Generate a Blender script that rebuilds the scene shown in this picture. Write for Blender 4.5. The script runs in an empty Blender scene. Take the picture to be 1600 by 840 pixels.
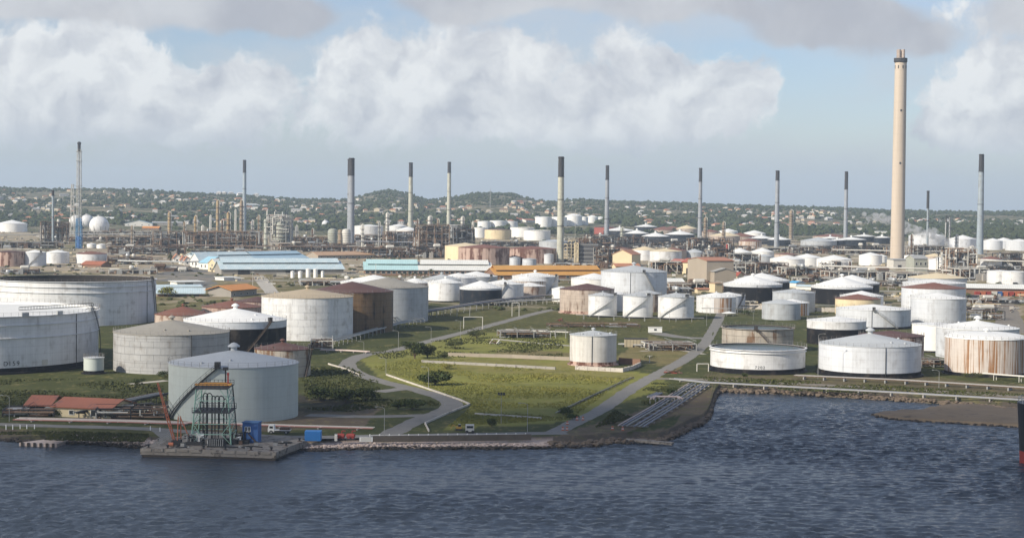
import bpy, bmesh, math, random
import numpy as np
from mathutils import Vector, Matrix, noise as mnoise
RND = random.Random(11)
PI = math.pi
sc = bpy.context.scene
COL = sc.collection
# ------------------------------------------------------------------ camera
F = 2700.0                      # focal length in pixels of the 1600 px wide photograph
CAM = Vector((0, 0, 52.5))
PITCH, ROLL = math.radians(2.08), math.radians(0.6)
CM = Matrix.Rotation(math.radians(90) - PITCH, 3, 'X') @ Matrix.Rotation(ROLL, 3, 'Z')
cd = bpy.data.cameras.new('camera'); cam = bpy.data.objects.new('camera', cd); COL.objects.link(cam)
cd.sensor_width = 36.0; cd.lens = 36.0 * F / 1600.0; cd.clip_start = 1.0; cd.clip_end = 40000.0
cam.matrix_world = Matrix.Translation(CAM) @ CM.to_4x4()
sc.camera = cam
# ------------------------------------------------------------------ light
SUN_AZ, SUN_EL = math.radians(54), math.radians(30)     # azimuth: left of straight behind the camera
SUN = Vector((-math.sin(SUN_AZ) * math.cos(SUN_EL), -math.cos(SUN_AZ) * math.cos(SUN_EL), math.sin(SUN_EL)))
ld = bpy.data.lights.new('sun', 'SUN'); ld.energy = 4.8; ld.angle = math.radians(0.6); ld.color = (1.0, 0.91, 0.76)
lo = bpy.data.objects.new('sun', ld); COL.objects.link(lo); lo.location = SUN * 500
lo.rotation_euler = SUN.to_track_quat('Z', 'Y').to_euler()
sc.view_settings.view_transform = 'Standard'; sc.view_settings.look = 'None'
sc.view_settings.exposure = 0.3; sc.view_settings.gamma = 1.0; sc.view_settings.use_curve_mapping = False
sc.cycles.use_denoising = True
sc.cycles.volume_bounces = 1
sc.cycles.max_bounces = 5
sc.cycles.transparent_max_bounces = 12

class NT:
    """small helper for node trees"""
    def __init__(s, tree): s.t = tree; s.n = tree.nodes; s.l = tree.links
    def new(s, typ, **kw):
        n = s.n.new(typ)
        for k, v in kw.items(): setattr(n, k, v)
        return n
    def put(s, sock, v):
        if isinstance(v, bpy.types.NodeSocket): s.l.new(v, sock)
        elif v is not None: sock.default_value = v
    def math(s, op, a, b=None, c=None, clamp=False):
        n = s.new('ShaderNodeMath', operation=op, use_clamp=clamp)
        s.put(n.inputs[0], a); s.put(n.inputs[1], b); s.put(n.inputs[2], c)
        return n.outputs[0]
    def vmath(s, op, a, b=None, scale=None):
        n = s.new('ShaderNodeVectorMath', operation=op)
        s.put(n.inputs[0], a); s.put(n.inputs[1], b)
        if scale is not None: s.put(n.inputs['Scale'], scale)
        return n.outputs['Value'] if op in ('LENGTH', 'DISTANCE', 'DOT_PRODUCT') else n.outputs[0]
    def noise(s, vec, scale, detail=4.0, rough=0.55, col=False):
        n = s.new('ShaderNodeTexNoise'); s.put(n.inputs['Vector'], vec)
        n.inputs['Scale'].default_value = scale; n.inputs['Detail'].default_value = detail; n.inputs['Roughness'].default_value = rough
        return n.outputs['Color' if col else 'Fac']
    def ramp(s, v, a, b, lo=0.0, hi=1.0, smooth=True):
        n = s.new('ShaderNodeMapRange', interpolation_type='SMOOTHSTEP' if smooth else 'LINEAR')
        s.put(n.inputs[0], v)
        for i, x in enumerate((a, b, lo, hi)): s.put(n.inputs[1 + i], x)
        return n.outputs[0]
    def mix(s, f, a, b, mode='MIX'):
        n = s.new('ShaderNodeMix', data_type='RGBA', blend_type=mode)
        s.put(n.inputs[0], f)
        for i, x in ((6, a), (7, b)):
            if isinstance(x, (tuple, list)) and len(x) == 3: x = (*x, 1)
            s.put(n.inputs[i], x)
        return n.outputs[2]
    def sep(s, v):
        n = s.new('ShaderNodeSeparateXYZ'); s.put(n.inputs[0], v); return n.outputs
    def comb(s, x, y, z):
        n = s.new('ShaderNodeCombineXYZ')
        for i, q in enumerate((x, y, z)): s.put(n.inputs[i], q)
        return n.outputs[0]

# ------------------------------------------------------------------ sky
w = bpy.data.worlds.new('World'); sc.world = w; w.use_nodes = True
N = NT(w.node_tree); N.n.clear()
out = N.new('ShaderNodeOutputWorld'); bg = N.new('ShaderNodeBackground')
STR = 0.1
bg.inputs[1].default_value = STR
sky = N.new('ShaderNodeTexSky', sky_type='NISHITA'); sky.sun_disc = False
sky.sun_elevation = SUN_EL
sky.sun_rotation = math.atan2(SUN.x, SUN.y)
sky.altitude = 20; sky.air_density = 1.0; sky.dust_density = 0.5; sky.ozone_density = 3.0
tc = N.new('ShaderNodeTexCoord')
d = N.sep(tc.outputs['Generated'])
az = N.math('ARCTAN2', d[0], d[1])
el = N.math('ARCSINE', d[2])
def cloud_layer(blobs, warp_scale, warp_amp, seed, detail_amp, gen_thr):
    """soft cloud cover: sum of blobs in (azimuth, elevation), warped and eroded by noise; noise clouds all around the rest of the sky"""
    p = N.comb(az, el, seed)
    wv = N.noise(p, warp_scale, 5.0, 0.6, col=True)
    wv = N.vmath('SCALE', N.vmath('SUBTRACT', wv, (0.5, 0.5, 0.5)), scale=warp_amp)
    q = N.vmath('ADD', p, wv)
    tot = None
    for (px, py, rx, ry, amp) in blobs:
        a = (px - 800) / F; e = (322 + (px - 800) * 0.0105 - py) / F
        v = N.vmath('SUBTRACT', q, (a, e, seed))
        v = N.vmath('MULTIPLY', v, (F / rx, F / ry, 0.0))
        r = N.vmath('LENGTH', v)
        g = N.ramp(r, 1.35, 0.25, 0.0, amp)
        tot = g if tot is None else N.math('ADD', tot, g)
    # all around: clouds of the same kind, from noise on the same dome
    gen = N.noise(N.comb(N.math('MULTIPLY', az, 1.0), N.math('MULTIPLY', el, 1.5), seed + 3.1), 7.0, 6.0, 0.55)
    gen = N.ramp(gen, gen_thr, gen_thr + 0.16, 0.0, 1.0)
    inview = N.math('MULTIPLY', N.ramp(N.math('ABSOLUTE', az), 0.36, 0.46, 0.0, 1.0), 1.0)
    above = N.ramp(el, 0.15, 0.24, 0.0, 1.0)
    side = N.math('MULTIPLY', N.math('MAXIMUM', inview, above), N.ramp(el, 0.02, 0.05, 0.0, 1.0))
    tot = N.math('ADD', N.math('MULTIPLY', tot, 1.0), N.math('MULTIPLY', gen, side))
    det = N.noise(q, 55.0, 7.0, 0.62)
    tot = N.math('ADD', tot, N.math('MULTIPLY', N.math('SUBTRACT', det, 0.5), detail_amp))
    return tot, q, det
cum = [(30, 140, 150, 85, 1.0), (170, 130, 140, 85, 1.0), (300, 160, 120, 80, 0.95), (390, 150, 60, 60, 0.7), (120, 205, 200, 45, 0.7), (330, 215, 130, 34, 0.6),
       (520, 120, 70, 70, 0.8), (600, 105, 100, 80, 1.0), (720, 120, 130, 85, 1.0), (830, 110, 80, 70, 0.9), (640, 190, 160, 50, 0.8), (820, 200, 140, 48, 0.8), (480, 180, 60, 50, 0.5),
       (985, 135, 100, 85, 1.0), (1085, 150, 85, 75, 1.0), (1140, 190, 60, 48, 0.6), (1010, 205, 150, 42, 0.7), (930, 170, 60, 60, 0.6),
       (1470, 150, 80, 75, 0.9), (1560, 130, 100, 95, 1.0), (1640, 140, 100, 95, 1.0), (1430, 205, 80, 40, 0.5), (1550, 205, 120, 40, 0.6), (1480, 15, 70, 40, 0.6)]
gry = [(60, 20, 260, 45, 1.0), (330, 30, 220, 48, 1.0), (450, 40, 90, 34, 0.8), (730, 5, 130, 40, 0.9), (900, 12, 240, 36, 0.9), (1080, 20, 100, 30, 0.6),
       (1250, 25, 130, 45, 0.9), (1350, 55, 110, 50, 1.0), (1440, 75, 60, 30, 0.7), (1590, 30, 120, 55, 1.0), (1240, 62, 90, 24, 0.4)]
c1, q1, d1 = cloud_layer(cum, 12.0, 0.075, 0.37, 1.9, 0.57)
c2, q2, d2 = cloud_layer(gry, 8.0, 0.05, 5.17, 0.5, 0.64)
m1 = N.math('MULTIPLY', N.ramp(c1, 0.26, 0.84), N.ramp(el, 0.010, 0.046, 0.25, 1.0))
m2 = N.ramp(c2, 0.26, 0.95)
big = N.noise(q1, 16.0, 5.0, 0.55)
# billows: where the cloud thins towards the sun it is lit, where it thickens it is shaded
nA = N.noise(q1, 24.0, 6.0, 0.52); nB = N.noise(N.vmath('ADD', q1, (-0.007, 0.011, 0.0)), 24.0, 6.0, 0.52)
lum = N.math('ADD', N.math('MULTIPLY', N.math('SUBTRACT', nA, nB), 3.2), N.math('ADD', 0.28, N.math('MULTIPLY', big, 0.75)), clamp=True)
elr = N.ramp(el, 0.018, 0.05)
lum = N.math('MULTIPLY', lum, N.math('ADD', N.math('MULTIPLY', elr, 0.6), 0.4))
ccol = N.mix(lum, (0.43, 0.45, 0.50), (0.74, 0.75, 0.75))
gl = N.ramp(N.noise(q2, 14.0, 5.0, 0.55), 0.3, 0.7)
gcol = N.mix(gl, (0.38, 0.39, 0.43), (0.55, 0.56, 0.58))
skc = N.mix(1.0, sky.outputs[0], (0.92, 0.90, 1.0), 'MULTIPLY')
inv = 1.0 / STR
def lift(c): return N.vmath('SCALE', c, scale=inv)
thin = N.ramp(N.noise(N.comb(az, N.math('MULTIPLY', el, 2.2), 2.2), 7.0, 6.0, 0.6), 0.36, 0.66, 0.05, 0.62)     # thin high veil over the whole sky
skc = N.mix(thin, skc, lift(N.comb(0.50, 0.525, 0.56)))
s1 = N.mix(N.math('MULTIPLY', m1, 0.92), skc, lift(ccol))
s2 = N.mix(N.math('MULTIPLY', m2, 0.92), s1, lift(gcol))
veil = N.mix(N.ramp(el, 0.0, 0.044, 0.62, 0.0, smooth=False), s2, lift(N.mix(N.ramp(el, 0.0, 0.06), (0.33, 0.40, 0.52), (0.40, 0.46, 0.56))))     # pale blue air low over the land, all round
N.l.new(veil, bg.inputs[0]); N.l.new(bg.outputs[0], out.inputs[0])

# ------------------------------------------------------------------ terrain and pixels
def interp(x, xs, ys):
    return float(np.interp(x, xs, ys))
HOR = lambda px: 322 + (px - 800) * math.tan(ROLL)
CREST = [(-900, 300), (-300, 294), (0, 290), (100, 292), (200, 292), (300, 298), (400, 303), (470, 308), (545, 307.5), (572, 299), (605, 293), (635, 298), (665, 309),
         (700, 306), (745, 298), (800, 299), (835, 309), (870, 311), (905, 307), (950, 311), (1050, 313), (1150, 317), (1300, 321), (1380, 325), (1480, 327), (1600, 327), (2500, 330)]
CXS = [c[0] for c in CREST]
YC = 4300.0
LZ = 1.6          # level of the land above the water
CZS = [52.5 + (HOR(c[0]) - (c[1] + 4.5)) / F * YC for c in CREST]
def ease(t): t = min(max(t, 0), 1); return t * t * (3 - 2 * t)
def terr(x, y):
    z = LZ + 0.0085 * min(max(y - 700, 0), 1700)
    if y > 2400:
        px = 800 + F * x / y
        cz = interp(px, CXS, CZS)
        if y < YC:
            t = (y - 2400) / (YC - 2400)
            z += (cz - z) * (0.55 * t + 0.45 * ease(t))
            z += (mnoise.noise(Vector((x * 0.004, y * 0.004, 1.7)))) * 7 * math.sin(PI * t)
        else:
            z = cz + (25 - cz) * ease((y - YC) / 2500)
    return z
def ray(px, py):
    return (CM @ Vector(((px - 800) / F, -(py - 420) / F, -1.0)))
def P(px, py, dz=0.0):
    """where the line of sight through a pixel meets the ground"""
    v = ray(px, py); t = 200.0; step = 1.02
    f = lambda t: CAM.z + t * v.z - terr(t * v.x, t * v.y) - dz
    while f(t) > 0 and t < 12000: t *= step
    a, b = t / step, t
    for _ in range(30):
        m = (a + b) / 2
        if f(m) > 0: a = m
        else: b = m
    return Vector((b * v.x, b * v.y, terr(b * v.x, b * v.y) + dz))
def PZ(px, py, z):
    v = ray(px, py); t = (z - CAM.z) / v.z
    return Vector((t * v.x, t * v.y, z))
def PX(p):
    q = CM.transposed() @ (Vector(p) - CAM)
    return 800 + F * q.x / -q.z, 420 - F * q.y / -q.z
def sc_at(p): return (CM.transposed() @ (Vector(p) - CAM)).z / -F      # metres per photo pixel

# ------------------------------------------------------------------ materials
MATS = {}
def base_mat(name):
    m = bpy.data.materials.new(name); m.use_nodes = True
    n = NT(m.node_tree); b = n.n['Principled BSDF']
    return m, n, b
def geo(n): return n.new('ShaderNodeNewGeometry')
def mat(name, col, rough=0.7, metal=0.0, var=0.2, scale=0.4, col2=None, thr=0.55, bump=0.0, spec=0.3, fine=0.0):
    """plain weathered surface: tone varies with world position; col2 shows in patches"""
    if name in MATS: return MATS[name]
    m, n, b = base_mat(name)
    pos = geo(n).outputs['Position']
    oi = n.new('ShaderNodeObjectInfo')
    a = n.noise(pos, scale, 5.0, 0.6)
    f = n.math('ADD', n.math('MULTIPLY', n.math('SUBTRACT', a, 0.5), 2 * var), 1.0)
    f = n.math('ADD', f, n.math('MULTIPLY', n.math('SUBTRACT', oi.outputs['Random'], 0.5), var * 0.5))
    c = n.vmath('SCALE', n.new('ShaderNodeRGB').outputs[0], scale=f)
    n.n['RGB'].outputs[0].default_value = (*col, 1)
    if col2:
        k = n.ramp(n.noise(pos, scale * 2.3, 6.0, 0.65), thr, thr + 0.12)
        c = n.mix(k, c, col2)
    n.l.new(c, b.inputs['Base Color'])
    b.inputs['Roughness'].default_value = rough; b.inputs['Metallic'].default_value = metal
    b.inputs['Specular IOR Level'].default_value = spec
    if bump:
        bn = n.new('ShaderNodeBump'); bn.inputs['Strength'].default_value = bump; bn.inputs['Distance'].default_value = 0.3
        n.l.new(n.noise(pos, fine or scale * 6, 4.0), bn.inputs['Height']); n.l.new(bn.outputs[0], b.inputs['Normal'])
    MATS[name] = m
    return m
def tank_mat(name, col, rust=0.0, rustcol=(0.23, 0.10, 0.05), streak=0.3, course=2.4, var=0.16, dirt=0.25, rough=0.55, seam=0.93, vert=False):
    """painted steel plate: vertical dirt and rust streaks, course seams"""
    if name in MATS: return MATS[name]
    m, n, b = base_mat(name)
    g = geo(n); pos = g.outputs['Position']; oi = n.new('ShaderNodeObjectInfo')
    off = n.comb(n.math('MULTIPLY', oi.outputs['Random'], 37.0), 0.0, 0.0)
    p2 = n.vmath('MULTIPLY', pos, (1, 1, 0.07))
    st = n.noise(p2, 0.30, 7.0, 0.68)
    st2 = n.noise(n.vmath('MULTIPLY', pos, (1, 1, 0.025)), 1.6, 4.0, 0.6)
    bl = n.noise(pos, 0.16, 5.0, 0.6)
    f = n.math('ADD', 1.0, n.math('MULTIPLY', n.math('SUBTRACT', bl, 0.5), 2 * var))
    f = n.math('ADD', f, n.math('MULTIPLY', n.math('SUBTRACT', st2, 0.5), -streak))
    f = n.math('ADD', f, n.math('MULTIPLY', n.math('SUBTRACT', oi.outputs['Random'], 0.5), 0.10))
    rgb = n.new('ShaderNodeRGB'); rgb.outputs[0].default_value = (*col, 1)
    c = n.vmath('SCALE', rgb.outputs[0], scale=f)
    if dirt:
        dk = n.ramp(n.math('MULTIPLY', st, n.noise(pos, 0.35, 4.0)), 0.24, 0.42, 0.0, dirt)
        c = n.mix(dk, c, (0.17, 0.14, 0.11))
    if rust:
        k = n.math('ADD', n.math('MULTIPLY', st2 if vert else st, 0.65), n.math('MULTIPLY', st if vert else bl, 0.35))
        t = 0.80 - 0.48 * rust
        k = n.ramp(k, t, t + 0.08)
        rc = n.mix(n.noise(pos, 0.9, 5.0, 0.7), rustcol, tuple(x * 0.45 for x in rustcol))
        c = n.mix(k, c, rc)
    z = n.sep(pos)[2]
    fr = n.math('FRACT', n.math('DIVIDE', z, course))
    ln = n.ramp(n.math('ABSOLUTE', n.math('SUBTRACT', fr, 0.5)), 0.44, 0.5, 1.0, seam)
    c = n.vmath('SCALE', c, scale=ln)
    n.l.new(c, b.inputs['Base Color']); b.inputs['Roughness'].default_value = rough
    b.inputs['Specular IOR Level'].default_value = 0.35 if sum(col) > 0.25 else 0.06
    bn = n.new('ShaderNodeBump'); bn.inputs['Strength'].default_value = 0.25; bn.inputs['Distance'].default_value = 0.15
    hh = n.math('ADD', n.noise(pos, 0.5, 2.0), n.math('MULTIPLY', ln, 0.6))
    n.l.new(hh, bn.inputs['Height']); n.l.new(bn.outputs[0], b.inputs['Normal'])
    MATS[name] = m
    return m
def roof_mat(name, col, col2=None, thr=0.5, var=0.15, rough=0.6):
    """roof plates: radial seams from the slope direction, patches of wear"""
    if name in MATS: return MATS[name]
    m, n, b = base_mat(name)
    g = geo(n); pos = g.outputs['Position']
    nm = n.sep(g.outputs['Normal'])
    ang = n.math('ARCTAN2', nm[1], nm[0])
    rad = n.noise(n.comb(n.math('MULTIPLY', ang, 9.0), 0.0, 0.0), 1.0, 3.0)
    bl = n.noise(pos, 0.22, 5.0, 0.62)
    f = n.math('ADD', 1.0, n.math('MULTIPLY', n.math('SUBTRACT', bl, 0.5), 2 * var))
    f = n.math('ADD', f, n.math('MULTIPLY', n.math('SUBTRACT', rad, 0.5), var))
    rgb = n.new('ShaderNodeRGB'); rgb.outputs[0].default_value = (*col, 1)
    c = n.vmath('SCALE', rgb.outputs[0], scale=f)
    if col2:
        k = n.ramp(n.math('ADD', n.math('MULTIPLY', n.noise(pos, 0.45, 6.0, 0.7), 0.7), n.math('MULTIPLY', rad, 0.3)), thr, thr + 0.14)
        c = n.mix(k, c, col2)
    n.l.new(c, b.inputs['Base Color']); b.inputs['Roughness'].default_value = rough
    b.inputs['Specular IOR Level'].default_value = 0.3
    MATS[name] = m
    return m
def sheet_mat(name, col, axis='u', pitch=1.0, col2=None, thr=0.6, rough=0.55):
    """ribbed metal sheet / tiles: fine ribs plus weathering"""
    if name in MATS: return MATS[name]
    m, n, b = base_mat(name)
    t = n.new('ShaderNodeTexCoord'); o = n.sep(t.outputs['Object']); pos = geo(n).outputs['Position']
    rib = n.math('FRACT', n.math('DIVIDE', o[0 if axis == 'u' else 1], pitch))
    rib = n.ramp(n.math('ABSOLUTE', n.math('SUBTRACT', rib, 0.5)), 0.3, 0.5, 1.0, 0.82)
    bl = n.noise(pos, 0.25, 5.0, 0.6)
    f = n.math('MULTIPLY', rib, n.math('ADD', 0.82, n.math('MULTIPLY', bl, 0.36)))
    rgb = n.new('ShaderNodeRGB'); rgb.outputs[0].default_value = (*col, 1)
    c = n.vmath('SCALE', rgb.outputs[0], scale=f)
    if col2:
        k = n.ramp(n.noise(n.vmath('MULTIPLY', pos, (1, 0.5, 0.5)), 0.35, 6.0, 0.7), thr, thr + 0.15)
        c = n.mix(k, c, col2)
    n.l.new(c, b.inputs['Base Color']); b.inputs['Roughness'].default_value = rough
    MATS[name] = m
    return m
# ------------------------------------------------------------------ mesh building
class MB:
    def __init__(s): s.v = []; s.f = []; s.m = []; s.smooth = False
    def add(s, vs, fs, mi=0):
        o = len(s.v); s.v.extend(tuple(x) for x in vs); s.f.extend(tuple(i + o for i in f) for f in fs); s.m.extend([mi] * len(fs)); return s
    def box(s, c, size, rz=0.0, mi=0):
        hx, hy, hz = size[0] / 2, size[1] / 2, size[2] / 2; ca, sa = math.cos(rz), math.sin(rz)
        vs = []
        for z in (-hz, hz):
            for x, y in ((-hx, -hy), (hx, -hy), (hx, hy), (-hx, hy)):
                vs.append((c[0] + x * ca - y * sa, c[1] + x * sa + y * ca, c[2] + z))
        return s.add(vs, [(3, 2, 1, 0), (4, 5, 6, 7), (0, 1, 5, 4), (1, 2, 6, 5), (2, 3, 7, 6), (3, 0, 4, 7)], mi)
    def beam(s, a, b, w, h=None, mi=0):
        a, b = Vector(a), Vector(b); h = h or w; d = (b - a)
        if d.length < 1e-6: return s
        d.normalize(); u = d.cross(Vector((0, 0, 1)))
        if u.length < 1e-3: u = Vector((1, 0, 0))
        u.normalize(); t = u.cross(d)
        vs = [p + u * (i * w / 2) + t * (j * h / 2) for p in (a, b) for i, j in ((-1, -1), (1, -1), (1, 1), (-1, 1))]
        return s.add(vs, [(3, 2, 1, 0), (4, 5, 6, 7), (0, 1, 5, 4), (1, 2, 6, 5), (2, 3, 7, 6), (3, 0, 4, 7)], mi)
    def tube(s, a, b, r0, r1=None, n=8, cap=True, mi=0):
        a, b = Vector(a), Vector(b); r1 = r0 if r1 is None else r1; d = (b - a)
        if d.length < 1e-6: return s
        d.normalize(); u = d.cross(Vector((0, 0, 1)))
        if u.length < 1e-3: u = Vector((1, 0, 0))
        u.normalize(); t = d.cross(u); s.smooth = True
        vs = [p + (u * math.cos(2 * PI * k / n) + t * math.sin(2 * PI * k / n)) * r for p, r in ((a, r0), (b, r1)) for k in range(n)]
        fs = [(k, (k + 1) % n, n + (k + 1) % n, n + k) for k in range(n)]
        if cap: fs += [tuple(range(n - 1, -1, -1)), tuple(range(n, 2 * n))]
        return s.add(vs, fs, mi)
    def path(s, pts, r, n=8, mi=0):
        for a, b in zip(pts, pts[1:]): s.tube(a, b, r, n=n, mi=mi)
        return s
    def lathe(s, prof, n=32, c=(0, 0, 0), closed=False, a0=0.0, mi=0):
        vs = []; fs = []; s.smooth = True
        for r, z in prof:
            for k in range(n):
                a = a0 + 2 * PI * k / n; vs.append((c[0] + r * math.cos(a), c[1] + r * math.sin(a), c[2] + z))
        for i in range(len(prof) - 1):
            for k in range(n):
                q = (i * n + k, i * n + (k + 1) % n, (i + 1) * n + (k + 1) % n, (i + 1) * n + k); fs.append(q)
        if closed: fs.append(tuple(range((len(prof) - 1) * n, len(prof) * n)))
        return s.add(vs, fs, mi)
    def prism(s, poly, z0, z1, mi=0):
        n = len(poly); ar = sum(poly[i][0] * poly[(i + 1) % n][1] - poly[(i + 1) % n][0] * poly[i][1] for i in range(n))
        if ar < 0: poly = poly[::-1]
        vs = [(p[0], p[1], z0) for p in poly] + [(p[0], p[1], z1) for p in poly]
        fs = [tuple(range(n - 1, -1, -1)), tuple(range(n, 2 * n))] + [(i, (i + 1) % n, n + (i + 1) % n, n + i) for i in range(n)]
        return s.add(vs, fs, mi)
    def mesh(s, name, mats):
        me = bpy.data.meshes.new(name); me.from_pydata(s.v, [], s.f)
        for m in (mats if isinstance(mats, (list, tuple)) else [mats]): me.materials.append(m)
        if isinstance(mats, (list, tuple)): me.polygons.foreach_set('material_index', s.m)
        if s.smooth:
            me.polygons.foreach_set('use_smooth', [True] * len(me.polygons)); me.set_sharp_from_angle(angle=math.radians(32))
        me.update(); return me
    def build(s, name, mats, parent=None, loc=None):
        return link(name, s.mesh(name, mats), parent, loc)
def link(name, me, parent=None, loc=None, rz=0.0):
    o = bpy.data.objects.new(name, me); COL.objects.link(o)
    if parent: o.parent = parent
    if loc is not None: o.location = loc
    if rz: o.rotation_euler = (0, 0, rz)
    return o
def tag(o, label, cat, group=None):
    o['label'] = label; o['category'] = cat
    if group: o['group'] = group
    return o
def thing(name, label, cat, loc=(0, 0, 0), rz=0.0, group=None):
    o = link(name, None, None, loc, rz); o.empty_display_size = 1.0
    return tag(o, label, cat, group)
def structure(o): o['kind'] = 'structure'; return o
def stuff(o, label=None, cat=None):
    o['kind'] = 'stuff'
    if label: o['label'] = label; o['category'] = cat
    return o
def copy_tree(o, parent=None):
    c = o.copy(); COL.objects.link(c); c.parent = parent
    for ch in list(o.children): copy_tree(ch, c)
    return c
# common materials
M_STEEL = mat('galvanised_steel', (0.30, 0.30, 0.29), 0.6, 0.0, 0.25, 0.8, (0.18, 0.10, 0.06), 0.62)
M_DARK = mat('dark_steel', (0.035, 0.035, 0.037), 0.6, 0, 0.3, 0.6)
M_RUSTY = mat('rusty_steel', (0.125, 0.078, 0.053), 0.8, 0, 0.4, 0.5, (0.24, 0.185, 0.15), 0.55)
M_PALE = mat('pale_pipe_paint', (0.55, 0.53, 0.48), 0.5, 0, 0.2, 0.5, (0.22, 0.12, 0.07), 0.64)
M_SILVER = mat('silver_insulation', (0.42, 0.43, 0.43), 0.45, 0.3, 0.2, 0.5, (0.25, 0.17, 0.11), 0.62)
M_CREAM = mat('cream_render', (0.62, 0.52, 0.34), 0.85, 0, 0.12, 0.3)
M_WHITEW = mat('white_render', (0.70, 0.68, 0.63), 0.85, 0, 0.12, 0.3)
M_CONC = mat('concrete', (0.33, 0.31, 0.28), 0.9, 0, 0.25, 0.5, (0.18, 0.16, 0.14), 0.6, bump=0.3)
M_GLASS = mat('dark_window_glass', (0.03, 0.035, 0.04), 0.15, 0, 0.2, 0.5)
M_WHITE = mat('white_paint', (0.75, 0.75, 0.72), 0.5, 0, 0.1, 0.5)
M_ORANGE = mat('orange_paint', (0.42, 0.135, 0.07), 0.65, 0, 0.3, 0.8, (0.25, 0.12, 0.08), 0.6)
M_RED = mat('red_paint', (0.30, 0.055, 0.045), 0.6, 0, 0.3, 0.8)
M_GREEN = mat('pale_green_paint', (0.27, 0.44, 0.35), 0.6, 0, 0.2, 0.8, (0.12, 0.10, 0.08), 0.62)
M_BLUE = mat('blue_paint', (0.04, 0.11, 0.29), 0.6, 0, 0.25, 0.8, (0.08, 0.09, 0.13), 0.62)
M_BARK = mat('bark', (0.12, 0.085, 0.06), 0.9, 0, 0.3, 2.0)
# ================================================================== GROUND
SHORE = [(-1500, 640), (-700, 668), (-300, 678), (0, 687), (40, 690), (90, 692), (130, 693), (200, 698), (240, 701), (300, 703), (440, 703), (470, 704), (560, 702), (640, 701), (760, 701), (860, 700),
         (920, 698), (960, 694), (1000, 692), (1030, 694), (1046, 688), (1060, 681), (1078, 671), (1096, 664), (1106, 655), (1110, 645), (1112, 634), (1117, 622), (1124, 613),
         (1200, 615), (1300, 620), (1380, 625), (1440, 629), (1500, 634), (1600, 645), (1900, 665), (2600, 690)]
shore_pts = [PZ(px, py, 0.0) for px, py in SHORE]
SU = [p.x / p.y for p in shore_pts]; SY = [p.y for p in shore_pts]
for i in range(1, len(SU)):
    if SU[i] <= SU[i - 1]: SU[i] = SU[i - 1] + 1e-4
def pip(px, py, poly):
    inside = np.zeros(px.shape, bool); n = len(poly); j = n - 1
    for i in range(n):
        xi, yi = poly[i]; xj, yj = poly[j]
        c = ((yi > py) != (yj > py)) & (px < (xj - xi) * (py - yi) / (yj - yi + 1e-9) + xi)
        inside ^= c; j = i
    return inside
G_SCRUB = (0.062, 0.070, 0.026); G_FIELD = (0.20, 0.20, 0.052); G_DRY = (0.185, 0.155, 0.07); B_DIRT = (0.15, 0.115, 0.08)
Y_YARD = (0.38, 0.315, 0.225); BEIGE = (0.33, 0.265, 0.19); DARKS = (0.055, 0.05, 0.04); HILLG = (0.05, 0.062, 0.032); ASPH = (0.17, 0.17, 0.17)
ZONES = [
    ([(-400, 470), (2000, 470), (2000, 420), (-400, 420)], G_DRY),
    ([(-400, 428), (2000, 432), (2000, 340), (-400, 340)], Y_YARD),
    ([(560, 560), (640, 540), (720, 522), (890, 520), (890, 575), (1010, 580), (1050, 600), (900, 658), (690, 672), (735, 634), (600, 592)], G_FIELD),
    ([(690, 560), (890, 565), (1000, 585), (960, 600), (700, 578)], (0.215, 0.195, 0.06)),
    ([(780, 545), (890, 550), (890, 562), (770, 556)], G_DRY),
    ([(1100, 548), (1000, 520), (960, 560), (1060, 575)], G_DRY),
    ([(600, 500), (860, 460), (1100, 500), (1000, 530), (760, 520)], (0.085, 0.085, 0.03)),
    ([(440, 628), (600, 632), (570, 668), (430, 676), (300, 676), (330, 655)], B_DIRT),
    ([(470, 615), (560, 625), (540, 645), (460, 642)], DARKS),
    ([(1000, 640), (1050, 632), (1095, 600), (1125, 607), (1112, 640), (1065, 684), (1000, 694), (880, 694), (870, 676)], B_DIRT),
    ([(930, 690), (1000, 664), (1060, 650), (1050, 665), (1000, 676)], G_SCRUB),
    ([(1100, 612), (1700, 650), (1700, 606), (1440, 590), (1100, 585)], (0.12, 0.10, 0.06)),
    ([(1100, 606), (1700, 640), (1700, 630), (1100, 600)], G_SCRUB),
    ([(1480, 520), (1470, 440), (1700, 440), (1700, 560)], G_DRY),
    ([(1530, 480), (1560, 455), (1590, 455), (1600, 505)], BEIGE),
    ([(240, 484), (440, 484), (440, 462), (240, 462)], (0.14, 0.125, 0.045)),
    ([(240, 440), (330, 450), (345, 420), (260, 412)], ASPH),
    ([(-50, 620), (60, 645), (240, 640), (250, 600), (160, 590), (-50, 590)], G_SCRUB),
    ([(-50, 690), (240, 700), (240, 672), (-50, 670)], (0.085, 0.085, 0.03)),
    ([(150, 402), (300, 410), (330, 390), (150, 380)], BEIGE),
    ([(0, 386), (120, 392), (120, 380), (0, 378)], (0.13, 0.13, 0.05)),
    ([(430, 372), (560, 372), (560, 352), (430, 352)], (0.17, 0.16, 0.07)),
    ([(830, 368), (1000, 368), (1000, 350), (830, 350)], (0.15, 0.15, 0.08)),
]
us = np.concatenate([np.linspace(-1.3, -0.34, 26)[:-1], np.linspace(-0.34, 0.34, 420), np.linspace(0.34, 1.3, 26)[1:]])
verts = []; nrow = 0
prof = [(0.0, -0.9), (0.5, 0.25), (3.0, 0.45), (6.0, 0.7), (8.0, LZ - 0.1), (9.0, LZ)]
t1 = np.linspace(0, 1, 190); t2 = np.linspace(0, 1, 60)[1:]; t3 = np.linspace(0, 1, 18)[1:]
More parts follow.
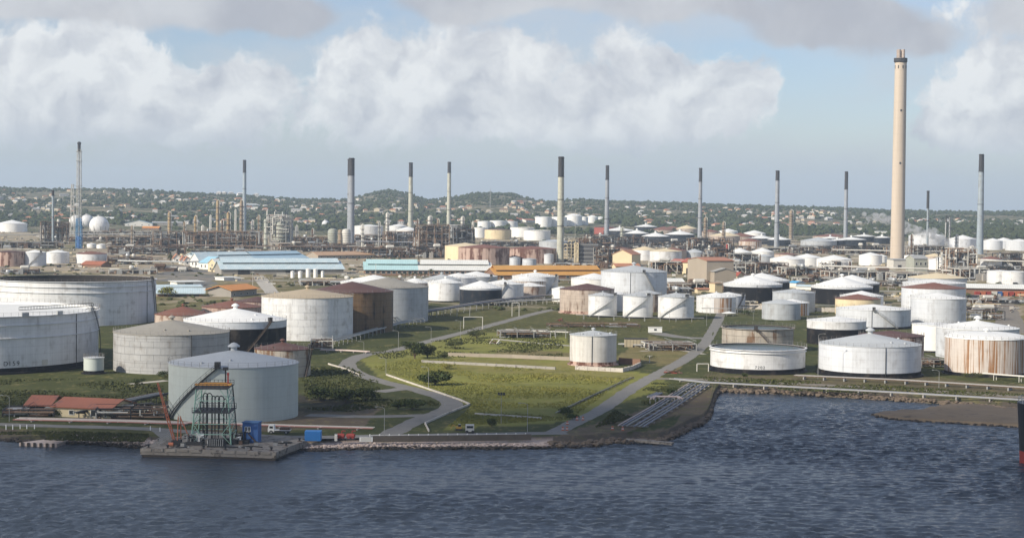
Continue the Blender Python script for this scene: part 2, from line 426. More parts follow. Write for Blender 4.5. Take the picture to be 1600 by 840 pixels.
for u in us:
    y0 = float(np.interp(u, SU, SY))
    col = [(y0 + o, z) for o, z in prof]
    ya = y0 + 9.0
    for t in t1[1:]: col.append((ya * (2400 / ya) ** t, None))
    for t in t2: col.append((2400 + 2300 * t, None))
    for t in t3: col.append((4700 + 7300 * t, None))
    nrow = len(col)
    for y, z in col:
        x = u * y
        verts.append((x, y, terr(x, y) if z is None else z + (0.25 * mnoise.noise(Vector((x * .3, y * .3, 0))) if 0 < z < LZ - 0.05 else 0)))
V = np.array(verts)
nc = len(us)
i = np.arange((nc - 1) * (nrow - 1)); a = (i // (nrow - 1)) * nrow + i % (nrow - 1)
faces = np.stack([a, a + nrow, a + nrow + 1, a + 1], 1)
# projected pixel of each vertex, to look up what the ground is made of there
CMn = np.array(CM); q = (V - np.array(CAM)) @ CMn
vpx = 800 + F * q[:, 0] / -q[:, 2]; vpy = 420 - F * q[:, 1] / -q[:, 2]
colr = np.tile(np.array(G_SCRUB), (len(V), 1))
wob = np.array([mnoise.noise(Vector((v[0] * 0.06, v[1] * 0.06, 4.2))) for v in verts])
sx = np.array([mnoise.noise(Vector((v[0] * 0.03, v[1] * 0.03, 9.2))) for v in verts])
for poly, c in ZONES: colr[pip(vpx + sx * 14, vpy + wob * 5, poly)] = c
colr[V[:, 1] > 2150] = HILLG
bank = V[:, 2] < LZ - 0.05
colr[bank] = (0.10, 0.082, 0.065)
for xa, xb in ((95, 236), (474, 862)): colr[bank & (vpx > xa) & (vpx < xb) & (V[:, 2] < 0.95) & (V[:, 2] > 0.1)] = (0.44, 0.355, 0.315)
me = bpy.data.meshes.new('ground'); me.from_pydata(verts, [], faces.tolist())
at = me.color_attributes.new('soil', 'FLOAT_COLOR', 'POINT')
at.data.foreach_set('color', np.concatenate([colr, np.ones((len(V), 1))], 1).ravel())
me.polygons.foreach_set('use_smooth', [True] * len(me.polygons))
m, n, b = base_mat('ground_soil')
g = geo(n).outputs['Position']
ca = n.new('ShaderNodeVertexColor', layer_name='soil').outputs[0]
f1 = n.noise(g, 0.045, 6.0, 0.65); f2 = n.noise(n.vmath('MULTIPLY', g, (1.0, 0.6, 1.0)), 0.35, 6.0, 0.7); f3 = n.noise(g, 0.012, 4.0, 0.6)
c = n.vmath('SCALE', ca, scale=n.math('ADD', 0.45, n.math('ADD', n.math('MULTIPLY', f1, 0.6), n.math('MULTIPLY', f2, 0.5))))
gsep = n.sep(g)
c = n.mix(n.ramp(n.noise(g, 0.07, 6.0, 0.7), 0.5, 0.62, 0.0, 0.45), c, (0.10, 0.11, 0.035))
c = n.mix(n.ramp(f2, 0.52, 0.70, 0.0, 0.6), c, (0.25, 0.205, 0.09))
c = n.mix(n.ramp(n.noise(g, 0.11, 7.0, 0.7), 0.56, 0.70, 0.0, 0.5), c, (0.055, 0.063, 0.025))
far = n.ramp(gsep[1], 780, 900)
c = n.mix(n.math('MULTIPLY', far, n.ramp(f1, 0.46, 0.6, 0.0, 0.85)), c, (0.36, 0.30, 0.22))
c = n.mix(n.math('MULTIPLY', far, n.ramp(n.noise(g, 0.16, 7.0, 0.72), 0.52, 0.64, 0.0, 0.7)), c, (0.15, 0.12, 0.09))
c = n.mix(n.math('MULTIPLY', far, n.ramp(f3, 0.53, 0.62, 0.0, 0.75)), c, (0.10, 0.10, 0.045))
n.l.new(c, b.inputs['Base Color']); b.inputs['Roughness'].default_value = 0.95; b.inputs['Specular IOR Level'].default_value = 0.1
bn = n.new('ShaderNodeBump'); bn.inputs['Strength'].default_value = 0.7; bn.inputs['Distance'].default_value = 0.5
n.l.new(n.noise(g, 0.8, 6.0, 0.7), bn.inputs['Height']); n.l.new(bn.outputs[0], b.inputs['Normal'])
me.materials.append(m)
structure(link('ground', me))

# ------------------------------------------------------------------ water
def lines(a, b, step, lo, hi, ratio=1.35):
    mid = list(np.arange(a, b + step / 2, step)); L = []; x = a; s = step
    while x > lo: s *= ratio; x -= s; L.append(max(x, lo))
    Rr = []; x = b; s = step
    while x < hi: s *= ratio; x += s; Rr.append(min(x, hi))
    return np.array(L[::-1] + mid + Rr)
wx = lines(-128, 170, 0.5, -5000, 5000); wy = lines(262, 480, 0.5, -900, 1100)
GX, GY = np.meshgrid(wx, wy, indexing='ij')
rs = np.random.RandomState(5); Z = np.zeros_like(GX)
for k in range(54):
    lam = 1.25 * (4.2 / 1.25) ** rs.rand(); th = math.radians(82) + rs.randn() * 0.55
    amp = 0.0122 * lam ** 0.7; ph = rs.rand() * 6.28
    ax = (GX * math.cos(th) + GY * math.sin(th)) * 2 * PI / lam + ph
    Z += amp * (np.sin(ax + 0.35 * np.sin(ax)))
gust = np.zeros_like(GX)
for k in range(10):
    lam = 40 + 120 * rs.rand(); th = rs.rand() * 6.28
    gust += np.sin((GX * math.cos(th) * 0.6 + GY * math.sin(th)) * 2 * PI / lam + rs.rand() * 6.28)
Z *= np.clip(0.85 + 0.14 * gust, 0.35, 1.5)
fade = np.clip((GX + 134) / 6, 0, 1) * np.clip((176 - GX) / 6, 0, 1) * np.clip((GY - 258) / 4, 0, 1) * np.clip((484 - GY) / 4, 0, 1)
Z *= fade
nx, ny = GX.shape
vv = np.stack([GX.ravel(), GY.ravel(), Z.ravel()], 1)
i = np.arange((nx - 1) * (ny - 1)); a = (i // (ny - 1)) * ny + i % (ny - 1)
ff = np.stack([a, a + ny, a + ny + 1, a + 1], 1)
me = bpy.data.meshes.new('water'); me.from_pydata(vv.tolist(), [], ff.tolist())
me.polygons.foreach_set('use_smooth', [True] * len(me.polygons))
m, n, b = base_mat('sea_water')
g = geo(n).outputs['Position']
b.inputs['Base Color'].default_value = (0.034, 0.046, 0.065, 1); b.inputs['Roughness'].default_value = 0.15; b.inputs['IOR'].default_value = 1.33
bn = n.new('ShaderNodeBump'); bn.inputs['Strength'].default_value = 0.7; bn.inputs['Distance'].default_value = 0.25
n.l.new(n.noise(n.vmath('MULTIPLY', g, (0.7, 1.3, 1.0)), 2.2, 5.0, 0.65), bn.inputs['Height']); n.l.new(bn.outputs[0], b.inputs['Normal'])
me.materials.append(m)
structure(link('water', me))

# ------------------------------------------------------------------ roads and paved sheets
M_ASPH = mat('road_asphalt', (0.205, 0.195, 0.178), 0.9, 0, 0.22, 0.25, (0.14, 0.13, 0.118), 0.56, bump=0.2)
M_TRACK = mat('gravel_track', (0.21, 0.185, 0.155), 0.95, 0, 0.3, 0.3, (0.13, 0.115, 0.085), 0.56, bump=0.3)
M_PAVE = mat('pale_paving', (0.42, 0.39, 0.34), 0.9, 0, 0.2, 0.2, (0.30, 0.27, 0.23), 0.58)
def smooth_poly(pts, k=3):
    for _ in range(k + 1 if k > 2 else k):
        o = [pts[0]]
        for a, b in zip(pts, pts[1:]): o += [a * 0.75 + b * 0.25, a * 0.25 + b * 0.75]
        o.append(pts[-1]); pts = o
    return pts
def ribbon(name, pix, width, m, lift=0.02, label=None, k=3):
    pts = smooth_poly([P(*q) for q in pix], k); mb = MB(); vs = []
    for i, p in enumerate(pts):
        a = pts[max(i - 1, 0)]; b = pts[min(i + 1, len(pts) - 1)]; d = (b - a); d.z = 0; d.normalize()
        nrm = Vector((-d.y, d.x, 0)); jw = 1 + 0.16 * mnoise.noise(p * 0.35) + 0.1 * mnoise.noise(p * 0.11)
        for sgn in (1, -1):
            qv = p + nrm * (sgn * width / 2 * jw); vs.append((qv.x, qv.y, terr(qv.x, qv.y) + lift))
    mb.add(vs, [(2 * i, 2 * i + 1, 2 * i + 3, 2 * i + 2) for i in range(len(pts) - 1)])
    o = structure(mb.build(name, m))
    if label: o['label'] = label
    return o
ribbon('road', [(612, 549), (575, 552), (549, 561), (540, 571), (556, 583), (592, 595), (640, 606), (688, 619), (712, 631), (692, 643), (652, 656), (607, 679)], 5.2, M_ASPH, 0.024)
ribbon('road', [(606, 550), (650, 538), (700, 525), (755, 511), (800, 499), (830, 491), (860, 484), (890, 481)], 5.0, M_ASPH, 0.028)
ribbon('road', [(862, 678), (905, 656), (938, 642), (981, 610), (1016, 590), (1037, 579), (1069, 563), (1099, 541), (1110, 522), (1123, 499), (1127, 488)], 4.5, M_ASPH, 0.032)
ribbon('road', [(1108, 528), (1075, 528), (1045, 524), (1025, 520)], 8.0, M_ASPH, 0.036)
ribbon('road', [(-200, 655), (60, 665), (160, 667), (240, 670), (330, 677), (460, 684), (580, 681), (700, 679), (820, 677), (885, 676)], 5.0, M_ASPH, 0.040)
ribbon('road', [(246, 671), (262, 681), (262, 690), (250, 697)], 3.6, M_ASPH, 0.044)
ribbon('track', [(1012, 591), (1100, 592), (1200, 597), (1300, 602), (1400, 607), (1500, 613), (1600, 620), (1750, 632)], 5.0, M_TRACK, 0.020)
ribbon('track', [(682, 648), (620, 650), (560, 651), (480, 648)], 5.0, M_ASPH, 0.048)
ribbon('track', [(1580, 520), (1575, 490), (1560, 470), (1540, 458)], 12.0, M_TRACK, 0.02)
ribbon('track', [(640, 606), (615, 609), (590, 612)], 5.0, M_ASPH, 0.052)
ribbon('path', [(405, 432), (415, 445), (426, 458)], 8.0, M_PAVE, 0.03, k=1)
ribbon('paved_yard', [(250, 430), (330, 436), (400, 440)], 16.0, M_TRACK, 0.034, k=1)
ribbon('path', [(770, 529), (830, 535), (892, 540)], 3.0, M_PAVE, 0.02, k=1)
ribbon('path', [(1000, 548), (1060, 546), (1100, 553)], 2.6, M_PAVE, 0.02, k=1)
ribbon('path', [(200, 600), (260, 594)], 3.0, M_PAVE, 0.02, k=1)
# sand spit in the cove
spit_px = [(1362, 649), (1385, 645), (1440, 643), (1462, 636), (1500, 633), (1640, 640), (1640, 672), (1580, 667), (1500, 662), (1430, 658), (1390, 655)]
cen = [PZ(a, b_, 0.0) for a, b_ in spit_px]
cen = smooth_poly(cen + [cen[0]], 2)[:-1]
cc = sum(cen, Vector()) / len(cen); mb = MB(); n_ = len(cen)
ringv = []
for k, (sc_, z) in enumerate(((1.0, -0.7), (0.985, 0.25), (0.95, 0.75), (0.8, 0.95), (0.4, 1.0))):
    for p in cen:
        q = cc + (p - cc) * sc_; jj = 0.35 * mnoise.noise(q * 0.35) if k else 0
        ringv.append((q.x, q.y, z + jj))
fs = [(k * n_ + i, k * n_ + (i + 1) % n_, (k + 1) * n_ + (i + 1) % n_, (k + 1) * n_ + i) for k in range(4) for i in range(n_)] + [tuple(range(4 * n_, 5 * n_))]
ar = sum(cen[i].x * cen[(i + 1) % n_].y - cen[(i + 1) % n_].x * cen[i].y for i in range(n_))
if ar < 0: fs = [f[::-1] for f in fs]
mb.add(ringv, fs); mb.smooth = True
structure(mb.build('sand_spit', mat('wet_sand', (0.135, 0.105, 0.075), 0.9, 0, 0.35, 0.12, (0.07, 0.058, 0.045), 0.56, bump=0.3)))

# ------------------------------------------------------------------ rocks along the water
def rock_template(seed):
    bm = bmesh.new(); bmesh.ops.create_icosphere(bm, subdivisions=1, radius=1.0); rr = random.Random(seed)
    vs = [v.co * (0.75 + 0.5 * rr.random()) for v in bm.verts]; fs = [[v.index for v in f.verts] for f in bm.faces]; bm.free()
    return vs, fs
ROCKS = [rock_template(k) for k in range(6)]
def rocks(name, label, spans, m, step, size, zr, inl, dens=1):
    mb = MB(); rr = random.Random(len(name) * 7 + int(step * 10))
    for x0, x1 in spans:
        pts = [Vector((float(np.interp(u, SU, SY)) * u, float(np.interp(u, SU, SY)), 0)) for u in np.linspace((x0 - 800) / F, (x1 - 800) / F, 400)]
        L = 0.0; nxt = 0.0
        for a, b in zip(pts, pts[1:]):
            L += (b - a).length
            while nxt < L:
                nxt += step * (0.6 + 0.8 * rr.random())
                for _ in range(dens):
                    p = a.lerp(b, rr.random()) + Vector((0, rr.uniform(*inl), 0)); s = rr.uniform(*size); vs, fs = rr.choice(ROCKS)
                    z = rr.uniform(*zr); rz = rr.random() * 6.28; ca_, sa_ = math.cos(rz), math.sin(rz)
                    mb.add([(p.x + s * (v.x * ca_ - v.y * sa_), p.y + s * (v.x * sa_ + v.y * ca_) * 0.9, z + s * 0.62 * v.z) for v in vs], fs)
    return stuff(mb.build(name, m), label, 'rocks')
M_PALEROCK = mat('pale_coral_rock', (0.50, 0.41, 0.36), 0.95, 0, 0.3, 0.5, (0.30, 0.235, 0.20), 0.6)
M_DARKROCK = mat('wet_dark_rock', (0.045, 0.036, 0.03), 0.6, 0, 0.4, 0.7, (0.09, 0.06, 0.045), 0.6)
M_BROWNROCK = mat('brown_rock', (0.15, 0.115, 0.085), 0.9, 0, 0.4, 0.6, (0.30, 0.25, 0.19), 0.66)
rocks('shore_rocks', 'pale pinkish coral stones laid along the quay edge', [(95, 236), (474, 862)], M_PALEROCK, 0.22, (0.15, 0.42), (0.3, 0.7), (0.5, 5.8), 4)
rocks('shore_rocks', 'dark wet stones at the waterline of the quay', [(-40, 245), (455, 1050)], M_DARKROCK, 0.22, (0.2, 0.6), (-0.25, 0.45), (-0.9, 0.7), 2)
rocks('shore_rocks', 'brown boulders and rubble around the pipe headland and cove', [(865, 1126), (1126, 1600)], M_BROWNROCK, 0.32, (0.25, 0.95), (-0.1, 0.8), (-0.5, 5.0), 2)
mb = MB(); rr = random.Random(3)
for a, b_ in zip(cen, cen[1:] + cen[:1]):
    for _ in range(int((b_ - a).length / 0.7) + 1):
        p = a.lerp(b_, rr.random()); p = p + (cc - p) * rr.uniform(-0.01, 0.025); s = rr.uniform(0.2, 0.6); vs, fs = rr.choice(ROCKS)
        mb.add([(p.x + s * v.x, p.y + s * v.y, rr.uniform(0.0, 0.3) + s * 0.6 * v.z) for v in vs], fs)
stuff(mb.build('spit_rocks', M_DARKROCK), 'dark stones edging the low sand spit in the cove', 'rocks')

rocks('shore_rocks', 'bright pale stones along the grassy bank left of the pier', [(100, 238)], M_PALEROCK, 0.2, (0.2, 0.45), (0.75, 1.15), (0.9, 5.0), 5)
# ------------------------------------------------------------------ grass tufts
def leaf_mat(name, col, var=0.5, scale=0.5):
    if name in MATS: return MATS[name]
    m, n, b = base_mat(name); pos = geo(n).outputs['Position']
    a = n.noise(pos, scale, 3.0); oi = n.new('ShaderNodeObjectInfo').outputs['Random']
    rgb = n.new('ShaderNodeRGB'); rgb.outputs[0].default_value = (*col, 1)
    f = n.math('ADD', 1 - var, n.math('MULTIPLY', a, 2 * var)); f = n.math('ADD', f, n.math('MULTIPLY', n.math('SUBTRACT', oi, 0.5), 0.3))
    c = n.mix(n.ramp(n.noise(pos, scale * 0.35, 4.0), 0.5, 0.66, 0.0, 0.6), rgb.outputs[0], (col[0] * 1.3, col[1] * 1.15, col[2] * 1.1))
    n.l.new(n.vmath('SCALE', c, scale=f), b.inputs['Base Color']); b.inputs['Roughness'].default_value = 0.8; b.inputs['Specular IOR Level'].default_value = 0.15
    MATS[name] = m; return m
L_GRASS = leaf_mat('grass_blades', (0.195, 0.195, 0.052), 0.35, 0.12)
L_BUSH = leaf_mat('bush_leaves', (0.05, 0.066, 0.022), 0.5, 0.6)
L_SCRUB = leaf_mat('scrub_leaves', (0.068, 0.076, 0.028), 0.5, 0.3)
L_HILL = leaf_mat('hill_leaves', (0.043, 0.056, 0.023), 0.6, 0.02)
L_PALM = leaf_mat('palm_fronds', (0.07, 0.09, 0.03), 0.4, 0.5)
def in_poly(px, py, poly): return bool(pip(np.array([px]), np.array([py]), poly)[0])
def tufts(name, label, polys, count, size, m, seed, thr=-0.25):
    rr = random.Random(seed); mb = MB()
    for poly, frac in polys:
        xs = [p[0] for p in poly]; ys = [p[1] for p in poly]; k = 0; tries = 0
        N_ = int(count * frac); XX = np.array([rr.uniform(min(xs), max(xs)) for _ in range(N_ * 3)]); YY = np.array([rr.uniform(min(ys), max(ys)) for _ in range(N_ * 3)])
        ok = pip(XX, YY, poly)
        for px, py in list(zip(XX[ok], YY[ok]))[:N_]:
            p = PZ(px, py, LZ); d_ = mnoise.noise(Vector((p.x * 0.05, p.y * 0.05, seed)))
            if d_ < thr: continue
            s = rr.uniform(*size) * (0.8 + 0.8 * max(d_, 0)); w_ = s * rr.uniform(1.0, 1.9)
            for j in range(3):
                a = rr.random() * PI; dx, dy = math.cos(a) * w_ / 2, math.sin(a) * w_ / 2; lean = Vector((rr.uniform(-.3, .3), rr.uniform(-.3, .3), 0)) * s
                o = Vector((rr.uniform(-.3, .3), rr.uniform(-.3, .3), -0.05)) * s
                b0 = p + o
                mb.add([(b0.x - dx, b0.y - dy, b0.z), (b0.x + dx, b0.y + dy, b0.z), (b0.x + dx * .6 + lean.x, b0.y + dy * .6 + lean.y, b0.z + s * rr.uniform(.7, 1)), (b0.x - dx * .5 + lean.x, b0.y - dy * .5 + lean.y, b0.z + s * rr.uniform(.7, 1))], [(0, 1, 2, 3)])
    return stuff(mb.build(name, m), label, 'grass')
FIELD = [(575, 572), (640, 560), (700, 560), (890, 578), (985, 588), (960, 605), (890, 655), (700, 666), (740, 632), (640, 592)]
tufts('grass', 'rough green grass covering the open field between the roads', [(FIELD, 1.0)], 16000, (0.14, 0.34), L_GRASS, 3)
tufts('grass', 'low dark scrub and weeds between the tanks and along the roads',
      [([(0, 592), (160, 592), (255, 600), (250, 640), (60, 640), (0, 645)], 0.2), ([(0, 675), (90, 674), (235, 678), (225, 690), (90, 688), (0, 682)], 0.12),
       ([(470, 575), (540, 572), (600, 600), (640, 612), (690, 632), (640, 648), (480, 640)], 0.25), ([(560, 545), (700, 530), (880, 520), (880, 560), (700, 558), (600, 560)], 0.22),
       ([(960, 640), (1020, 598), (1080, 600), (1000, 650), (930, 668)], 0.15), ([(1090, 588), (1300, 597), (1600, 616), (1600, 630), (1300, 612), (1130, 606)], 0.2),
       ([(620, 505), (860, 470), (1100, 500), (1090, 520), (860, 515), (700, 520)], 0.25)], 16000, (0.2, 0.5), L_SCRUB, 5, -0.1)

# ------------------------------------------------------------------ bushes and trees
def foliage(mb, c, rx, ry, rz, n, leaf, rr, lumps=7):
    L = [(Vector((rr.uniform(-.6, .6) * rx, rr.uniform(-.6, .6) * ry, rr.uniform(-.35, .55) * rz)), rr.uniform(.35, .62)) for _ in range(lumps)]
    for _ in range(n):
        l, s = rr.choice(L)
        d = Vector((rr.gauss(0, 1), rr.gauss(0, 1), rr.gauss(0, 1))); d.normalize(); r_ = rr.random() ** 0.4
        p = Vector(c) + l + Vector((d.x * rx, d.y * ry, d.z * rz)) * (s * r_)
        a = Vector((rr.gauss(0, 1), rr.gauss(0, 1), rr.gauss(0, .6))).normalized(); b = a.cross(d + Vector((rr.gauss(0, .5), rr.gauss(0, .5), rr.gauss(0, .5)))).normalized()
        k = leaf * rr.uniform(.6, 1.3)
        mb.add([p - a * k, p + b * k * .7, p + a * k, p - b * k * .7], [(0, 1, 2, 3)])
def bush(px, py, wpx, hpx, label, name='bush', leafm=None, group=None, seed=0, n=900, trunk=0.15):
    p = P(px, py); s = sc_at(p); rx = wpx * s / 2; h = hpx * s; rr = random.Random(seed * 31 + int(px))
    t = thing(name, label, 'tree' if 'tree' in name else 'bush', p, 0, group)
    tr = MB(); zb = h * trunk
    tr.tube((0, 0, -0.2), (0, 0, zb + h * .2), 0.05 * h, 0.03 * h, 6)
    for k in range(5):
        a = k * 1.3 + rr.random(); e = Vector((math.cos(a) * rx * .5, math.sin(a) * rx * .5, zb + h * rr.uniform(.35, .6)))
        tr.tube((0, 0, zb * .6), e, 0.025 * h, 0.01 * h, 5)
    tr.build('trunk', M_BARK, t)
    cr = MB(); foliage(cr, (0, 0, zb + (h - zb) / 2), rx, rx * .9, (h - zb) / 2 * 1.15, n, max(0.16, min(rx, h) * .085), rr, 9)
    cr.build('crown', leafm or L_BUSH, t)
    return t
bush(680, 601, 52, 22, 'large rounded dark green bush alone in the grass field', seed=1, n=2200)
bush(648, 560, 36, 26, 'tall rounded bush at the bend of the road', seed=2, n=1600)
bush(668, 559, 30, 20, 'grey green bush crowding the tall rounded bush by the road', seed=3, n=1300, leafm=L_SCRUB)
bush(636, 545, 20, 12, 'small bush behind the tall rounded bush', seed=4, n=700)
bush(697, 576, 26, 9, 'low bright green bush in front of the long low wall', seed=5, n=700, leafm=L_GRASS)
bush(694, 560, 18, 9, 'bushy clump above the low wall in the field', seed=6, n=500, leafm=L_SCRUB)
bush(712, 545, 34, 12, 'brown green thicket beside the upper road', seed=7, n=900, leafm=L_SCRUB)
bush(745, 528, 30, 12, 'dry thicket on the bank of the upper road', seed=8, n=800, leafm=L_SCRUB)
bush(500, 626, 52, 22, 'dark sprawling thicket beside the grey tank', seed=9, n=1700)
bush(540, 628, 60, 22, 'widest dark thicket of the row by the shore road', seed=10, n=2000)
bush(572, 626, 44, 20, 'dark thicket ending the row near the road fork', seed=11, n=1400)
bush(622, 639, 24, 12, 'small dark bush in the triangle of grass by the road', seed=12, n=800)
bush(645, 640, 46, 16, 'rounded dark bush filling the triangle of grass by the road', seed=13, n=1500)
bush(880, 648, 34, 12, 'flat topped dark bush at the lower corner of the field', seed=14, n=1000)
bush(768, 666, 18, 12, 'dark shrub beside the floodlight mast', seed=15, n=600)
bush(895, 655, 24, 8, 'low bush beside the road cones', seed=16, n=600)
bush(960, 662, 40, 12, 'scrub clump beside the heads of the shore pipes', seed=17, n=900, leafm=L_SCRUB)
bush(1050, 617, 18, 10, 'green bush between the road and the sloping pipes', seed=18, n=600)
bush(1162, 590, 14, 8, 'small bush at the foot of the open white tank', seed=19, n=300)
bush(1015, 560, 30, 5, 'low scrub round the little white mast', seed=20, n=300, leafm=L_SCRUB)
bush(262, 464, 30, 16, 'leafy green tree in front of the pale blue roofed sheds', 'tree', seed=21, n=700, leafm=L_GRASS)
bush(325, 464, 26, 6, 'low hedge at the end of the pale blue roofed sheds', seed=22, n=300)
bush(266, 409, 14, 14, 'dark leafy tree beside the white gabled houses', 'tree', seed=23, n=400)
bush(1072, 441, 18, 8, 'green bush below the tall beige windowless building', seed=24, n=300)
bush(258, 590, 28, 12, 'dark bush beside the foot of the grey tank wall', seed=25, n=500)
bush(215, 600, 26, 9, 'scrubby bush on the green bank below the soot stained tank', seed=26, n=500)
bush(90, 650, 20, 10, 'dark bush beside the cream pump house', seed=27, n=500)
bush(1285, 580, 24, 12, 'bushes between the open white tank and the grey cone tank', seed=28, n=500)
bush(1170, 492, 26, 9, 'dark bush behind the low white cone by the road', seed=29, n=400)
bush(1205, 505, 16, 6, 'low bush at the foot of the small grey tank', seed=30, n=300)
bush(1520, 590, 36, 8, 'dry scrub below the orange streaked tank', seed=31, n=500, leafm=L_SCRUB)
bush(98, 386, 10, 10, 'round green tree beside the blue flare tower', 'tree', seed=32, n=300)

# hillside woods: one mass nobody could count
def blob(seed):
    bm = bmesh.new(); bmesh.ops.create_icosphere(bm, subdivisions=2, radius=1.0); rr = random.Random(seed)
    off = Vector((rr.random() * 50, rr.random() * 50, 0))
    vs = np.array([list(v.co * (1.0 + 0.75 * mnoise.noise(v.co * 1.9 + off) + 0.35 * mnoise.noise(v.co * 4.3 + off))) for v in bm.verts])
    fs = np.array([[v.index for v in f.verts] for f in bm.faces]); bm.free()
    return vs, fs
BL = [blob(k) for k in range(8)]
def wood(name, label, pts, m):
    vs = []; fs = []; o = 0; rr = random.Random(77)
    for (x, y, z, r, h) in pts:
        v, f = BL[rr.randrange(8)]; a = rr.random() * 6.28; R2 = np.array([[math.cos(a), -math.sin(a), 0], [math.sin(a), math.cos(a), 0], [0, 0, 1]])
        vs.append((v @ R2.T) * np.array([r, r, h / 2]) + np.array([x, y, z + h * .42])); fs.append(f + o); o += len(v)
    me = bpy.data.meshes.new(name); me.from_pydata(np.concatenate(vs).tolist(), [], np.concatenate(fs).tolist()); me.materials.append(m)
    return stuff(link(name, me), label, 'trees')
rr = random.Random(21); pts = []
while len(pts) < 14000:
    u = rr.uniform(-0.37, 0.37); y = 2330 + 2050 * rr.random() ** 1.1; x = u * y
    k = mnoise.noise(Vector((x * 0.0045, y * 0.0032, 2.0))) + 0.5 * mnoise.noise(Vector((x * 0.018, y * 0.012, 7.0)))
    lim = -0.12 if y < 3300 else -0.3
    if u < -0.22 and y < 3000: lim -= 0.15
    if y > 4050: lim = -0.8
    if k < lim: continue
    r = rr.uniform(1.7, 3.9) if rr.random() < .88 or y > 3300 else rr.uniform(4, 6.5); pts.append((x, y, terr(x, y), r, r * rr.uniform(1.1, 1.9)))
wood('hillside_trees', 'dark green trees covering the far hillside town', pts, L_HILL)
pts = []
for (x0, x1, y0, y1, nn) in ((0, 60, 345, 350, 30), (60, 330, 336, 352, 120), (430, 560, 340, 348, 60), (930, 1110, 342, 350, 120), (1400, 1600, 352, 362, 140), (1140, 1240, 345, 352, 60), (560, 700, 340, 350, 50)):
    for _ in range(nn):
        p = P(rr.uniform(x0, x1), rr.uniform(y0, y1)); r = rr.uniform(4, 8); pts.append((p.x, p.y, p.z, r, r * rr.uniform(1.0, 1.5)))
wood('town_edge_trees', 'taller dark trees along the near edge of the town', pts, L_HILL)

# low scrub and debris all over the plant's open ground
rr = random.Random(33); pts = []
for _ in range(2600):
    y = 820 * (2300 / 820) ** rr.random(); u = rr.uniform(-0.33, 0.33); x = u * y
    if mnoise.noise(Vector((x * .012, y * .009, 5.5))) < 0.0: continue
    r = rr.uniform(.6, 2.0); pts.append((x, y, terr(x, y), r, r * rr.uniform(.6, 1.0)))
wood('yard_scrub', 'low dull scrub on the open ground between the plant units', pts, L_SCRUB)
mb = MB(); CM_ = [M_STEEL, M_RUSTY, M_PALE, M_CONC, M_DARK, M_CREAM]
for _ in range(3400):
    y = 840 * (2250 / 840) ** rr.random(); u = rr.uniform(-0.32, 0.32); x = u * y
    if mnoise.noise(Vector((x * .008, y * .006, 8.5))) < -0.15: continue
    z = terr(x, y); a = rr.choice([0, .2, PI / 2, 1.2]); mi = rr.randrange(6)
    if rr.random() < .5: mb.box((x, y, z + .3), (rr.uniform(.8, 3.5), rr.uniform(.8, 2.5), rr.uniform(.6, 2.6)), a, mi)
    else:
        L = rr.uniform(4, 18); h = rr.uniform(.3, 1.6); d_ = Vector((math.cos(a), math.sin(a), 0)) * L / 2; c_ = Vector((x, y, z + h)); mb.beam(c_ - d_, c_ + d_, rr.uniform(.25, .6), mi=mi)
        for sg in (-.8, .8): mb.box((x + d_.x * sg, y + d_.y * sg, z + h / 2 - .3), (.4, .4, h + .4), a, 3)
stuff(mb.build('yard_clutter', CM_), 'countless low fittings, pipe ends and debris strewn over the plant ground', 'debris')
# ================================================================== STORAGE TANKS
W = tank_mat('tank_white', (0.66, 0.66, 0.66), 0.2, streak=0.4, dirt=0.4, seam=0.86)
WW = tank_mat('tank_bright_white', (0.80, 0.79, 0.76), 0.05, streak=0.18, dirt=0.12)
WB = tank_mat('tank_cool_white', (0.58, 0.60, 0.63), 0.12, streak=0.4, dirt=0.3, seam=0.86)
GR = tank_mat('tank_grey', (0.40, 0.42, 0.44), 0.22, streak=0.45, dirt=0.4, seam=0.82)
GS = tank_mat('tank_soot_grey', (0.37, 0.37, 0.37), 0.05, streak=0.4, dirt=0.6, seam=0.6)
SG = tank_mat('tank_sage_grey', (0.45, 0.49, 0.46), 0.04, streak=0.25, dirt=0.12, var=0.10)
NV = tank_mat('tank_navy', (0.022, 0.027, 0.037), 0.12, streak=0.5, rustcol=(0.07, 0.05, 0.04))
BK = tank_mat('tank_black', (0.014, 0.014, 0.016), 0.1, streak=0.5, rustcol=(0.08, 0.05, 0.03))
RB = tank_mat('tank_rust_brown', (0.16, 0.10, 0.052), 0.64, (0.055, 0.036, 0.022), streak=0.9, dirt=0.7, seam=0.6)
RP = tank_mat('tank_rust_pink', (0.48, 0.40, 0.34), 0.55, (0.27, 0.15, 0.095), streak=0.5)
RO = tank_mat('tank_rust_orange', (0.56, 0.50, 0.45), 0.64, (0.40, 0.20, 0.085), streak=0.5, dirt=0.2, vert=True)
RD = tank_mat('tank_rust_dark', (0.46, 0.33, 0.27), 0.66, (0.17, 0.07, 0.045), streak=0.7, dirt=0.5)
PL = tank_mat('tank_plated_grey', (0.38, 0.34, 0.29), 0.60, (0.22, 0.12, 0.06), streak=0.5, dirt=0.5, seam=0.55)
CRM = tank_mat('tank_cream', (0.68, 0.56, 0.36), 0.25, streak=0.35)
PK = tank_mat('tank_pinkish', (0.44, 0.365, 0.305), 0.58, (0.22, 0.14, 0.095), streak=0.5, seam=0.7)
REDT = tank_mat('tank_red', (0.30, 0.075, 0.055), 0.1, streak=0.4)
R_W = roof_mat('roof_white', (0.76, 0.76, 0.74), (0.55, 0.53, 0.5), 0.58)
R_G = roof_mat('roof_grey', (0.45, 0.47, 0.48), (0.34, 0.34, 0.34), 0.56)
R_T = roof_mat('roof_tan', (0.44, 0.36, 0.25), (0.32, 0.26, 0.19), 0.55)
R_TG = roof_mat('roof_grey_tan', (0.30, 0.28, 0.24), (0.21, 0.19, 0.165), 0.52)
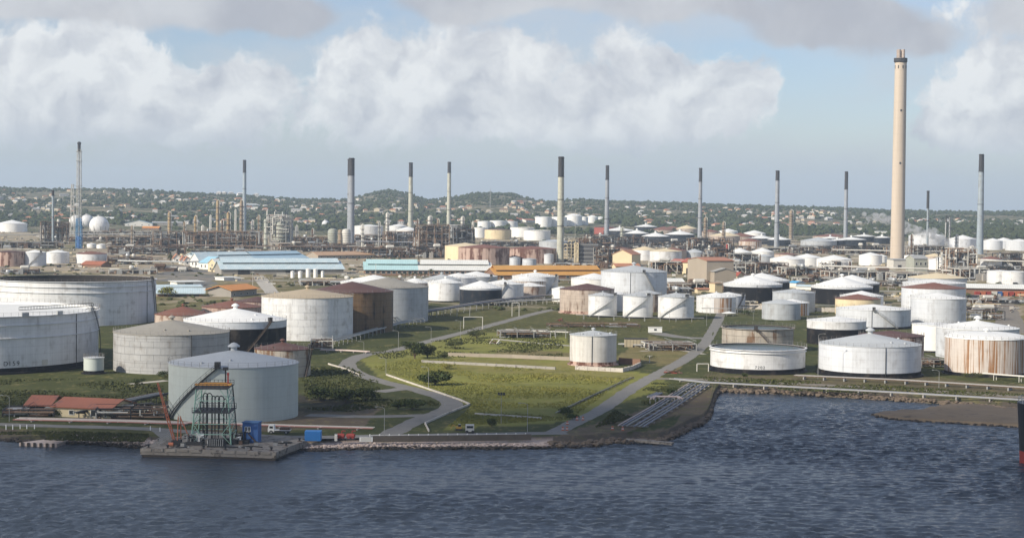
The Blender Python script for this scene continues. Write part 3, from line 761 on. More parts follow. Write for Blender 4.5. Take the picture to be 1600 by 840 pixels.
R_RB = roof_mat('roof_red_brown', (0.20, 0.085, 0.055), (0.33, 0.21, 0.17), 0.56)
R_DB = roof_mat('roof_dark_brown', (0.105, 0.052, 0.042), (0.15, 0.09, 0.07), 0.55)
R_CR = roof_mat('roof_cream', (0.68, 0.57, 0.38))
M_ROOFIN = roof_mat('floating_roof_white', (0.74, 0.74, 0.71), (0.5, 0.47, 0.43), 0.6)
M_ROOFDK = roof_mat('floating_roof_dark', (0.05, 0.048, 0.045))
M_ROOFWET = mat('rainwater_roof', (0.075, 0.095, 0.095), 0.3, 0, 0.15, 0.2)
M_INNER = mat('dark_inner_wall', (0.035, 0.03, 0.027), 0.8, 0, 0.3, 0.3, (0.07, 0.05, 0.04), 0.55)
M_RAIL = mat('handrail_grey', (0.22, 0.21, 0.20), 0.6, 0, 0.2, 0.5)
FRONT = -PI / 2
M_STAIRB = mat('brown_stair_steel', (0.10, 0.075, 0.06), 0.8, 0, 0.3, 0.6)
def cyl_text(root, txt, Rr, ang, z, size, m):
    cu = bpy.data.curves.new('painted_digit', 'FONT'); cu.body = txt; cu.size = size; cu.align_x = 'CENTER'
    tmp = bpy.data.objects.new('tmp', cu); COL.objects.link(tmp); bpy.context.view_layer.update()
    me = bpy.data.meshes.new_from_object(tmp.evaluated_get(bpy.context.evaluated_depsgraph_get())); bpy.data.objects.remove(tmp)
    bmx = bmesh.new(); bmx.from_mesh(me); bmesh.ops.remove_doubles(bmx, verts=bmx.verts, dist=1e-4); bmx.to_mesh(me); bmx.free()
    for v in me.vertices:
        a = ang + v.co.x / Rr; y = v.co.y
        v.co = ((Rr + 0.06) * math.cos(a), (Rr + 0.06) * math.sin(a), z + y)
    me.materials.clear(); me.materials.append(m); me.name = 'painted_digit'
    return link('painted_digit', me, root)
def plate_mesh(Rr, dang, h, gap=0.07, th=0.05):
    mb = MB(); n = 4; a1 = dang - gap / Rr; vs = []
    for k in range(n + 1):
        a = a1 * k / n
        for z in (0.0, h - gap):
            vs.append((Rr * math.cos(a), Rr * math.sin(a), z)); 
    for k in range(n + 1):
        a = a1 * k / n
        for z in (0.0, h - gap): vs.append(((Rr - th) * math.cos(a), (Rr - th) * math.sin(a), z))
    o = 2 * (n + 1); fs = [(2 * k, 2 * k + 2, 2 * k + 3, 2 * k + 1) for k in range(n)]
    fs += [(2 * k + 1, 2 * k + 3, o + 2 * k + 3, o + 2 * k + 1) for k in range(n)] + [(2 * k + 2, 2 * k, o + 2 * k, o + 2 * k + 2) for k in range(n)]
    fs += [(0, 1, o + 1, o), (2 * n + 1, 2 * n, o + 2 * n, o + 2 * n + 1)]
    mb.add(vs, fs); mb.smooth = True
    return mb
def tank(label, cx, w, yr, ya, yb, shell, roof, kind='cone', band=None, base=None, rail=None, vent=None, stair=None, plates=None, rings=None, seam=None, text=None, patch=None, group=None, inner=1.5, hatch=True):
    p = P(cx, yb); FRONT = math.atan2(-p.y, -p.x); s = sc_at(p); Rr = w * s / 2; H = (yb - yr) * s; rise = max((yr - ya) * s, 0.15)
    dist = p.y; n = 72 if w > 90 else 48 if w > 40 else 28
    t = thing('storage_tank', label, 'tank', p, 0, group)
    near = dist < 1000
    if rail is None: rail = near and kind != 'open' or dist < 760
    z0 = 0.0
    core = Rr - 0.07 if plates else Rr
    mb = MB()
    if kind in ('open', 'float'):
        mb.lathe([(core, -0.6), (core, H), (core - 0.12, H), (core - 0.12, H - inner - 0.3)], n)
    else:
        mb.lathe([(core, -0.6), (core, H)], n)
    mb.build('shell', shell, t)
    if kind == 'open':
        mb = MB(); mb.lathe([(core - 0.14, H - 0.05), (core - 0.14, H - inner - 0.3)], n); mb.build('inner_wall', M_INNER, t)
    if kind == 'cone':
        mb = MB(); e = Rr + 0.18
        mb.lathe([(Rr - 0.2, H - 0.12), (e, H - 0.12), (e, H + 0.06), (Rr * 0.5, H + rise * 0.53), (0.25, H + rise), (0.02, H + rise + 0.02)], n, closed=True)
        ro = mb.build('roof', roof, t)
    elif kind == 'dome':
        mb = MB(); e = Rr + 0.15
        mb.lathe([(Rr - 0.2, H - 0.12), (e, H - 0.12), (e, H + 0.06)] + [(Rr * math.cos(k * PI / 14), H + 0.06 + rise * math.sin(k * PI / 14)) for k in range(1, 7)] + [(0.02, H + rise + 0.08)], n, closed=True)
        ro = mb.build('roof', roof, t)
    else:
        mb = MB(); zi = H - inner
        mb.lathe([(core - 0.2, zi), (core - 1.2, zi + 0.35), (core - 1.8, zi + 0.35), (core - 2.2, zi), (core * 0.4, zi + 0.05), (0.05, zi + 0.1)], n, closed=True)
        ro = mb.build('floating_roof', roof, t)
    for z in (rings or []):
        mb = MB(); zz = H * z; mb.lathe([(Rr, zz - 0.12), (Rr + 0.42, zz - 0.05), (Rr + 0.42, zz + 0.05), (Rr, zz + 0.12)], n); mb.build('wind_girder', shell, t)
    if kind in ('open', 'float'):
        mb = MB(); mb.lathe([(Rr, H - 0.35), (Rr + 0.55, H - 0.2), (Rr + 0.55, H - 0.05), (Rr, H + 0.02)], n); mb.build('rim_walkway', shell, t)
    if band:
        fr, bm_ = band; mb = MB(); mb.lathe([(Rr + 0.04, H * (1 - fr)), (Rr + 0.05, H - 0.13)], n); mb.build('painted_band', bm_, t)
    if base:
        bm_, hb = base; mb = MB(); mb.lathe([(Rr + 0.9, -0.5), (Rr + 0.75, hb * 0.25), (Rr + 0.06, hb * 0.4), (Rr + 0.05, hb)], n); mb.build('base_ring', bm_, t)
    if patch:
        (s0, s1, f0, f1, pm) = patch; mb = MB(); vs = []; m_ = 16
        for k in range(m_ + 1):
            a = FRONT + math.asin(s0) + (math.asin(s1) - math.asin(s0)) * k / m_; rr_ = Rr + 0.045
            vs += [(rr_ * math.cos(a), rr_ * math.sin(a), H * f0), (rr_ * math.cos(a), rr_ * math.sin(a), H * f1)]
        mb.add(vs, [(2 * k, 2 * k + 2, 2 * k + 3, 2 * k + 1) for k in range(m_)]); mb.smooth = True
        mb.build('rusted_plating', pm, t)
    if seam:
        for sx_ in seam:
            a = FRONT + math.asin(sx_); mb = MB(); q = Vector((math.cos(a), math.sin(a), 0)) * (Rr + 0.12)
            mb.beam(q, q + Vector((0, 0, H)), 0.16); mb.build('drain_pipe', M_DARK, t)
    if rail:
        mb = MB(); Rl = Rr + (0.45 if kind in ('open', 'float') else 0.05); k_ = max(16, int(2 * PI * Rl / 2.3)); th = 0.035 if near else 0.05
        for k in range(k_):
            a = 2 * PI * k / k_; q = Vector((Rl * math.cos(a), Rl * math.sin(a), H)); mb.beam(q, q + Vector((0, 0, 1.1)), th * 2)
            b_ = 2 * PI * (k + 1) / k_; q2 = Vector((Rl * math.cos(b_), Rl * math.sin(b_), H))
            for hh in (0.6, 1.1): mb.beam(q + Vector((0, 0, hh)), q2 + Vector((0, 0, hh)), th)
        mb.build('handrail', M_RAIL, t)
    if vent is None: vent = kind == 'cone' and near
    if vent:
        mb = MB(); zt = H + rise; v = 0.055 * Rr + 0.25 if vent is True else vent
        mb.lathe([(v * 0.6, zt - 0.35), (v * 0.6, zt + v * 0.5), (v * 1.15, zt + v * 0.6), (v * 1.1, zt + v * 0.8), (v * 0.5, zt + v * 1.25), (0.03, zt + v * 1.4)], 16, closed=True)
        mb.build('vent_cap', roof, t)
        if hatch and kind == 'cone':
            rr = random.Random(int(cx))
            for k in range(3):
                mb = MB(); a = rr.random() * 6.28; r_ = Rr * rr.uniform(.55, .85); zz = H + rise * (1 - r_ / Rr); mb.lathe([(0.35, zz - 0.2), (0.35, zz + 0.45), (0.02, zz + 0.55)], 10, (r_ * math.cos(a), r_ * math.sin(a), 0)); mb.build('roof_hatch', roof, t)
    if stair:
        s0, s1, sm = stair; a0 = FRONT + math.asin(s0); a1 = FRONT + math.asin(s1)     # from the foot to the rim
        mb = MB(); k_ = max(14, int(H / 0.24))
        for k in range(k_):
            f = k / k_; a = a0 + (a1 - a0) * f; z = 0.2 + (H - 0.2) * f
            q0 = Vector((math.cos(a), math.sin(a), 0)); mb.beam(q0 * (Rr + 0.08) + Vector((0, 0, z)), q0 * (Rr + 0.85) + Vector((0, 0, z)), 0.3, 0.07)
        for rad, dz, th in ((Rr + 0.85, 0.0, 0.20), (Rr + 0.12, 0.0, 0.14), (Rr + 0.85, 1.05, 0.07), (Rr + 0.85, 0.55, 0.05)):
            pr = None
            for k in range(25):
                f = k / 24; a = a0 + (a1 - a0) * f; q = Vector((rad * math.cos(a), rad * math.sin(a), 0.2 + (H - 0.2) * f + dz))
                if pr: mb.beam(pr, q, th)
                pr = q
        for k in range(0, 25, 2):
            f = k / 24; a = a0 + (a1 - a0) * f; q = Vector(((Rr + .85) * math.cos(a), (Rr + .85) * math.sin(a), 0.2 + (H - 0.2) * f)); mb.beam(q, q + Vector((0, 0, 1.05)), 0.06)
        a = a1; q0 = Vector((math.cos(a), math.sin(a), 0)); mb.box(q0 * (Rr + 0.6) + Vector((0, 0, H)), (1.6, 1.6, 0.14), a)
        mb.build('staircase', sm, t)
        mb = MB(); mb.box(q0 * (Rr + 0.1) + Vector((0, 0, H + 0.75)), (0.9, 1.3, 1.3), a); mb.build('gauge_box', M_DARK, t)
    if plates:
        nc_, nr_ = plates; da = 2 * PI / nc_; h = H / nr_; me = plate_mesh(Rr, da, h).mesh('shell_plate', shell)
        for r_ in range(nr_):
            for k in range(nc_ // 2 + 2):
                o = link('shell_plate', me, t, (0, 0, h * r_), FRONT - PI / 2 - da * 0.75 + (k + 0.5 * (r_ % 2)) * da)
    if text:
        (tx, sx_, zz, size, tm) = text; [cyl_text(t, ch, Rr, FRONT + math.asin(sx_) + (k - (len(tx) - 1) / 2) * size * 0.66 / Rr, zz * H, size, tm) for k, ch in enumerate(tx)]
    return t, Rr, H
M_NUM = mat('number_paint_black', (0.03, 0.03, 0.03), 0.6)
M_NUMY = mat('number_paint_yellow', (0.5, 0.36, 0.08), 0.6)
# --- foreground, left
tkD, RD_, HD_ = tank('huge white floating roof tank numbered D159 beside the pump house', -62, 420, 482, 480, 567, W, M_ROOFIN, 'float', base=(BK, 1.9), rings=[0.62, 0.84], rail=True, inner=0.7,
     text=('D159', 0.343, 0.15, 1.9, M_NUM), seam=[0.80])
FRONT = math.atan2(-tkD.location.y, -tkD.location.x); a = FRONT + math.asin(0.93)
mb = MB(); q0 = Vector((RD_ * math.cos(a), RD_ * math.sin(a), HD_)); q1 = q0 * 0.45 + Vector((0, 0, HD_ * 0.55 - 0.2)); up = Vector((0, 0, 1.1))
sd = (q1 - q0).cross(Vector((0, 0, 1))).normalized() * 0.5; e0 = q0 + up * 1.3
for sgn in (1, -1):
    for hgt in (0, 1.0): mb.beam(e0 + sd * sgn + Vector((0, 0, hgt)), q1 + sd * sgn + Vector((0, 0, hgt)), 0.16)
for k in range(26):
    c = e0.lerp(q1, k / 25); mb.beam(c - sd, c + sd, 0.12)
    for sgn in (1, -1): mb.beam(c + sd * sgn, c + sd * sgn + Vector((0, 0, 1)), 0.08)
mb.box((q0.x, q0.y, q0.z + 0.7), (3.4, 2.6, 0.2), a); mb.beam(q0, e0, 0.3)
for sgn in (1, -1): mb.beam(q0 + sd * 2.6 * sgn, q0 + sd * 2.6 * sgn + up * 2, 0.14)
mb.build('rolling_ladder', M_DARK, tkD)
mb = MB(); a2 = FRONT + math.asin(0.985)
for k in range(30):
    f = k / 29; aa = a + (a2 + 0.22 - a) * (1 - f); q = Vector(((RD_ + .6) * math.cos(aa), (RD_ + .6) * math.sin(aa), HD_ * f)); mb.box(q, (0.35, 1.0, 0.1), aa)
    if k % 3 == 0: mb.beam(q, q + up, 0.07)
    if k: mb.beam(pq, q, 0.16); mb.beam(pq + up, q + up, 0.08)
    pq = q
mb.build('staircase', M_DARK, tkD)
for k in range(5):
    sx_ = -0.05 + 0.24 * k; a3 = FRONT + math.asin(min(sx_, 0.95)); mb = MB(); mb.box(((RD_ + .3) * math.cos(a3), (RD_ + .3) * math.sin(a3), HD_ + 0.5), (0.7, 2.2, 1.0), a3); mb.build('foam_box', M_SILVER, tkD)
mb = MB(); a3 = FRONT + math.asin(0.57); mb.box(((RD_ - .15) * math.cos(a3), (RD_ - .15) * math.sin(a3), 3.0), (0.6, 2.0, 1.6), a3); mb.build('notice_board', M_PALE, tkD)
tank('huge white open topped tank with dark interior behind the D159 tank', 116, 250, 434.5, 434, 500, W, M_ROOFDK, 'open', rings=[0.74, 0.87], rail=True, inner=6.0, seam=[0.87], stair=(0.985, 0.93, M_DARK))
t_, r_, h_ = tank('tiny pale green tank on a dark plinth by the D159 tank', 146.5, 31, 558, 556, 583, SG, R_G, 'cone', rail=True, base=(BK, 1.0), vent=False)
tank('soot stained grey tank with riveted courses and a brown cone roof', 268, 178, 517, 499, 576, GS, R_TG, plates=(26, 6), seam=[0.33], vent=1.0)
tank('black tank with a white top band, white cone roof and diagonal stair', 367.5, 159, 498, 481, 552, BK, R_W, band=(0.20, WB), stair=(0.14, 0.66, M_STAIRB))
tank('tall white tank of riveted courses with a tan cone roof', 480, 142, 462, 450.5, 527, W, R_T, plates=(24, 6), vent=1.0)
tank('tall rust brown tank with a dark brown cone roof', 550, 128, 454, 439.5, 516, RB, R_DB, plates=(22, 6), vent=False)
tank('tall pale grey tank with a grey tan cone roof beside the rust brown tank', 605, 128, 447, 433, 500, GR, R_TG, vent=False)
tank('white cone roofed tank hidden behind the tall rust brown tank', 584, 104, 440, 429, 482, W, R_W, vent=False)
tank('grey tank with a cupola capped cone roof behind the green loading tower', 365, 200, 565, 546, 648, SG, R_G, stair=(-0.93, -0.24, M_DARK), vent=1.3)
tank('small rusty streaked tank with a brown capped roof beside the loading tank', 441.5, 87, 543.5, 534, 586, PL, R_DB, vent=0.8, stair=(0.75, 0.95, M_STAIRB))
tank('low squat tank with a red rust roof and streaked wall', 286, 88, 490, 478, 505, RP, R_RB, vent=0.8)
tank('low squat tank with a mottled brown roof beside the white riveted tank', 362, 92, 478.5, 469, 492, RD, R_RB, vent=0.8)
tank('dark brown roofed squat tank half behind the white riveted tank', 402, 66, 470, 463, 486, RD, R_DB, vent=False)
# --- middle, around the crossroads
tank('white tank standing behind the black tank with the yellow number', 696, 56, 441, 434.5, 470, W, R_W, base=(BK, 0.5))
tank('grey roofed white tank just behind the plain white tank', 690, 60, 436, 428, 461, WB, R_G)
tank('white roofed small tank glimpsed beside the tall pale grey tank', 648, 44, 441, 434, 466, PK, R_W)
tank('black tank with a white roof and a yellow painted number', 751, 66, 449, 438, 475, NV, R_W, band=(0.10, WB), text=('8187', 0.15, 0.10, 1.7, M_NUMY), vent=False)
tank('white tank touching the black tank with the yellow number', 786, 64, 443, 436.5, 470, W, R_W, vent=0.5, stair=(-0.3, 0.1, M_STEEL))
tank('pinkish rust streaked tank with a clean white roof', 827, 50, 446, 441, 466, RP, R_W, vent=False)
tank('white roofed tank with rusty wall behind the pinkish streaked tank', 823, 60, 438, 431, 461, RO, R_W)
tank('tall white tank behind the pinkish streaked tank', 836, 72, 431, 425, 458, W, R_W, stair=(0.5, 0.9, M_STEEL))
tank('pale tank with a white cone before the green and white warehouse', 744, 66, 431, 423.5, 452, GR, R_W, vent=False, stair=(0.2, 0.7, M_STEEL))
tank('broad pale tank with low white cone beside the long warehouse', 716, 56, 433, 426, 455, WB, R_W, vent=False)
tank('small plain white tank left of the rusty plated tank', 877, 30, 451, 447, 470, WW, R_W, vent=False, rail=False)
tank('pinkish brown rust gridded tank with a dark brown cone roof', 917, 85, 451, 442.5, 488, PK, R_DB, plates=(18, 4), base=(RD, 1.2), vent=False)
tank('great pale blue white tank with a capped cone above the three white tanks', 990, 103, 423.5, 414, 468, WB, R_G, seam=[-0.1], stair=(0.72, 0.30, M_STEEL), vent=1.2)
tank('broad white roofed tank left of the great pale tank', 928, 72, 435, 426.5, 457, WW, R_W, vent=False)
tank('white tank with a rising stair beside the rusty gridded tank', 941.5, 45, 461, 456, 494, W, R_G, stair=(-0.82, 0.85, M_SILVER), base=(BK, 0.6), vent=0.4)
tank('white tank with a rising stair, middle one of the three', 996.5, 47, 461.5, 457, 496, W, R_G, stair=(-0.82, 0.7, M_SILVER), base=(BK, 0.6), vent=0.4)
tank('white tank with a rising stair nearest the crossroads', 1056, 56, 463, 457, 497.5, W, R_G, stair=(-0.85, 0.6, M_SILVER), base=(BK, 0.6), vent=0.4)
tank('small white tank wedged behind two of the white stair tanks', 962, 38, 459, 455, 485, WW, R_W, vent=False)
tank('small grey tank wedged behind the middle white stair tank', 1012, 44, 458, 453, 486, PK, R_G, vent=False)
tank('solitary streaked grey tank with rusty foot inside a low white wall', 926.5, 73, 522, 515.5, 569, tank_mat('tank_streaked_white', (0.56, 0.54, 0.51), 0.22, streak=0.6), R_G, base=(RD, 1.3), seam=[-0.05])
tank('white tank with a broad orange rust patch beside the road', 1119, 62, 463, 456.5, 487, W, R_W, patch=(-0.1, 0.78, 0.02, 0.95, RO), vent=0.4)
tank('white tank just behind the orange patched tank', 1138, 52, 461, 456, 481, WB, R_W, vent=False, stair=(0.5, 0.85, M_DARK))
tank('big black tank with a pale cone roof and a rusty drain line', 1176, 91, 443, 431, 471, BK, R_W, band=(0.14, WB), seam=[0.14])
tank('black tank with a cream white cone behind the big black tank', 1190, 86, 437, 426, 460, BK, R_W, band=(0.12, WB), vent=False)
tank('small silver grey tank with a shallow grey cone', 1220.5, 60, 473, 467, 498, GR, R_G, vent=False, rail=False, rings=[])
tank('larger silver grey tank behind the small silver grey tank', 1240, 66, 456, 451, 486, GR, R_G, vent=False)
tank('white and rust tank squeezed beside the small silver grey tank', 1238, 52, 472, 467, 491.5, WB, R_W, patch=(0.45, 0.85, 0.0, 0.96, RO), vent=False)
tank('big black tank with a broad white cone left of the tall white pair', 1315, 95, 447, 432, 473, BK, R_W, band=(0.10, WB))
tank('black tank with a white cone tucked behind its broad black neighbour', 1331, 84, 441, 429, 461, BK, R_W, band=(0.10, WB), vent=False)
tank('tan streaked tank with a red brown cone roof', 1340, 70, 466, 459, 490, CRM, R_RB, vent=False)
tank('pale tank behind the tan streaked tank', 1346, 67, 461.5, 454, 482, WB, R_W, vent=False)
tank('low white tank with a black foot and a diagonal stair', 1364, 115, 481.5, 475, 510, WB, R_W, base=(BK, 0.8), seam=[-0.03], stair=(0.62, 0.02, M_STEEL), vent=False)
tank('dark tank with a white rim band behind the grey cone tank', 1306.5, 91, 500, 494, 536, BK, R_W, band=(0.33, W), vent=False)
tank('dark brown rusted tank half hidden behind the grey cone tank', 1392, 100, 523, 516, 566, RD, R_DB, vent=False)
tank('broad grey white tank with a blue grey cone roof by the shore track', 1358.5, 157, 536, 520, 584, WB, R_G, band=(0.13, WB), base=(BK, 1.6), seam=[0.3], vent=1.3)
tank('white open tank numbered 7202 by the cove', 1183.5, 147, 541, 540, 578, W, M_ROOFWET, 'open', base=(BK, 1.5), inner=0.7, rings=[0.86], text=('7202', 0.05, 0.24, 1.25, M_NUM))
tank('rusted open tank of grey plates behind the white 7202 tank', 1183.5, 111, 510.5, 510, 546, PL, M_ROOFWET, 'open', plates=(18, 3), inner=0.8, stair=(0.5, -0.05, M_STAIRB))
tank('tall white tank in front of the red brown roofed tank', 1465.5, 85, 465, 457, 506, WB, R_W, vent=False)
tank('wide grey tank with a red brown cone roof', 1458, 98, 449, 441, 484, WB, R_RB, vent=False)
tank('wide tank showing only a white cone behind the red brown roof', 1459, 96, 441, 436, 466, WB, R_W, vent=False)
tank('farther wide tank with a cream white cone beyond the red brown roof', 1464, 90, 433, 426, 455, GR, R_CR, vent=False)
tank('white tank with a capped cone behind the orange streaked tank', 1526.5, 126, 511, 500, 557, WB, R_W, vent=1.2)
tank('flat topped white tank beside the capped white tank', 1459, 68, 506, 504, 548, WW, R_W, base=(BK, 0.6), vent=False)
tank('broad tank streaked orange with rust under a white roof', 1540, 126, 526, 518, 583, RO, R_W, 'dome', base=(BK, 0.9), vent=0.9, rail=True)
# --- beside the flare, far left
for (cx, w_, yr, ya, yb, sm, rm, lb) in (
    (14, 50, 393, 391, 415, RD, R_DB, 'rust brown flat tank at the row by the flare tower'), (55, 34, 394, 390, 415, WB, R_W, 'white tank with a sloping stair in the row by the flare tower'),
    (90, 36, 394, 390, 411, W, R_W, 'cream white tank with a pale cone below the flare tower'), (143, 47, 396, 392, 411, W, R_RB, 'white tank with a rust red roof below the flare tower'),
    (19, 46, 349, 343.5, 362, WW, R_W, 'lone white cone roofed tank at the edge of the town'), (143, 14, 381, 379.5, 387, WW, R_W, 'very small white tank beside the blue flare base'), (158, 14, 382, 380.5, 388, WW, R_W, 'second very small white tank right of the blue flare base')):
    tank(lb, cx, w_, yr, ya, yb, sm, rm, vent=False, rail=False, stair=(-0.6, 0.5, M_STEEL) if cx == 55 else None)
# --- middle distance: the round rust tanks behind the warehouses
tank('cream yellow tank with a cream cone beside the long rusty tank', 727, 64, 384, 379, 406, CRM, R_CR, vent=False, rail=False)
tank('big red brown rusty tank behind the green and white warehouse', 756, 80, 386.5, 381.5, 412, RD, R_RB, vent=False, rail=False, plates=(16, 3))
tank('rust streaked tank behind the tall pale stack', 831, 76, 388, 384, 410, RD, R_RB, vent=False, rail=False)
tank('pale grey tank beside the foot of the tall pale stack', 866, 48, 377, 374, 392, GR, R_G, vent=False, rail=False)
for (cx, w_, yr, yb) in ((804.5, 17, 402.5, 414.5), (827, 22, 404.5, 416.5), (834, 15, 398, 409), (857, 16, 397, 411.5)):
    tank('small squat grey tank at the foot of the rusty tank by the tall pale stack', cx, w_, yr, yr - 1.5, yb, WB, R_G, vent=False, rail=False, group='small grey tanks by the tall pale stack')
# --- far tank farm: look-alikes share a label and a group
def far(label, group, rows, sm, rm, **k):
    for i_, (cx, w_, yr, ya, yb) in enumerate(rows):
        lb = label[i_] if isinstance(label, list) else label
        tank(lb, cx, w_, yr, ya, yb, sm, rm, vent=k.get('vent', False), rail=False, group=group, kind=k.get('kind', 'cone'), band=k.get('band'))
fb = 'far black tank with a white cone '
far([fb + q for q in ('touching the stack by the red walled tank', 'behind the pale green column', 'in front, right of the pale green column', 'rearmost behind the pale green column', 'left of the slim grey stack', 'left of the short topped stack', 'right of the short topped stack',
     'below the slim stack by the great chimney', 'behind the slim stack by the great chimney', 'nearest the great chimney', 'beside the far grey tanks', 'with a flat top beside the far grey tanks')], 'black tanks of the far tank farm',
    [(968, 50, 360, 355, 373), (995, 38, 364.5, 359, 376), (1024, 44, 369, 363, 379), (1009, 36, 354, 350, 362), (1062, 46, 366, 360, 378), (1190, 40, 372, 367.5, 381), (1217, 36, 374, 369, 384),
     (1330, 46, 374, 370, 386), (1350, 34, 369, 366, 378), (1378, 24, 371, 368, 381), (1297, 30, 372, 369, 381), (1308, 26, 375, 373, 388)], NV, R_W, vent=1.3)
fr_ = 'far tank with a red brown roof '
far([fr_ + q for q in ('behind the black tanks', 'beside the cream coned far tank', 'between the dark columns and the short topped stack', 'widest, behind the grey far tanks', 'beside the orange roofed beige hall', 'in front of the pale green column', 'low between the white row tanks', 'right of the slim grey stack')], 'red brown roofed tanks of the far tank farm',
    [(1037, 42, 359, 353.5, 366), (1050, 34, 357, 353, 364), (1157, 50, 369, 363.5, 379), (1300, 60, 369, 365, 377), (1052, 42, 391, 386.5, 404), (972, 32, 388, 386, 399), (1228, 36, 397, 394.5, 405), (1110, 30, 362, 358, 371)], PK, R_RB)
far(['far tank with a yellow cream cone left of the slim grey stack', 'far tank with a broad cream cone behind the dark columns', 'low cream coned tank right of the great chimney'], 'cream roofed tanks of the far tank farm', [(1073, 34, 357, 351.5, 366), (1133, 50, 368, 362.5, 379), (1460, 36, 400, 395.5, 409)], PK, R_CR)
far('far rust orange tank with a brown cone between two grey stacks', 'rust orange far tanks', [(1172, 36, 376.5, 372, 388)], RO, R_RB)
far('far red walled tank with a brown roof beside a grey stack', 'red far tanks', [(948, 40, 355, 353, 368)], REDT, R_DB)
far(['broad far grey tank between two grey stacks', 'grey coned tank behind the red roofed sheds', 'upright grey tank at the end of the white tank row'], 'grey far tanks', [(1279, 56, 376, 370.5, 388), (1085, 34, 394, 388.5, 404), (1194, 26, 400, 397, 413)], GR, R_G)
far(['far small white tank behind the dark columns', 'far white tank left of the short topped stack', 'white coned tank behind the grey furnace structure', 'white coned tank at the foot of the short topped stack', 'small white tank at the foot of the great chimney', 'tiny white tank touching the great chimney'], 'white tanks of the far tank farm',
    [(1138, 30, 361, 357, 368), (1179, 34, 364, 359.5, 371), (1156, 38, 394, 387.5, 404), (1191, 36, 393, 387, 402), (1425, 24, 399, 397.5, 409), (1377, 18, 400, 397, 410)], WW, R_W)
far(['low bright white tank at the head of the white tank row', 'bright white tank second in the white tank row', 'bright white tank behind the white scaffold frame', 'bright white tank left of the great chimney above the pipe gallery', 'bright white capped tank beside the grey green boiler building'], 'bright white tank row', [(1230, 54, 404, 398.5, 417), (1261, 46, 402, 396, 415), (1303, 54, 404.5, 398, 420), (1360, 36, 398.5, 394, 414), (1468, 34, 406, 401.5, 421)], WW, R_W)
far(['large pale tank behind the thin stack in the steam', 'large pale tank between the dark lattice tower and the thick stack', 'pale tank just right of the thick stack', 'pale tank rearmost right of the thick stack', 'pale tank farthest from the thick stack'], 'pale tanks beyond the great chimney',
    [(1448, 56, 368, 362.5, 385), (1504, 42, 373, 367, 389), (1551, 30, 376, 372, 390), (1568, 34, 376, 371, 388), (1592, 42, 377, 373, 391)], WB, R_W)
far('round white tank with a red roof beside the right hand stack', 'red roofed tank by the stack', [(1548.5, 33, 404, 400, 418)], W, R_RB)
far(['pale broad flat tank beside the white roofed container shed', 'second pale flat tank touching the broad flat one'], 'flat pale tanks by the container shed', [(1562, 40, 423, 421.5, 442), (1584, 40, 424, 422.5, 443)], W, R_W)
far(['cream roofed white tank nearest the beige gabled hall', 'cream roofed white tank beside the red roofed sheds'], 'pair of white tanks by the beige gabled hall', [(1007, 42, 390, 384.5, 406), (1040, 50, 392, 388, 409)], W, R_CR)
far('white tank on the rise behind the tall pale stack', 'white tanks on the rise', [(849, 26, 339, 338, 354), (873, 26, 339, 338, 353.5), (896, 27, 337, 333.5, 352), (912, 14, 339, 338, 351), (925, 19, 339, 336, 348), (938, 14, 340, 338, 348)], WW, R_W)
far(['broad low open white tank beyond the rusty tanks', 'broad low open white tank left of the tall pale stack'], 'broad low white tanks', [(816, 38, 355, 354.5, 370), (839, 42, 359.5, 359, 375)], WW, M_ROOFIN, kind='float')
far('white tank in the cluster left of the tall pale stack', 'cluster of white tanks', [(757, 22, 346, 345, 357), (778, 26, 345, 344, 357), (797, 24, 346, 345, 357), (749, 26, 355.5, 355, 371)], WW, R_W)
far('cream tank with a brown top and a dark doorway', 'cream tank with dark doorway', [(778, 42, 358.5, 356.5, 373)], CRM, R_DB)
far(['broad white tank behind the twin grey stack', 'smaller white tank left of the white twin column'], 'white tanks by the twin grey stack', [(576, 45, 353, 350.5, 369), (622, 28, 353, 350, 363)], W, R_W)
far('white cone roofed tank left of the slim grey stack', 'white cone tank by the slim stack', [(637, 36, 359, 354, 373)], WW, R_W)
# ================================================================== STACKS
M_STK = tank_mat('stack_grey_paint', (0.28, 0.30, 0.33), 0.05, streak=0.7, dirt=0.5, course=9.0, seam=0.85)
M_STKY = tank_mat('stack_pale_paint', (0.43, 0.43, 0.36), 0.1, streak=0.7, dirt=0.5, course=9.0, seam=0.85)
M_STKB = tank_mat('stack_blue_grey_paint', (0.29, 0.34, 0.38), 0.05, streak=0.7, dirt=0.5, course=9.0, seam=0.85)
M_SOOT = mat('soot_black_paint', (0.045, 0.045, 0.05), 0.75, 0, 0.25, 0.1)
def stack(label, bx, by, ty, wb, wt, cy, m, group=None, cap_w=1.0, twin=False):
    p = P(bx, by); s = sc_at(p); H = (by - ty) * s; r0, r1 = wb * s / 2, wt * s / 2; hc = (by - cy) * s
    t = thing('stack', label, 'stack', p, 0, group)
    rc = r0 + (r1 - r0) * hc / H
    mb = MB(); mb.lathe([(r0 * 1.15, -1.5), (r0 * 1.12, H * .012), (r0, H * .014), (rc, hc)], 28); mb.build('shaft', m, t)
    mb = MB(); mb.lathe([(rc * cap_w + 0.03, hc), (r1 * cap_w + 0.03, H), (r1 * cap_w * .8, H), (r1 * cap_w * .78, H - 4)], 28); mb.build('sooty_top', M_SOOT, t)
    mb = MB()
    for f in (0.99, hc / H) + ((.35, .6) if int(bx) % 2 else (.5,)): 
        rr_ = (r0 + (r1 - r0) * f) * cap_w; mb.lathe([(rr_, H * f - 0.25), (rr_ + .5, H * f - 0.2), (rr_ + .5, H * f + .1), (rr_, H * f + .15)], 24)
    mb.build('ring', M_SOOT, t)
    mb = MB()
    for k in range(2): mb.beam((r0 + .25, -.3 + .6 * k, 0), (r1 + .25, -.3 + .6 * k, H * .99), 0.12)
    mb.build('ladder', M_STEEL, t)
    return t
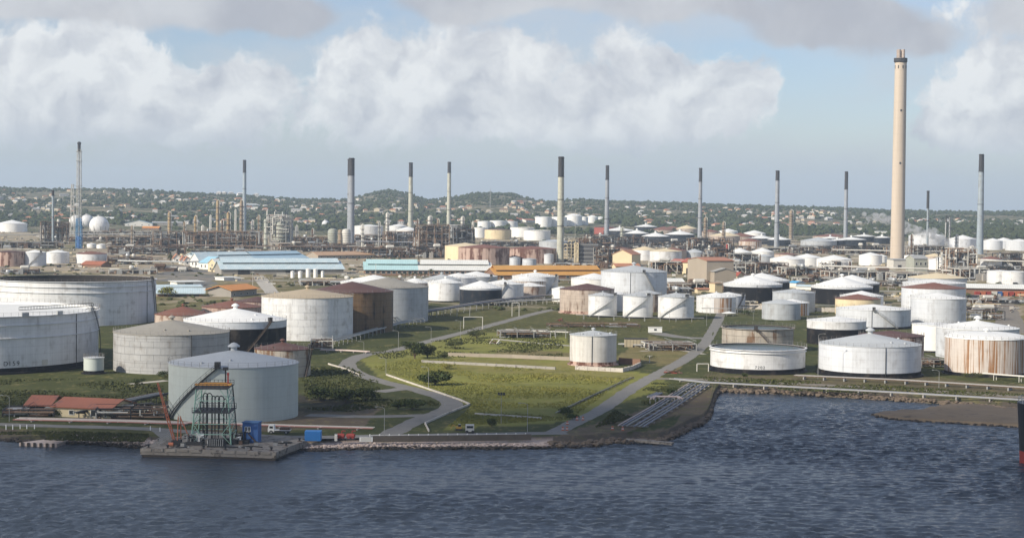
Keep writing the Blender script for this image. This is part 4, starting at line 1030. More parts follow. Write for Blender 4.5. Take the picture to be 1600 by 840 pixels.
stack('slim pale blue stack with a black top behind the brown columns', 381.5, 362, 250, 6.4, 4.8, 269.5, M_STKB)
stack('thick grey twin stack with a tall black top', 548.5, 388, 247, 10, 8.6, 274, M_STK)
stack('narrower grey flue standing right behind the thick twin stack', 545.5, 386, 248.5, 7, 6, 274, M_STK)
stack('yellowish stack with a black top left of its slimmer twin', 641, 371, 254, 7.4, 5.8, 276, M_STKY)
stack('slim yellowish stack with a short black top over the steel lattice', 701, 368, 253, 7.0, 5.0, 270, M_STKY)
stack('tall pale yellow green stack rising beside the rusty tanks', 875, 411, 245, 11.2, 8.6, 276, M_STKY)
stack('grey stack beside the red walled tank', 947.5, 386, 258.5, 8, 4.9, 280.5, M_STK)
stack('slim grey stack beside the slender brown column', 1093, 382, 262.5, 6.8, 4.7, 283.5, M_STK)
stack('grey stack with a short black top above the white tank row', 1213, 391, 266.5, 7.6, 5.6, 281.5, M_STK)
stack('slim grey stack left of the great concrete chimney', 1320.5, 384, 268, 6.2, 4.8, 295.5, M_STK)
stack('thin short stack with a fat black head in the steam', 1448.5, 391, 298, 3.2, 2.8, 325, M_STKB, cap_w=1.45)
stack('thick blue grey stack right of the great concrete chimney', 1530.5, 397, 241, 10.6, 7.2, 268, M_STKB)
stack('small stack with a black head beside the flare tower', 82.5, 381, 297, 3.4, 3.0, 305.5, M_STKB, cap_w=1.3)
# the great concrete chimney
p = P(1401.5, 406); s = sc_at(p); H = (406 - 92) * s; r0, r1 = 10.6 * s, 8.7 * s
t = thing('concrete_chimney', 'great tapering cream concrete chimney with four steel flues on top', 'chimney', p)
m, n, b = base_mat('chimney_concrete'); g = geo(n).outputs['Position']; z = n.sep(g)[2]
fr = n.math('FRACT', n.math('DIVIDE', z, 7.0)); ln = n.ramp(n.math('ABSOLUTE', n.math('SUBTRACT', fr, .5)), .46, .5, 1.0, .86)
st = n.noise(n.vmath('MULTIPLY', g, (1, 1, 0.03)), 0.4, 5.0, .6); f = n.math('MULTIPLY', ln, n.math('ADD', .72, n.math('MULTIPLY', st, .5)))
rgb = n.new('ShaderNodeRGB'); rgb.outputs[0].default_value = (0.52, 0.44, 0.355, 1)
n.l.new(n.vmath('SCALE', rgb.outputs[0], scale=f), b.inputs['Base Color']); b.inputs['Roughness'].default_value = .9
mb = MB(); mb.lathe([(r0 * 1.04, -2), (r0, 4), (r1, H), (r1 * .9, H), (r1 * .9, H - 3), (0.05, H - 3)], 56, closed=True); mb.build('shaft', m, t)
mb = MB(); mb.lathe([(r1 + .03, H - 4.2), (r1 + .9, H - 3.6), (r1 + .9, H - .2), (r1 + .75, H - .2), (r1 + .75, H - 3.2)], 48); mb.build('crown_platform', M_SOOT, t)
for k in range(4):
    a = PI / 4 + k * PI / 2; mb = MB(); c = (r1 * .52 * math.cos(a), r1 * .52 * math.sin(a), 0); mb.lathe([(1.5, H - 3), (1.5, H + 7.3), (1.1, H + 7.3), (1.1, H + 4)], 20, c); mb.build('flue', mat('flue_steel', (0.36, 0.30, 0.26), .6, 0, .3, .3), t)
for k in range(8):
    a = k * PI / 4 + .2; mb = MB(); mb.box(((r1 + .05) * math.cos(a), (r1 + .05) * math.sin(a), H - 8), (.4, .8, 3.0), a); mb.build('vent_slot', M_SOOT, t)
for fz in (.48, .74): 
    mb = MB(); rr_ = r0 + (r1 - r0) * fz; mb.box((0, -rr_ - .02, H * fz), (1.3, .5, 1.8)); mb.build('inspection_hatch', M_SOOT, t)
mb = MB(); mb.beam((r0 + .3, 0, 0), (r1 + .3, 0, H), .5, .3); mb.build('ladder', M_STEEL, t)

# flare tower
def lattice(mb, c, w0, w1, z0, z1, nb, th, n=4):
    pr = None
    for k in range(nb + 1):
        f = k / nb; w_ = (w0 + (w1 - w0) * f) / 2 * 1.414; z = z0 + (z1 - z0) * f
        ring = [Vector((c[0] + w_ * math.cos(PI / 4 + 2 * PI * j / n), c[1] + w_ * math.sin(PI / 4 + 2 * PI * j / n), z)) for j in range(n)]
        for j in range(n):
            mb.beam(ring[j], ring[(j + 1) % n], th * .6)
            if pr:
                mb.beam(pr[j], ring[j], th)
                mb.beam(pr[j], ring[(j + 1) % n], th * .55) if k % 2 else mb.beam(pr[(j + 1) % n], ring[j], th * .55)
        pr = ring
p = P(123.5, 388); s = sc_at(p); H = (388 - 226) * s
t = thing('flare_tower', 'tall lattice flare tower, white above and blue below', 'tower', p)
mb = MB(); lattice(mb, (0, 0), 8.6 * s, 7 * s, 0, H * .29, 9, .42); mb.build('lower_lattice', mat('faded_blue_paint', (0.10, 0.26, 0.46), .6, 0, .2, .3), t)
mb = MB(); lattice(mb, (0, 0), 7 * s, 5.6 * s, H * .29, H * .95, 20, .26); mb.build('upper_lattice', M_PALE, t)
mb = MB(); mb.tube((0, 0, 0), (0, 0, H * .93), .65, .6, 10); mb.build('riser', M_SILVER, t)
mb = MB(); mb.tube((0, 0, H * .93), (0, 0, H), 1.3, 1.5, 12); mb.lathe([(1.5, H), (2.0, H + 1), (1.2, H + 2.4), (.1, H + 2.5)], 12); mb.build('flare_tip', M_SOOT, t)
mb = MB(); mb.tube((0, 0, 0), (0, 0, H * .12), 2.6, 2.4, 14); mb.build('knockout_drum', M_BLUE, t)
mb = MB(); 
for z in (.3, .6, .84, .93): mb.box((0, 0, H * z), (8.4 * s, 8.4 * s, .3))
mb.build('platform', M_STEEL, t)
p = P(113, 374); s = sc_at(p); H = (374 - 288) * s
t = thing('derrick', 'narrow leaning steel derrick left of the flare tower', 'tower', p); mb = MB(); lattice(mb, (0, 0), 7 * s, 2.5 * s, 0, H, 9, .35); mb.build('lattice', M_PALE, t); mb = MB(); mb.beam((0, 0, H), (6, 0, H - 3), .4); mb.build('arm', M_STEEL, t)
p = P(1480.5, 388); s = sc_at(p); H = (388 - 337) * s
t = thing('derrick', 'dark steel lattice tower between the pale far tanks', 'tower', p); mb = MB(); lattice(mb, (0, 0), 8 * s, 5 * s, 0, H, 8, .5); mb.build('lattice', M_DARK, t); mb = MB(); mb.tube((2, 0, 0), (2, 0, H * .95), 1.3); mb.tube((-2, 1, 0), (-2, 1, H * .8), .9); mb.build('pipe', M_SILVER, t)
for (x, y0, y1, lb) in ((740.5, 303, 279, 'thin radio mast on the ridge left of the low dome'), (761, 302, 284, 'thinner radio mast on the ridge beside the low dome'), (766, 324, 297, 'short white mast on the hillside')):
    p = P(x, y0); s = sc_at(p); t = thing('radio_mast', lb, 'mast', p); mb = MB(); lattice(mb, (0, 0), 2.2, 1.0, -2, (y0 - y1) * s, 8, .3, 3); mb.build('lattice', M_STEEL, t); mb = MB(); mb.tube((0, 0, (y0 - y1) * s), (0, 0, (y0 - y1) * s + 4), .15); mb.build('antenna', M_STEEL, t)

# spherical gas tanks
def sphere_tank(label, px, cy, r, by):
    p = P(px, by); s = sc_at(p); Rr = r * s; zc = (by - cy) * s
    t = thing('gas_sphere', label, 'tank', p, 0)
    mb = MB(); mb.lathe([(Rr * math.cos(a), zc + Rr * math.sin(a)) for a in np.linspace(-PI / 2 + .01, PI / 2 - .01, 18)], 32); mb.build('sphere', W, t)
    for k in range(10):
        a = k * PI / 5; q = Vector((Rr * .97 * math.cos(a), Rr * .97 * math.sin(a), 0)); mb = MB(); mb.tube(q, q + Vector((0, 0, zc)), .45, n=8); mb.build('leg', M_STEEL, t)
    mb = MB(); mb.lathe([(2.2, zc + Rr - .4), (2.2, zc + Rr + 1.4), (2.0, zc + Rr + 1.4)], 12); mb.build('top_platform', M_STEEL, t)
sphere_tank('white gas sphere on legs beside the flare tower', 155, 353, 15.5, 366)
sphere_tank('grey white gas sphere partly behind the flare tower', 136, 346, 11, 354)
sphere_tank('grey white gas sphere left of the flare tower', 118, 346, 10, 354)
sphere_tank('small cream gas sphere on the grass behind the silver silos', 508.5, 349.5, 5.6, 356)

# ================================================================== PROCESS PLANT
M_BRNP = mat('brown_pipe_paint', (0.25, 0.165, 0.11), 0.75, 0, 0.3, 0.5, (0.12, 0.08, 0.06), 0.58)
MP = [M_STEEL, M_RUSTY, M_SILVER, M_PALE]
def vessel(parent, name, c, r, h, m, rings=3, n=18):
    mb = MB(); mb.lathe([(r, 0), (r, h), (r * .8, h + r * .45), (r * .3, h + r * .62), (.02, h + r * .65)], n, c)
    o = mb.build(name, m, parent)
    if rings:
        mb = MB()
        for k in range(rings):
            z = h * (k + 1) / (rings + .3); mb.lathe([(r, z), (r + .9, z), (r + .9, z + .15), (r, z + .2)], n, c)
            for j in range(8):
                a = j * PI / 4; q = Vector((c[0] + (r + .85) * math.cos(a), c[1] + (r + .85) * math.sin(a), c[2] + z)); mb.beam(q, q + Vector((0, 0, 1.1)), .1)
        mb.build('platform_ring', M_STEEL, o)
    return o
def drum(parent, c, r, L, m, rz=0.0):
    mb = MB(); mb.smooth = True; u = Vector((math.cos(rz), math.sin(rz), 0)); c = Vector(c)
    for a, b_, ra, rb in ((-.5, .5, 1, 1), (.5, .5 + r / L * .5, 1, .4), (-.5, -.5 - r / L * .5, 1, .4)): mb.tube(c + u * (a * L), c + u * (b_ * L), r * ra, r * rb, 14)
    for a in (-.3, .3): mb.box(c + u * (a * L) - Vector((0, 0, r)), (.5, r * 1.6, r * 1.2), rz)
    return mb.build('drum', m, parent)
def column(label, px, by, ty, wpx, m, rings=5, group=None, top=True):
    p = P(px, by); s = sc_at(p); t = thing('distillation_tower', label, 'tower', p, 0, group); H = (by - ty) * s; r = wpx * s / 2
    mb = MB(); mb.lathe([(r * 1.25, -1), (r * 1.05, H * .06), (r, H * .07), (r, H * .6), (r * .92, H * .62), (r * .92, H * .95), (r * .6, H * .985), (.05, H)], 20, closed=True); mb.build('shell', m, t)
    for k in range(rings):
        z = H * (.2 + .75 * k / rings); mb = MB(); mb.lathe([(r * .92, z), (r + 1.0, z), (r + 1.0, z + .2), (r * .92, z + .2)], 18)
        for j in range(8):
            a = j * PI / 4; q = Vector(((r + .95) * math.cos(a), (r + .95) * math.sin(a), z)); mb.beam(q, q + Vector((0, 0, 1.2)), .12)
        mb.build('platform_ring', M_RUSTY if k % 2 else M_STEEL, t)
    mb = MB(); mb.tube((r + .5, -.3, 0), (r + .5, -.3, H * .97), .35); mb.tube((r + .5, -.3, H * .97), (0, 0, H + .5), .35); mb.build('overhead_pipe', M_PALE, t)
    mb = MB(); mb.beam((-r - .3, -.6, 0), (-r - .3, -.6, H * .95), .18); mb.beam((-r - .3, 0, 0), (-r - .3, 0, H * .95), .18); mb.build('ladder', M_STEEL, t)
    return t
def process_unit(label, x0, x1, by, ty, depth, seed, frame=None, vessels=2, drums=2, pipes=40, lev=None, slab=0.4, group=None, name='process_unit'):
    A = P(x0, by); B = P(x1, by); s = sc_at(A); L = (B - A).length; H = (by - ty) * s; rr = random.Random(seed); rz = math.atan2((B - A).y, (B - A).x)
    t = thing(name, label, 'plant', A, rz, group); frame = frame or rr.choice([M_STEEL, M_RUSTY])
    nx_ = max(2, int(L / 6.5)); ny_ = max(1, int(depth / 8)); nl = lev or max(1, int(H / 5.5)); dx, dy, dz = L / nx_, depth / ny_, H / nl
    farther = A.y > 900; mb = MB(); th = .5 if farther else .3
    top = [[max(1, nl - rr.choice([0, 0, 0, 1, 1, 2])) for _ in range(ny_)] for _ in range(nx_)]
    def lv(i, j):
        c = [top[a][b_] for a in (i - 1, i) for b_ in (j - 1, j) if 0 <= a < nx_ and 0 <= b_ < ny_]; return max(c)
    for i in range(nx_ + 1):
        for j in range(ny_ + 1): mb.beam((i * dx, j * dy, -.5), (i * dx, j * dy, lv(i, j) * dz), th)
    for i in range(nx_):
        for j in range(ny_):
            for k in range(1, top[i][j] + 1):
                z = k * dz; q = [Vector((i * dx, j * dy, z)), Vector(((i + 1) * dx, j * dy, z)), Vector(((i + 1) * dx, (j + 1) * dy, z)), Vector((i * dx, (j + 1) * dy, z))]
                for a in range(4): mb.beam(q[a], q[(a + 1) % 4], th * .8)
                for a in (0, 1): mb.beam(q[a] + Vector((0, 0, 1.1)), q[a + 1] + Vector((0, 0, 1.1)), .1)
                if rr.random() < .3: mb.beam(q[0], Vector(((i + 1) * dx, j * dy, z - dz)), th * .5)
    mb.build('frame', frame, t)
    mb = MB()
    for i in range(nx_):
        for j in range(ny_):
            for k in range(1, top[i][j] + 1):
                if rr.random() < slab: mb.box(((i + .5) * dx, (j + .5) * dy, k * dz - .3), (dx * .96, dy * .96, .18))
    if mb.v: mb.build('platforms', M_STEEL if frame is not M_STEEL else M_RUSTY, t)
    bund = {}
    if farther: pipes = int(pipes * 1.7)
    for _ in range(pipes):
        m = rr.choice(MP + [M_RUSTY, M_DARK, M_BRNP, M_BRNP]); mb = bund.setdefault(m.name, (m, MB()))[1]; r_ = rr.choice([.2, .28, .36, .5, .7] if farther else [.1, .14, .18, .24])
        q = Vector((rr.uniform(0, L), rr.uniform(0, depth), rr.uniform(.3, H)))
        for _k in range(rr.choice([2, 3, 4])):
            ax = rr.choice('xxyzz'); e = q.copy()
            if ax == 'x': e.x = min(max(e.x + rr.choice([-1, 1]) * rr.uniform(3, 14), 0), L)
            elif ax == 'y': e.y = min(max(e.y + rr.uniform(-8, 8), 0), depth)
            else: e.z = rr.uniform(.2, H)
            mb.tube(q, e, r_, n=6); q = e
    for m, mb in bund.values(): stuff(mb.build('pipework', m, t))
    if farther:
        for k in range(max(4, int(L / 7))):
            mb = MB(); bw, bd, bh = rr.uniform(1.5, 5), rr.uniform(1.5, 4), rr.uniform(1.2, min(H, 5)); bx_, by_ = rr.uniform(0, L), rr.uniform(-3, depth * .9)
            mb.box((bx_, by_, bh / 2 - .2), (bw, bd, bh + .4)); mb.box((bx_ + bw * .2, by_, bh + .3), (bw * .4, bd * .5, .7)); mb.build('equipment_block', rr.choice([M_RUSTY, M_STEEL, M_PALE, M_CONC, M_DARK]), t)
    for k in range(drums): drum(t, (rr.uniform(.15, .85) * L, rr.uniform(0, .4) * depth, rr.choice([1.6, dz + 1.4])), rr.uniform(.8, 1.6), rr.uniform(4, 8), rr.choice([M_SILVER, M_PALE, M_RUSTY]), rr.choice([0, PI / 2]))
    for k in range(vessels): vessel(t, 'vessel', (rr.uniform(.08, .92) * L, rr.uniform(.1, .9) * depth, 0), rr.uniform(.8, 1.7), H * rr.uniform(.6, 1.15), rr.choice([M_SILVER, M_PALE, M_RUSTY, M_STEEL]))
    return t
U = [('brown pipe structure round the small black headed stack', 64, 108, 381, 346, 14, 1, M_RUSTY, 3, 1, 60),
     ('low rusty pipe structure right of the gas sphere', 168, 240, 384, 370, 18, 2, M_RUSTY, 1, 2, 60), ('low rusty pipe maze before the lone orange column', 240, 300, 386, 362, 22, 3, M_BRNP, 3, 2, 100),
     ('long brown pipe maze at the feet of the brown columns', 292, 412, 389, 362, 30, 4, M_BRNP, 5, 4, 190), ('low pipe yard left of the silver silos', 456, 516, 388, 371, 20, 5, M_BRNP, 2, 4, 90),
     ('pipe structure with pale condensers before the twin stack', 553, 604, 384, 367, 20, 6, M_RUSTY, 1, 3, 60), ('pipe structure at the foot of the yellowish stack', 604, 660, 385, 362, 24, 7, M_BRNP, 2, 3, 100),
     ('dense steel lattice unit under the slim yellowish stack', 655, 702, 396, 352, 24, 8, M_BRNP, 3, 2, 140), ('dense steel lattice unit left of the white tank cluster', 702, 742, 392, 352, 24, 9, M_DARK, 3, 2, 110),
     ('low dark pipe gallery behind the green and white warehouse', 556, 640, 403, 388, 16, 10, M_RUSTY, 0, 2, 80), ('low pipe gallery left of the cream yellow tank', 640, 694, 403, 386, 16, 11, M_DARK, 1, 2, 60),
     ('low brown pipe gallery behind the blue warehouses', 440, 556, 393, 381, 14, 12, M_RUSTY, 0, 3, 90), ('brown pipe yard left of the white gabled houses', 170, 290, 398, 386, 16, 35, M_RUSTY, 0, 2, 80),
     ('rusty furnace pipes beside the dark boiler house', 932, 968, 413, 386, 14, 13, M_RUSTY, 2, 1, 60), ('blue grey pipe structure round the stack by the red tank', 918, 962, 390, 366, 18, 14, M_DARK, 2, 1, 60),
     ('dark pipe structure below the far black tanks', 960, 1012, 388, 370, 18, 15, M_DARK, 2, 2, 60), ('long dark pipe gallery below the far black tanks', 1010, 1100, 386, 377, 16, 16, M_DARK, 0, 3, 80),
     ('dark pipe structure round the slender brown columns', 1084, 1146, 398, 372, 20, 17, M_DARK, 2, 2, 80), ('grey furnace structure left of the white tank row', 1146, 1188, 416, 397, 20, 18, M_STEEL, 1, 1, 60),
     ('cream pipe frames under the red roofs', 1024, 1075, 428, 409, 16, 19, M_PALE, 1, 2, 60), ('rusty red furnace structure behind the tall beige building', 1106, 1148, 414, 388, 16, 20, M_RUSTY, 3, 1, 60),
     ('pale pipe frames right of the tall beige building', 1104, 1180, 428, 411, 16, 21, M_PALE, 0, 3, 90), ('brown pipe structure before the white tank row', 1186, 1232, 427, 411, 16, 22, M_RUSTY, 1, 2, 70),
     ('pale low pipe maze before the white tank row', 1228, 1290, 431, 418, 16, 23, M_PALE, 0, 3, 90), ('white scaffold frame in front of a white tank', 1283, 1330, 426, 408, 5, 24, M_WHITE, 0, 0, 16),
     ('long pale pipe gallery below the great chimney', 1296, 1400, 437, 424, 16, 25, M_PALE, 2, 3, 120), ('pale pipe gallery behind the white cones', 1400, 1450, 446, 427, 16, 26, M_PALE, 3, 2, 70),
     ('grey steel unit left of the right hand stack', 1484, 1526, 430, 388, 22, 27, M_PALE, 3, 2, 110), ('pale pipe racks before the red roofed far tank', 1500, 1545, 438, 420, 16, 28, M_PALE, 1, 2, 70),
     ('dark pipe structure right of the red roofed far tank', 1566, 1606, 418, 396, 16, 29, M_DARK, 1, 1, 50), ('dark pipe yard below the black tanks left of the great chimney', 1240, 1310, 396, 385, 18, 30, M_DARK, 1, 2, 70),
     ('grey pipe yard left of the great chimney', 1310, 1392, 398, 384, 18, 31, M_DARK, 1, 2, 80), ('steaming pipe structure right of the great chimney', 1424, 1482, 400, 384, 18, 32, M_STEEL, 1, 2, 60),
     ('white pipe yard in front of the tall beige building', 1046, 1130, 455, 443, 14, 33, M_PALE, 0, 3, 90), ('pipe yard in front of the blue warehouse', 470, 560, 446, 438, 16, 34, M_PALE, 0, 3, 80),
     ('low dark pipe yard below the tanks on the rise', 868, 920, 384, 376, 18, 36, M_DARK, 0, 2, 40), ('low dark pipe rows above the rusty tanks', 756, 842, 385, 378, 14, 37, M_DARK, 0, 2, 70),
     ('low pipe yard before the row of tanks by the flare tower', 168, 238, 413, 402, 14, 38, M_RUSTY, 0, 2, 60), ('low pipe yard behind the row of tanks by the flare tower', -10, 100, 388, 378, 12, 39, M_STEEL, 0, 2, 70)]
for (lb, x0, x1, by, ty, dp, sd, fr, nv, nd, npi) in U: process_unit(lb, x0, x1, by, ty, dp, sd, fr, nv, nd, npi)
M_OCHRE = mat('ochre_column_paint', (0.36, 0.265, 0.14), .7, 0, .35, .2, (0.15, 0.09, 0.055), .5)
M_BRNC = mat('brown_column_paint', (0.26, 0.20, 0.14), .7, 0, .3, .2, (0.12, 0.08, 0.05), .58)
EX = [('tan pipe yard left of the row of tanks by the flare', 2, 60, 428, 421, 10), ('low brown pipe rows beside the rusty squat tanks', 170, 245, 428, 421, 10), ('low brown scrap yard before the white gabled houses', 236, 300, 424, 418, 12),
      ('low pipe rows below the brown columns', 300, 440, 397, 392, 8), ('low pipe rows left of the brown pipe maze', 110, 170, 378, 370, 12), ('low pale pipe rows before the turquoise warehouse', 590, 660, 441, 436, 10), ('low pale pipe rows beside the pale tank cones', 780, 850, 428, 420, 8),
      ('low pipes between the great pale tank and the white shed', 1042, 1080, 462, 455, 8), ('low pale pipe rows behind the big black tanks', 1130, 1230, 436, 429, 10), ('low pale pipe rows beside the vivid blue box', 1246, 1330, 441, 434, 10), ('low pale pipe rows before the container shed', 1330, 1410, 447, 440, 8),
      ('low rusty pipe rows under the right hand stack', 1500, 1600, 426, 416, 12), ('low brown pipe rows before the far black tanks', 1060, 1180, 391, 384, 10), ('low dark pipe rows before the grey far tanks', 1190, 1290, 393, 387, 8), ('low brown pipe yard on the dry ground right of the wide grey tank', 1520, 1600, 474, 468, 10),
      ('low dark pipes behind the white capped tank', 1512, 1560, 488, 480, 8), ('low pale pipe maze left of the beige gabled hall', 868, 960, 419, 411, 8), ('low rusty pipes behind the flare tower', 100, 240, 368, 361, 10), ('dark low pipes below the yellowish stack', 560, 660, 393, 386, 8)]
for i_, (lb, x0, x1, by, ty, dp) in enumerate(EX): process_unit(lb, x0, x1, by, ty, dp, 200 + i_, [M_RUSTY, M_PALE, M_STEEL, M_DARK][i_ % 4], 1, 3, 70, 1 if by - ty < 8 else 2, .15)
M_CLAD = mat('grey_green_cladding', (0.33, 0.34, 0.29), .7, 0, .25, .15, (0.22, 0.17, 0.12), .6)
for (lb, px, by, ty, w_, m, k) in (
    ('short orange ochre column standing alone beside orange roofs', 264.5, 366, 331, 5, M_OCHRE, 5), ('slim ochre column left of its taller ochre neighbour', 305, 388, 337, 4.2, M_OCHRE, 5), ('tallest ochre column with a thin spire', 340, 364, 312, 5, M_OCHRE, 4),
    ('ochre column in front of the pipe maze', 356.5, 388, 331, 5.4, M_OCHRE, 5), ('dark brown column crowded with platforms beside the pale blue stack', 377, 384, 312, 5.4, M_BRNC, 8), ('thin pale pipe column with a bent top', 367.5, 365, 327, 2.2, M_PALE, 0),
    ('thin grey column among the ochre columns', 328.5, 364, 336, 2.4, M_PALE, 1), ('white twin column left of the yellowish stack', 604.5, 378, 332, 4.5, M_PALE, 6), ('pale column over the dense steel lattice', 671, 380, 337, 6.5, M_PALE, 6), ('pale column over the lattice left of the white cluster', 722, 372, 338, 5, M_PALE, 5),
    ('slender brown column right of the slim grey stack', 1101.5, 386, 339, 4.6, M_BRNC, 8), ('slender dark column right of the brown one', 1130, 388, 346, 4, M_BRNC, 7), ('tall grey column with scaffold between two grey stacks', 1235.5, 374, 328, 5.6, M_BRNC, 9),
    ('slim brown column with rusty rings at the head of the brown pipe maze', 288, 387, 346, 3.2, M_BRNC, 5), ('short pale vessel column beside the slim ochre column', 316, 386, 352, 3.6, M_PALE, 3), ('rusty column right of the ochre column by the pipe maze', 347, 387, 343, 3.0, M_RUSTY, 5),
    ('grey column between the dark brown column and the converter', 394, 387, 344, 3.4, M_STEEL, 5), ('slim dark column left of the converter unit', 404, 388, 336, 2.6, M_BRNC, 6), ('short grey column right of the converter unit', 463, 386, 352, 3.4, M_STEEL, 3), ('short rusty column left of the silver silos', 488, 387, 357, 3.0, M_RUSTY, 3),
    ('short pale column right of the twin stack', 566, 385, 350, 3.2, M_PALE, 4), ('grey column left of the white twin column', 592, 384, 346, 3.0, M_STEEL, 4), ('rusty column beside the yellowish stack', 652, 384, 342, 3.0, M_RUSTY, 5), ('dark column in the dense lattice unit', 684, 386, 342, 3.0, M_BRNC, 6), ('slim pale column at the end of the dense lattice', 738, 386, 346, 2.6, M_PALE, 4),
    ('brown column in the yard right of the gas sphere', 206, 386, 352, 3.0, M_BRNC, 4), ('rusty column right of the great chimney', 1424, 402, 366, 3.2, M_RUSTY, 4), ('pale column left of the grey steel unit', 1494, 404, 366, 3.0, M_PALE, 5),
    ('pale green column below the far black tanks', 971.5, 382, 355, 5, M_CLAD, 4), ('dark red furnace flue in the rusty structure', 1135.5, 408, 381, 3.6, M_RED, 2), ('short rusty flue beside the dark red flue', 1145, 410, 396, 3.6, M_RUSTY, 1), ('pale pipe tower over the grey steel unit', 1517, 402, 384, 6, M_PALE, 4)):
    column(lb, px, by, ty, w_, m, k)
# the big converter unit with its fat vessel on a concrete table
p = P(414, 391); s = sc_at(p); t = thing('converter_unit', 'tall converter unit with a fat domed vessel and pipe gantry', 'plant', p)
k_ = lambda px, py: ((px - 414) * s, (391 - py) * s)
mb = MB(); mb.box((24 * s, 8, 11.5 * s), (32 * s, 16, 1.6))
for x in (10, 24, 38):
    for y in (1, 14): mb.box((x * s, y, 5.5 * s), (2.6 * s, 2.5, 11 * s))
mb.build('concrete_table', M_CONC, t)
mb = MB(); r = 11.5 * s; z0 = 12.5 * s; mb.lathe([(r * .5, z0), (r, z0 + 4 * s), (r * 1.02, z0 + 26 * s), (r * .8, z0 + 32 * s), (r * .35, z0 + 35 * s), (.1, z0 + 36 * s)], 32, (22 * s, 8, 0)); v = mb.build('fat_vessel', M_CLAD, t)
mb = MB()
for f in (8, 14, 20, 26): mb.lathe([(r, z0 + f * s), (r + 1, z0 + f * s), (r + 1, z0 + f * s + .3), (r, z0 + f * s + .3)], 32, (22 * s, 8, 0))
mb.build('vessel_rings', M_RUSTY, v)
for (x, h, r_, m) in ((0, 47, 3.2, M_CLAD), (35, 52, 1.8, M_SILVER), (39, 48, 2.2, M_STEEL), (30, 58, 1.1, M_DARK), (2, 62, 1.0, M_PALE), (14, 60, .8, M_PALE), (20, 56, .8, M_PALE), (26, 60, .9, M_SILVER)): vessel(t, 'column', (x * s, 10 if x % 2 else 5, 0), r_ * s, h * s, m, 5 if r_ > 1.5 else 2)
mb = MB()
for x in (8, 16, 24, 32, 40):
    for y in (2, 16): mb.beam((x * s, y, 12 * s), (x * s, y, 54 * s), .45)
for z in (38, 46, 54):
    for y in (2, 16): mb.beam((8 * s, y, z * s), (40 * s, y, z * s), .5); mb.beam((8 * s, y, z * s + 1.2), (40 * s, y, z * s + 1.2), .15)
    for x in (8, 24, 40): mb.beam((x * s, 2, z * s), (x * s, 16, z * s), .4)
mb.build('gantry', M_STEEL, t)
mb = MB(); rr = random.Random(8)
for _ in range(40):
    q = Vector((rr.uniform(0, 40) * s, rr.uniform(0, 16), rr.uniform(12, 52) * s)); e = q.copy(); e.z = rr.uniform(10, 56) * s; e2 = e.copy(); e2.x = rr.uniform(2, 40) * s; mb.path([q, e, e2], rr.choice([.3, .45, .6]), 6)
stuff(mb.build('pipework', M_PALE, t))
for (x, w_, ty, lb) in ((519.5, 15, 358.5, 'pale green domed silo with a striped wall'), (541, 14, 358.5, 'white domed silo beside the twin stack')):
    p = P(x, 390); s = sc_at(p); t = thing('silo', lb, 'silo', p); vessel(t, 'shell', (0, 0, 0), w_ * s / 2, (387 - ty) * s, M_CLAD if x < 530 else M_PALE, 0, 28)
    mb = MB()
    for k in range(7): zz = (387 - ty) * s * (k + 1) / 8; mb.lathe([(w_ * s / 2, zz), (w_ * s / 2 + .2, zz + .1), (w_ * s / 2, zz + .3)], 28)
    mb.build('hoops', M_RUSTY, t)
p = P(530, 388); s = sc_at(p); t = thing('silo', 'dark slim silo between the two domed silos', 'silo', p); vessel(t, 'shell', (0, 12, 0), 4 * s, 27 * s, M_BRNC, 2)
# dark boiler house and scaffold tower
p = P(904, 412); s = sc_at(p); t = thing('boiler_house', 'dark boxy boiler house with louvred bands and a cream stair tower', 'plant', p)
L, H, D = 31 * s, 32 * s, 16
mb = MB(); mb.box((L / 2, D / 2, H / 2), (L, D, H)); mb.build('casing', mat('boiler_casing', (0.085, 0.085, 0.09), .7, 0, .3, .3, (0.16, 0.12, 0.09), .6), t)
for k in range(5): mb = MB(); mb.box((L / 2, -.12, H * (k + .7) / 5), (L * .98, .5, .5)); mb.build('band', M_STEEL, t)
mb = MB(); lattice(mb, (-2, -1.5), 5.5 * s, 5.5 * s, 0, H * 1.02, 5, .7); 
for k in range(6): mb.box((-2, -1.5, H * k / 5), (5.5 * s, 5.5 * s, .3))
mb.build('stair_tower', M_CREAM, t)
mb = MB(); rr = random.Random(4)
for _ in range(24): q = Vector((rr.uniform(0, L), rr.uniform(0, D), H)); e = q + Vector((0, 0, rr.uniform(1, 4))); mb.path([q, e, e + Vector((rr.uniform(-6, 6), 0, 0))], .3, 6)
stuff(mb.build('pipework', M_RUSTY, t))
process_unit('cream scaffold tower left of the dark boiler house', 886, 899, 409, 376, 9, 41, M_CREAM, 1, 0, 10, 6, .9)

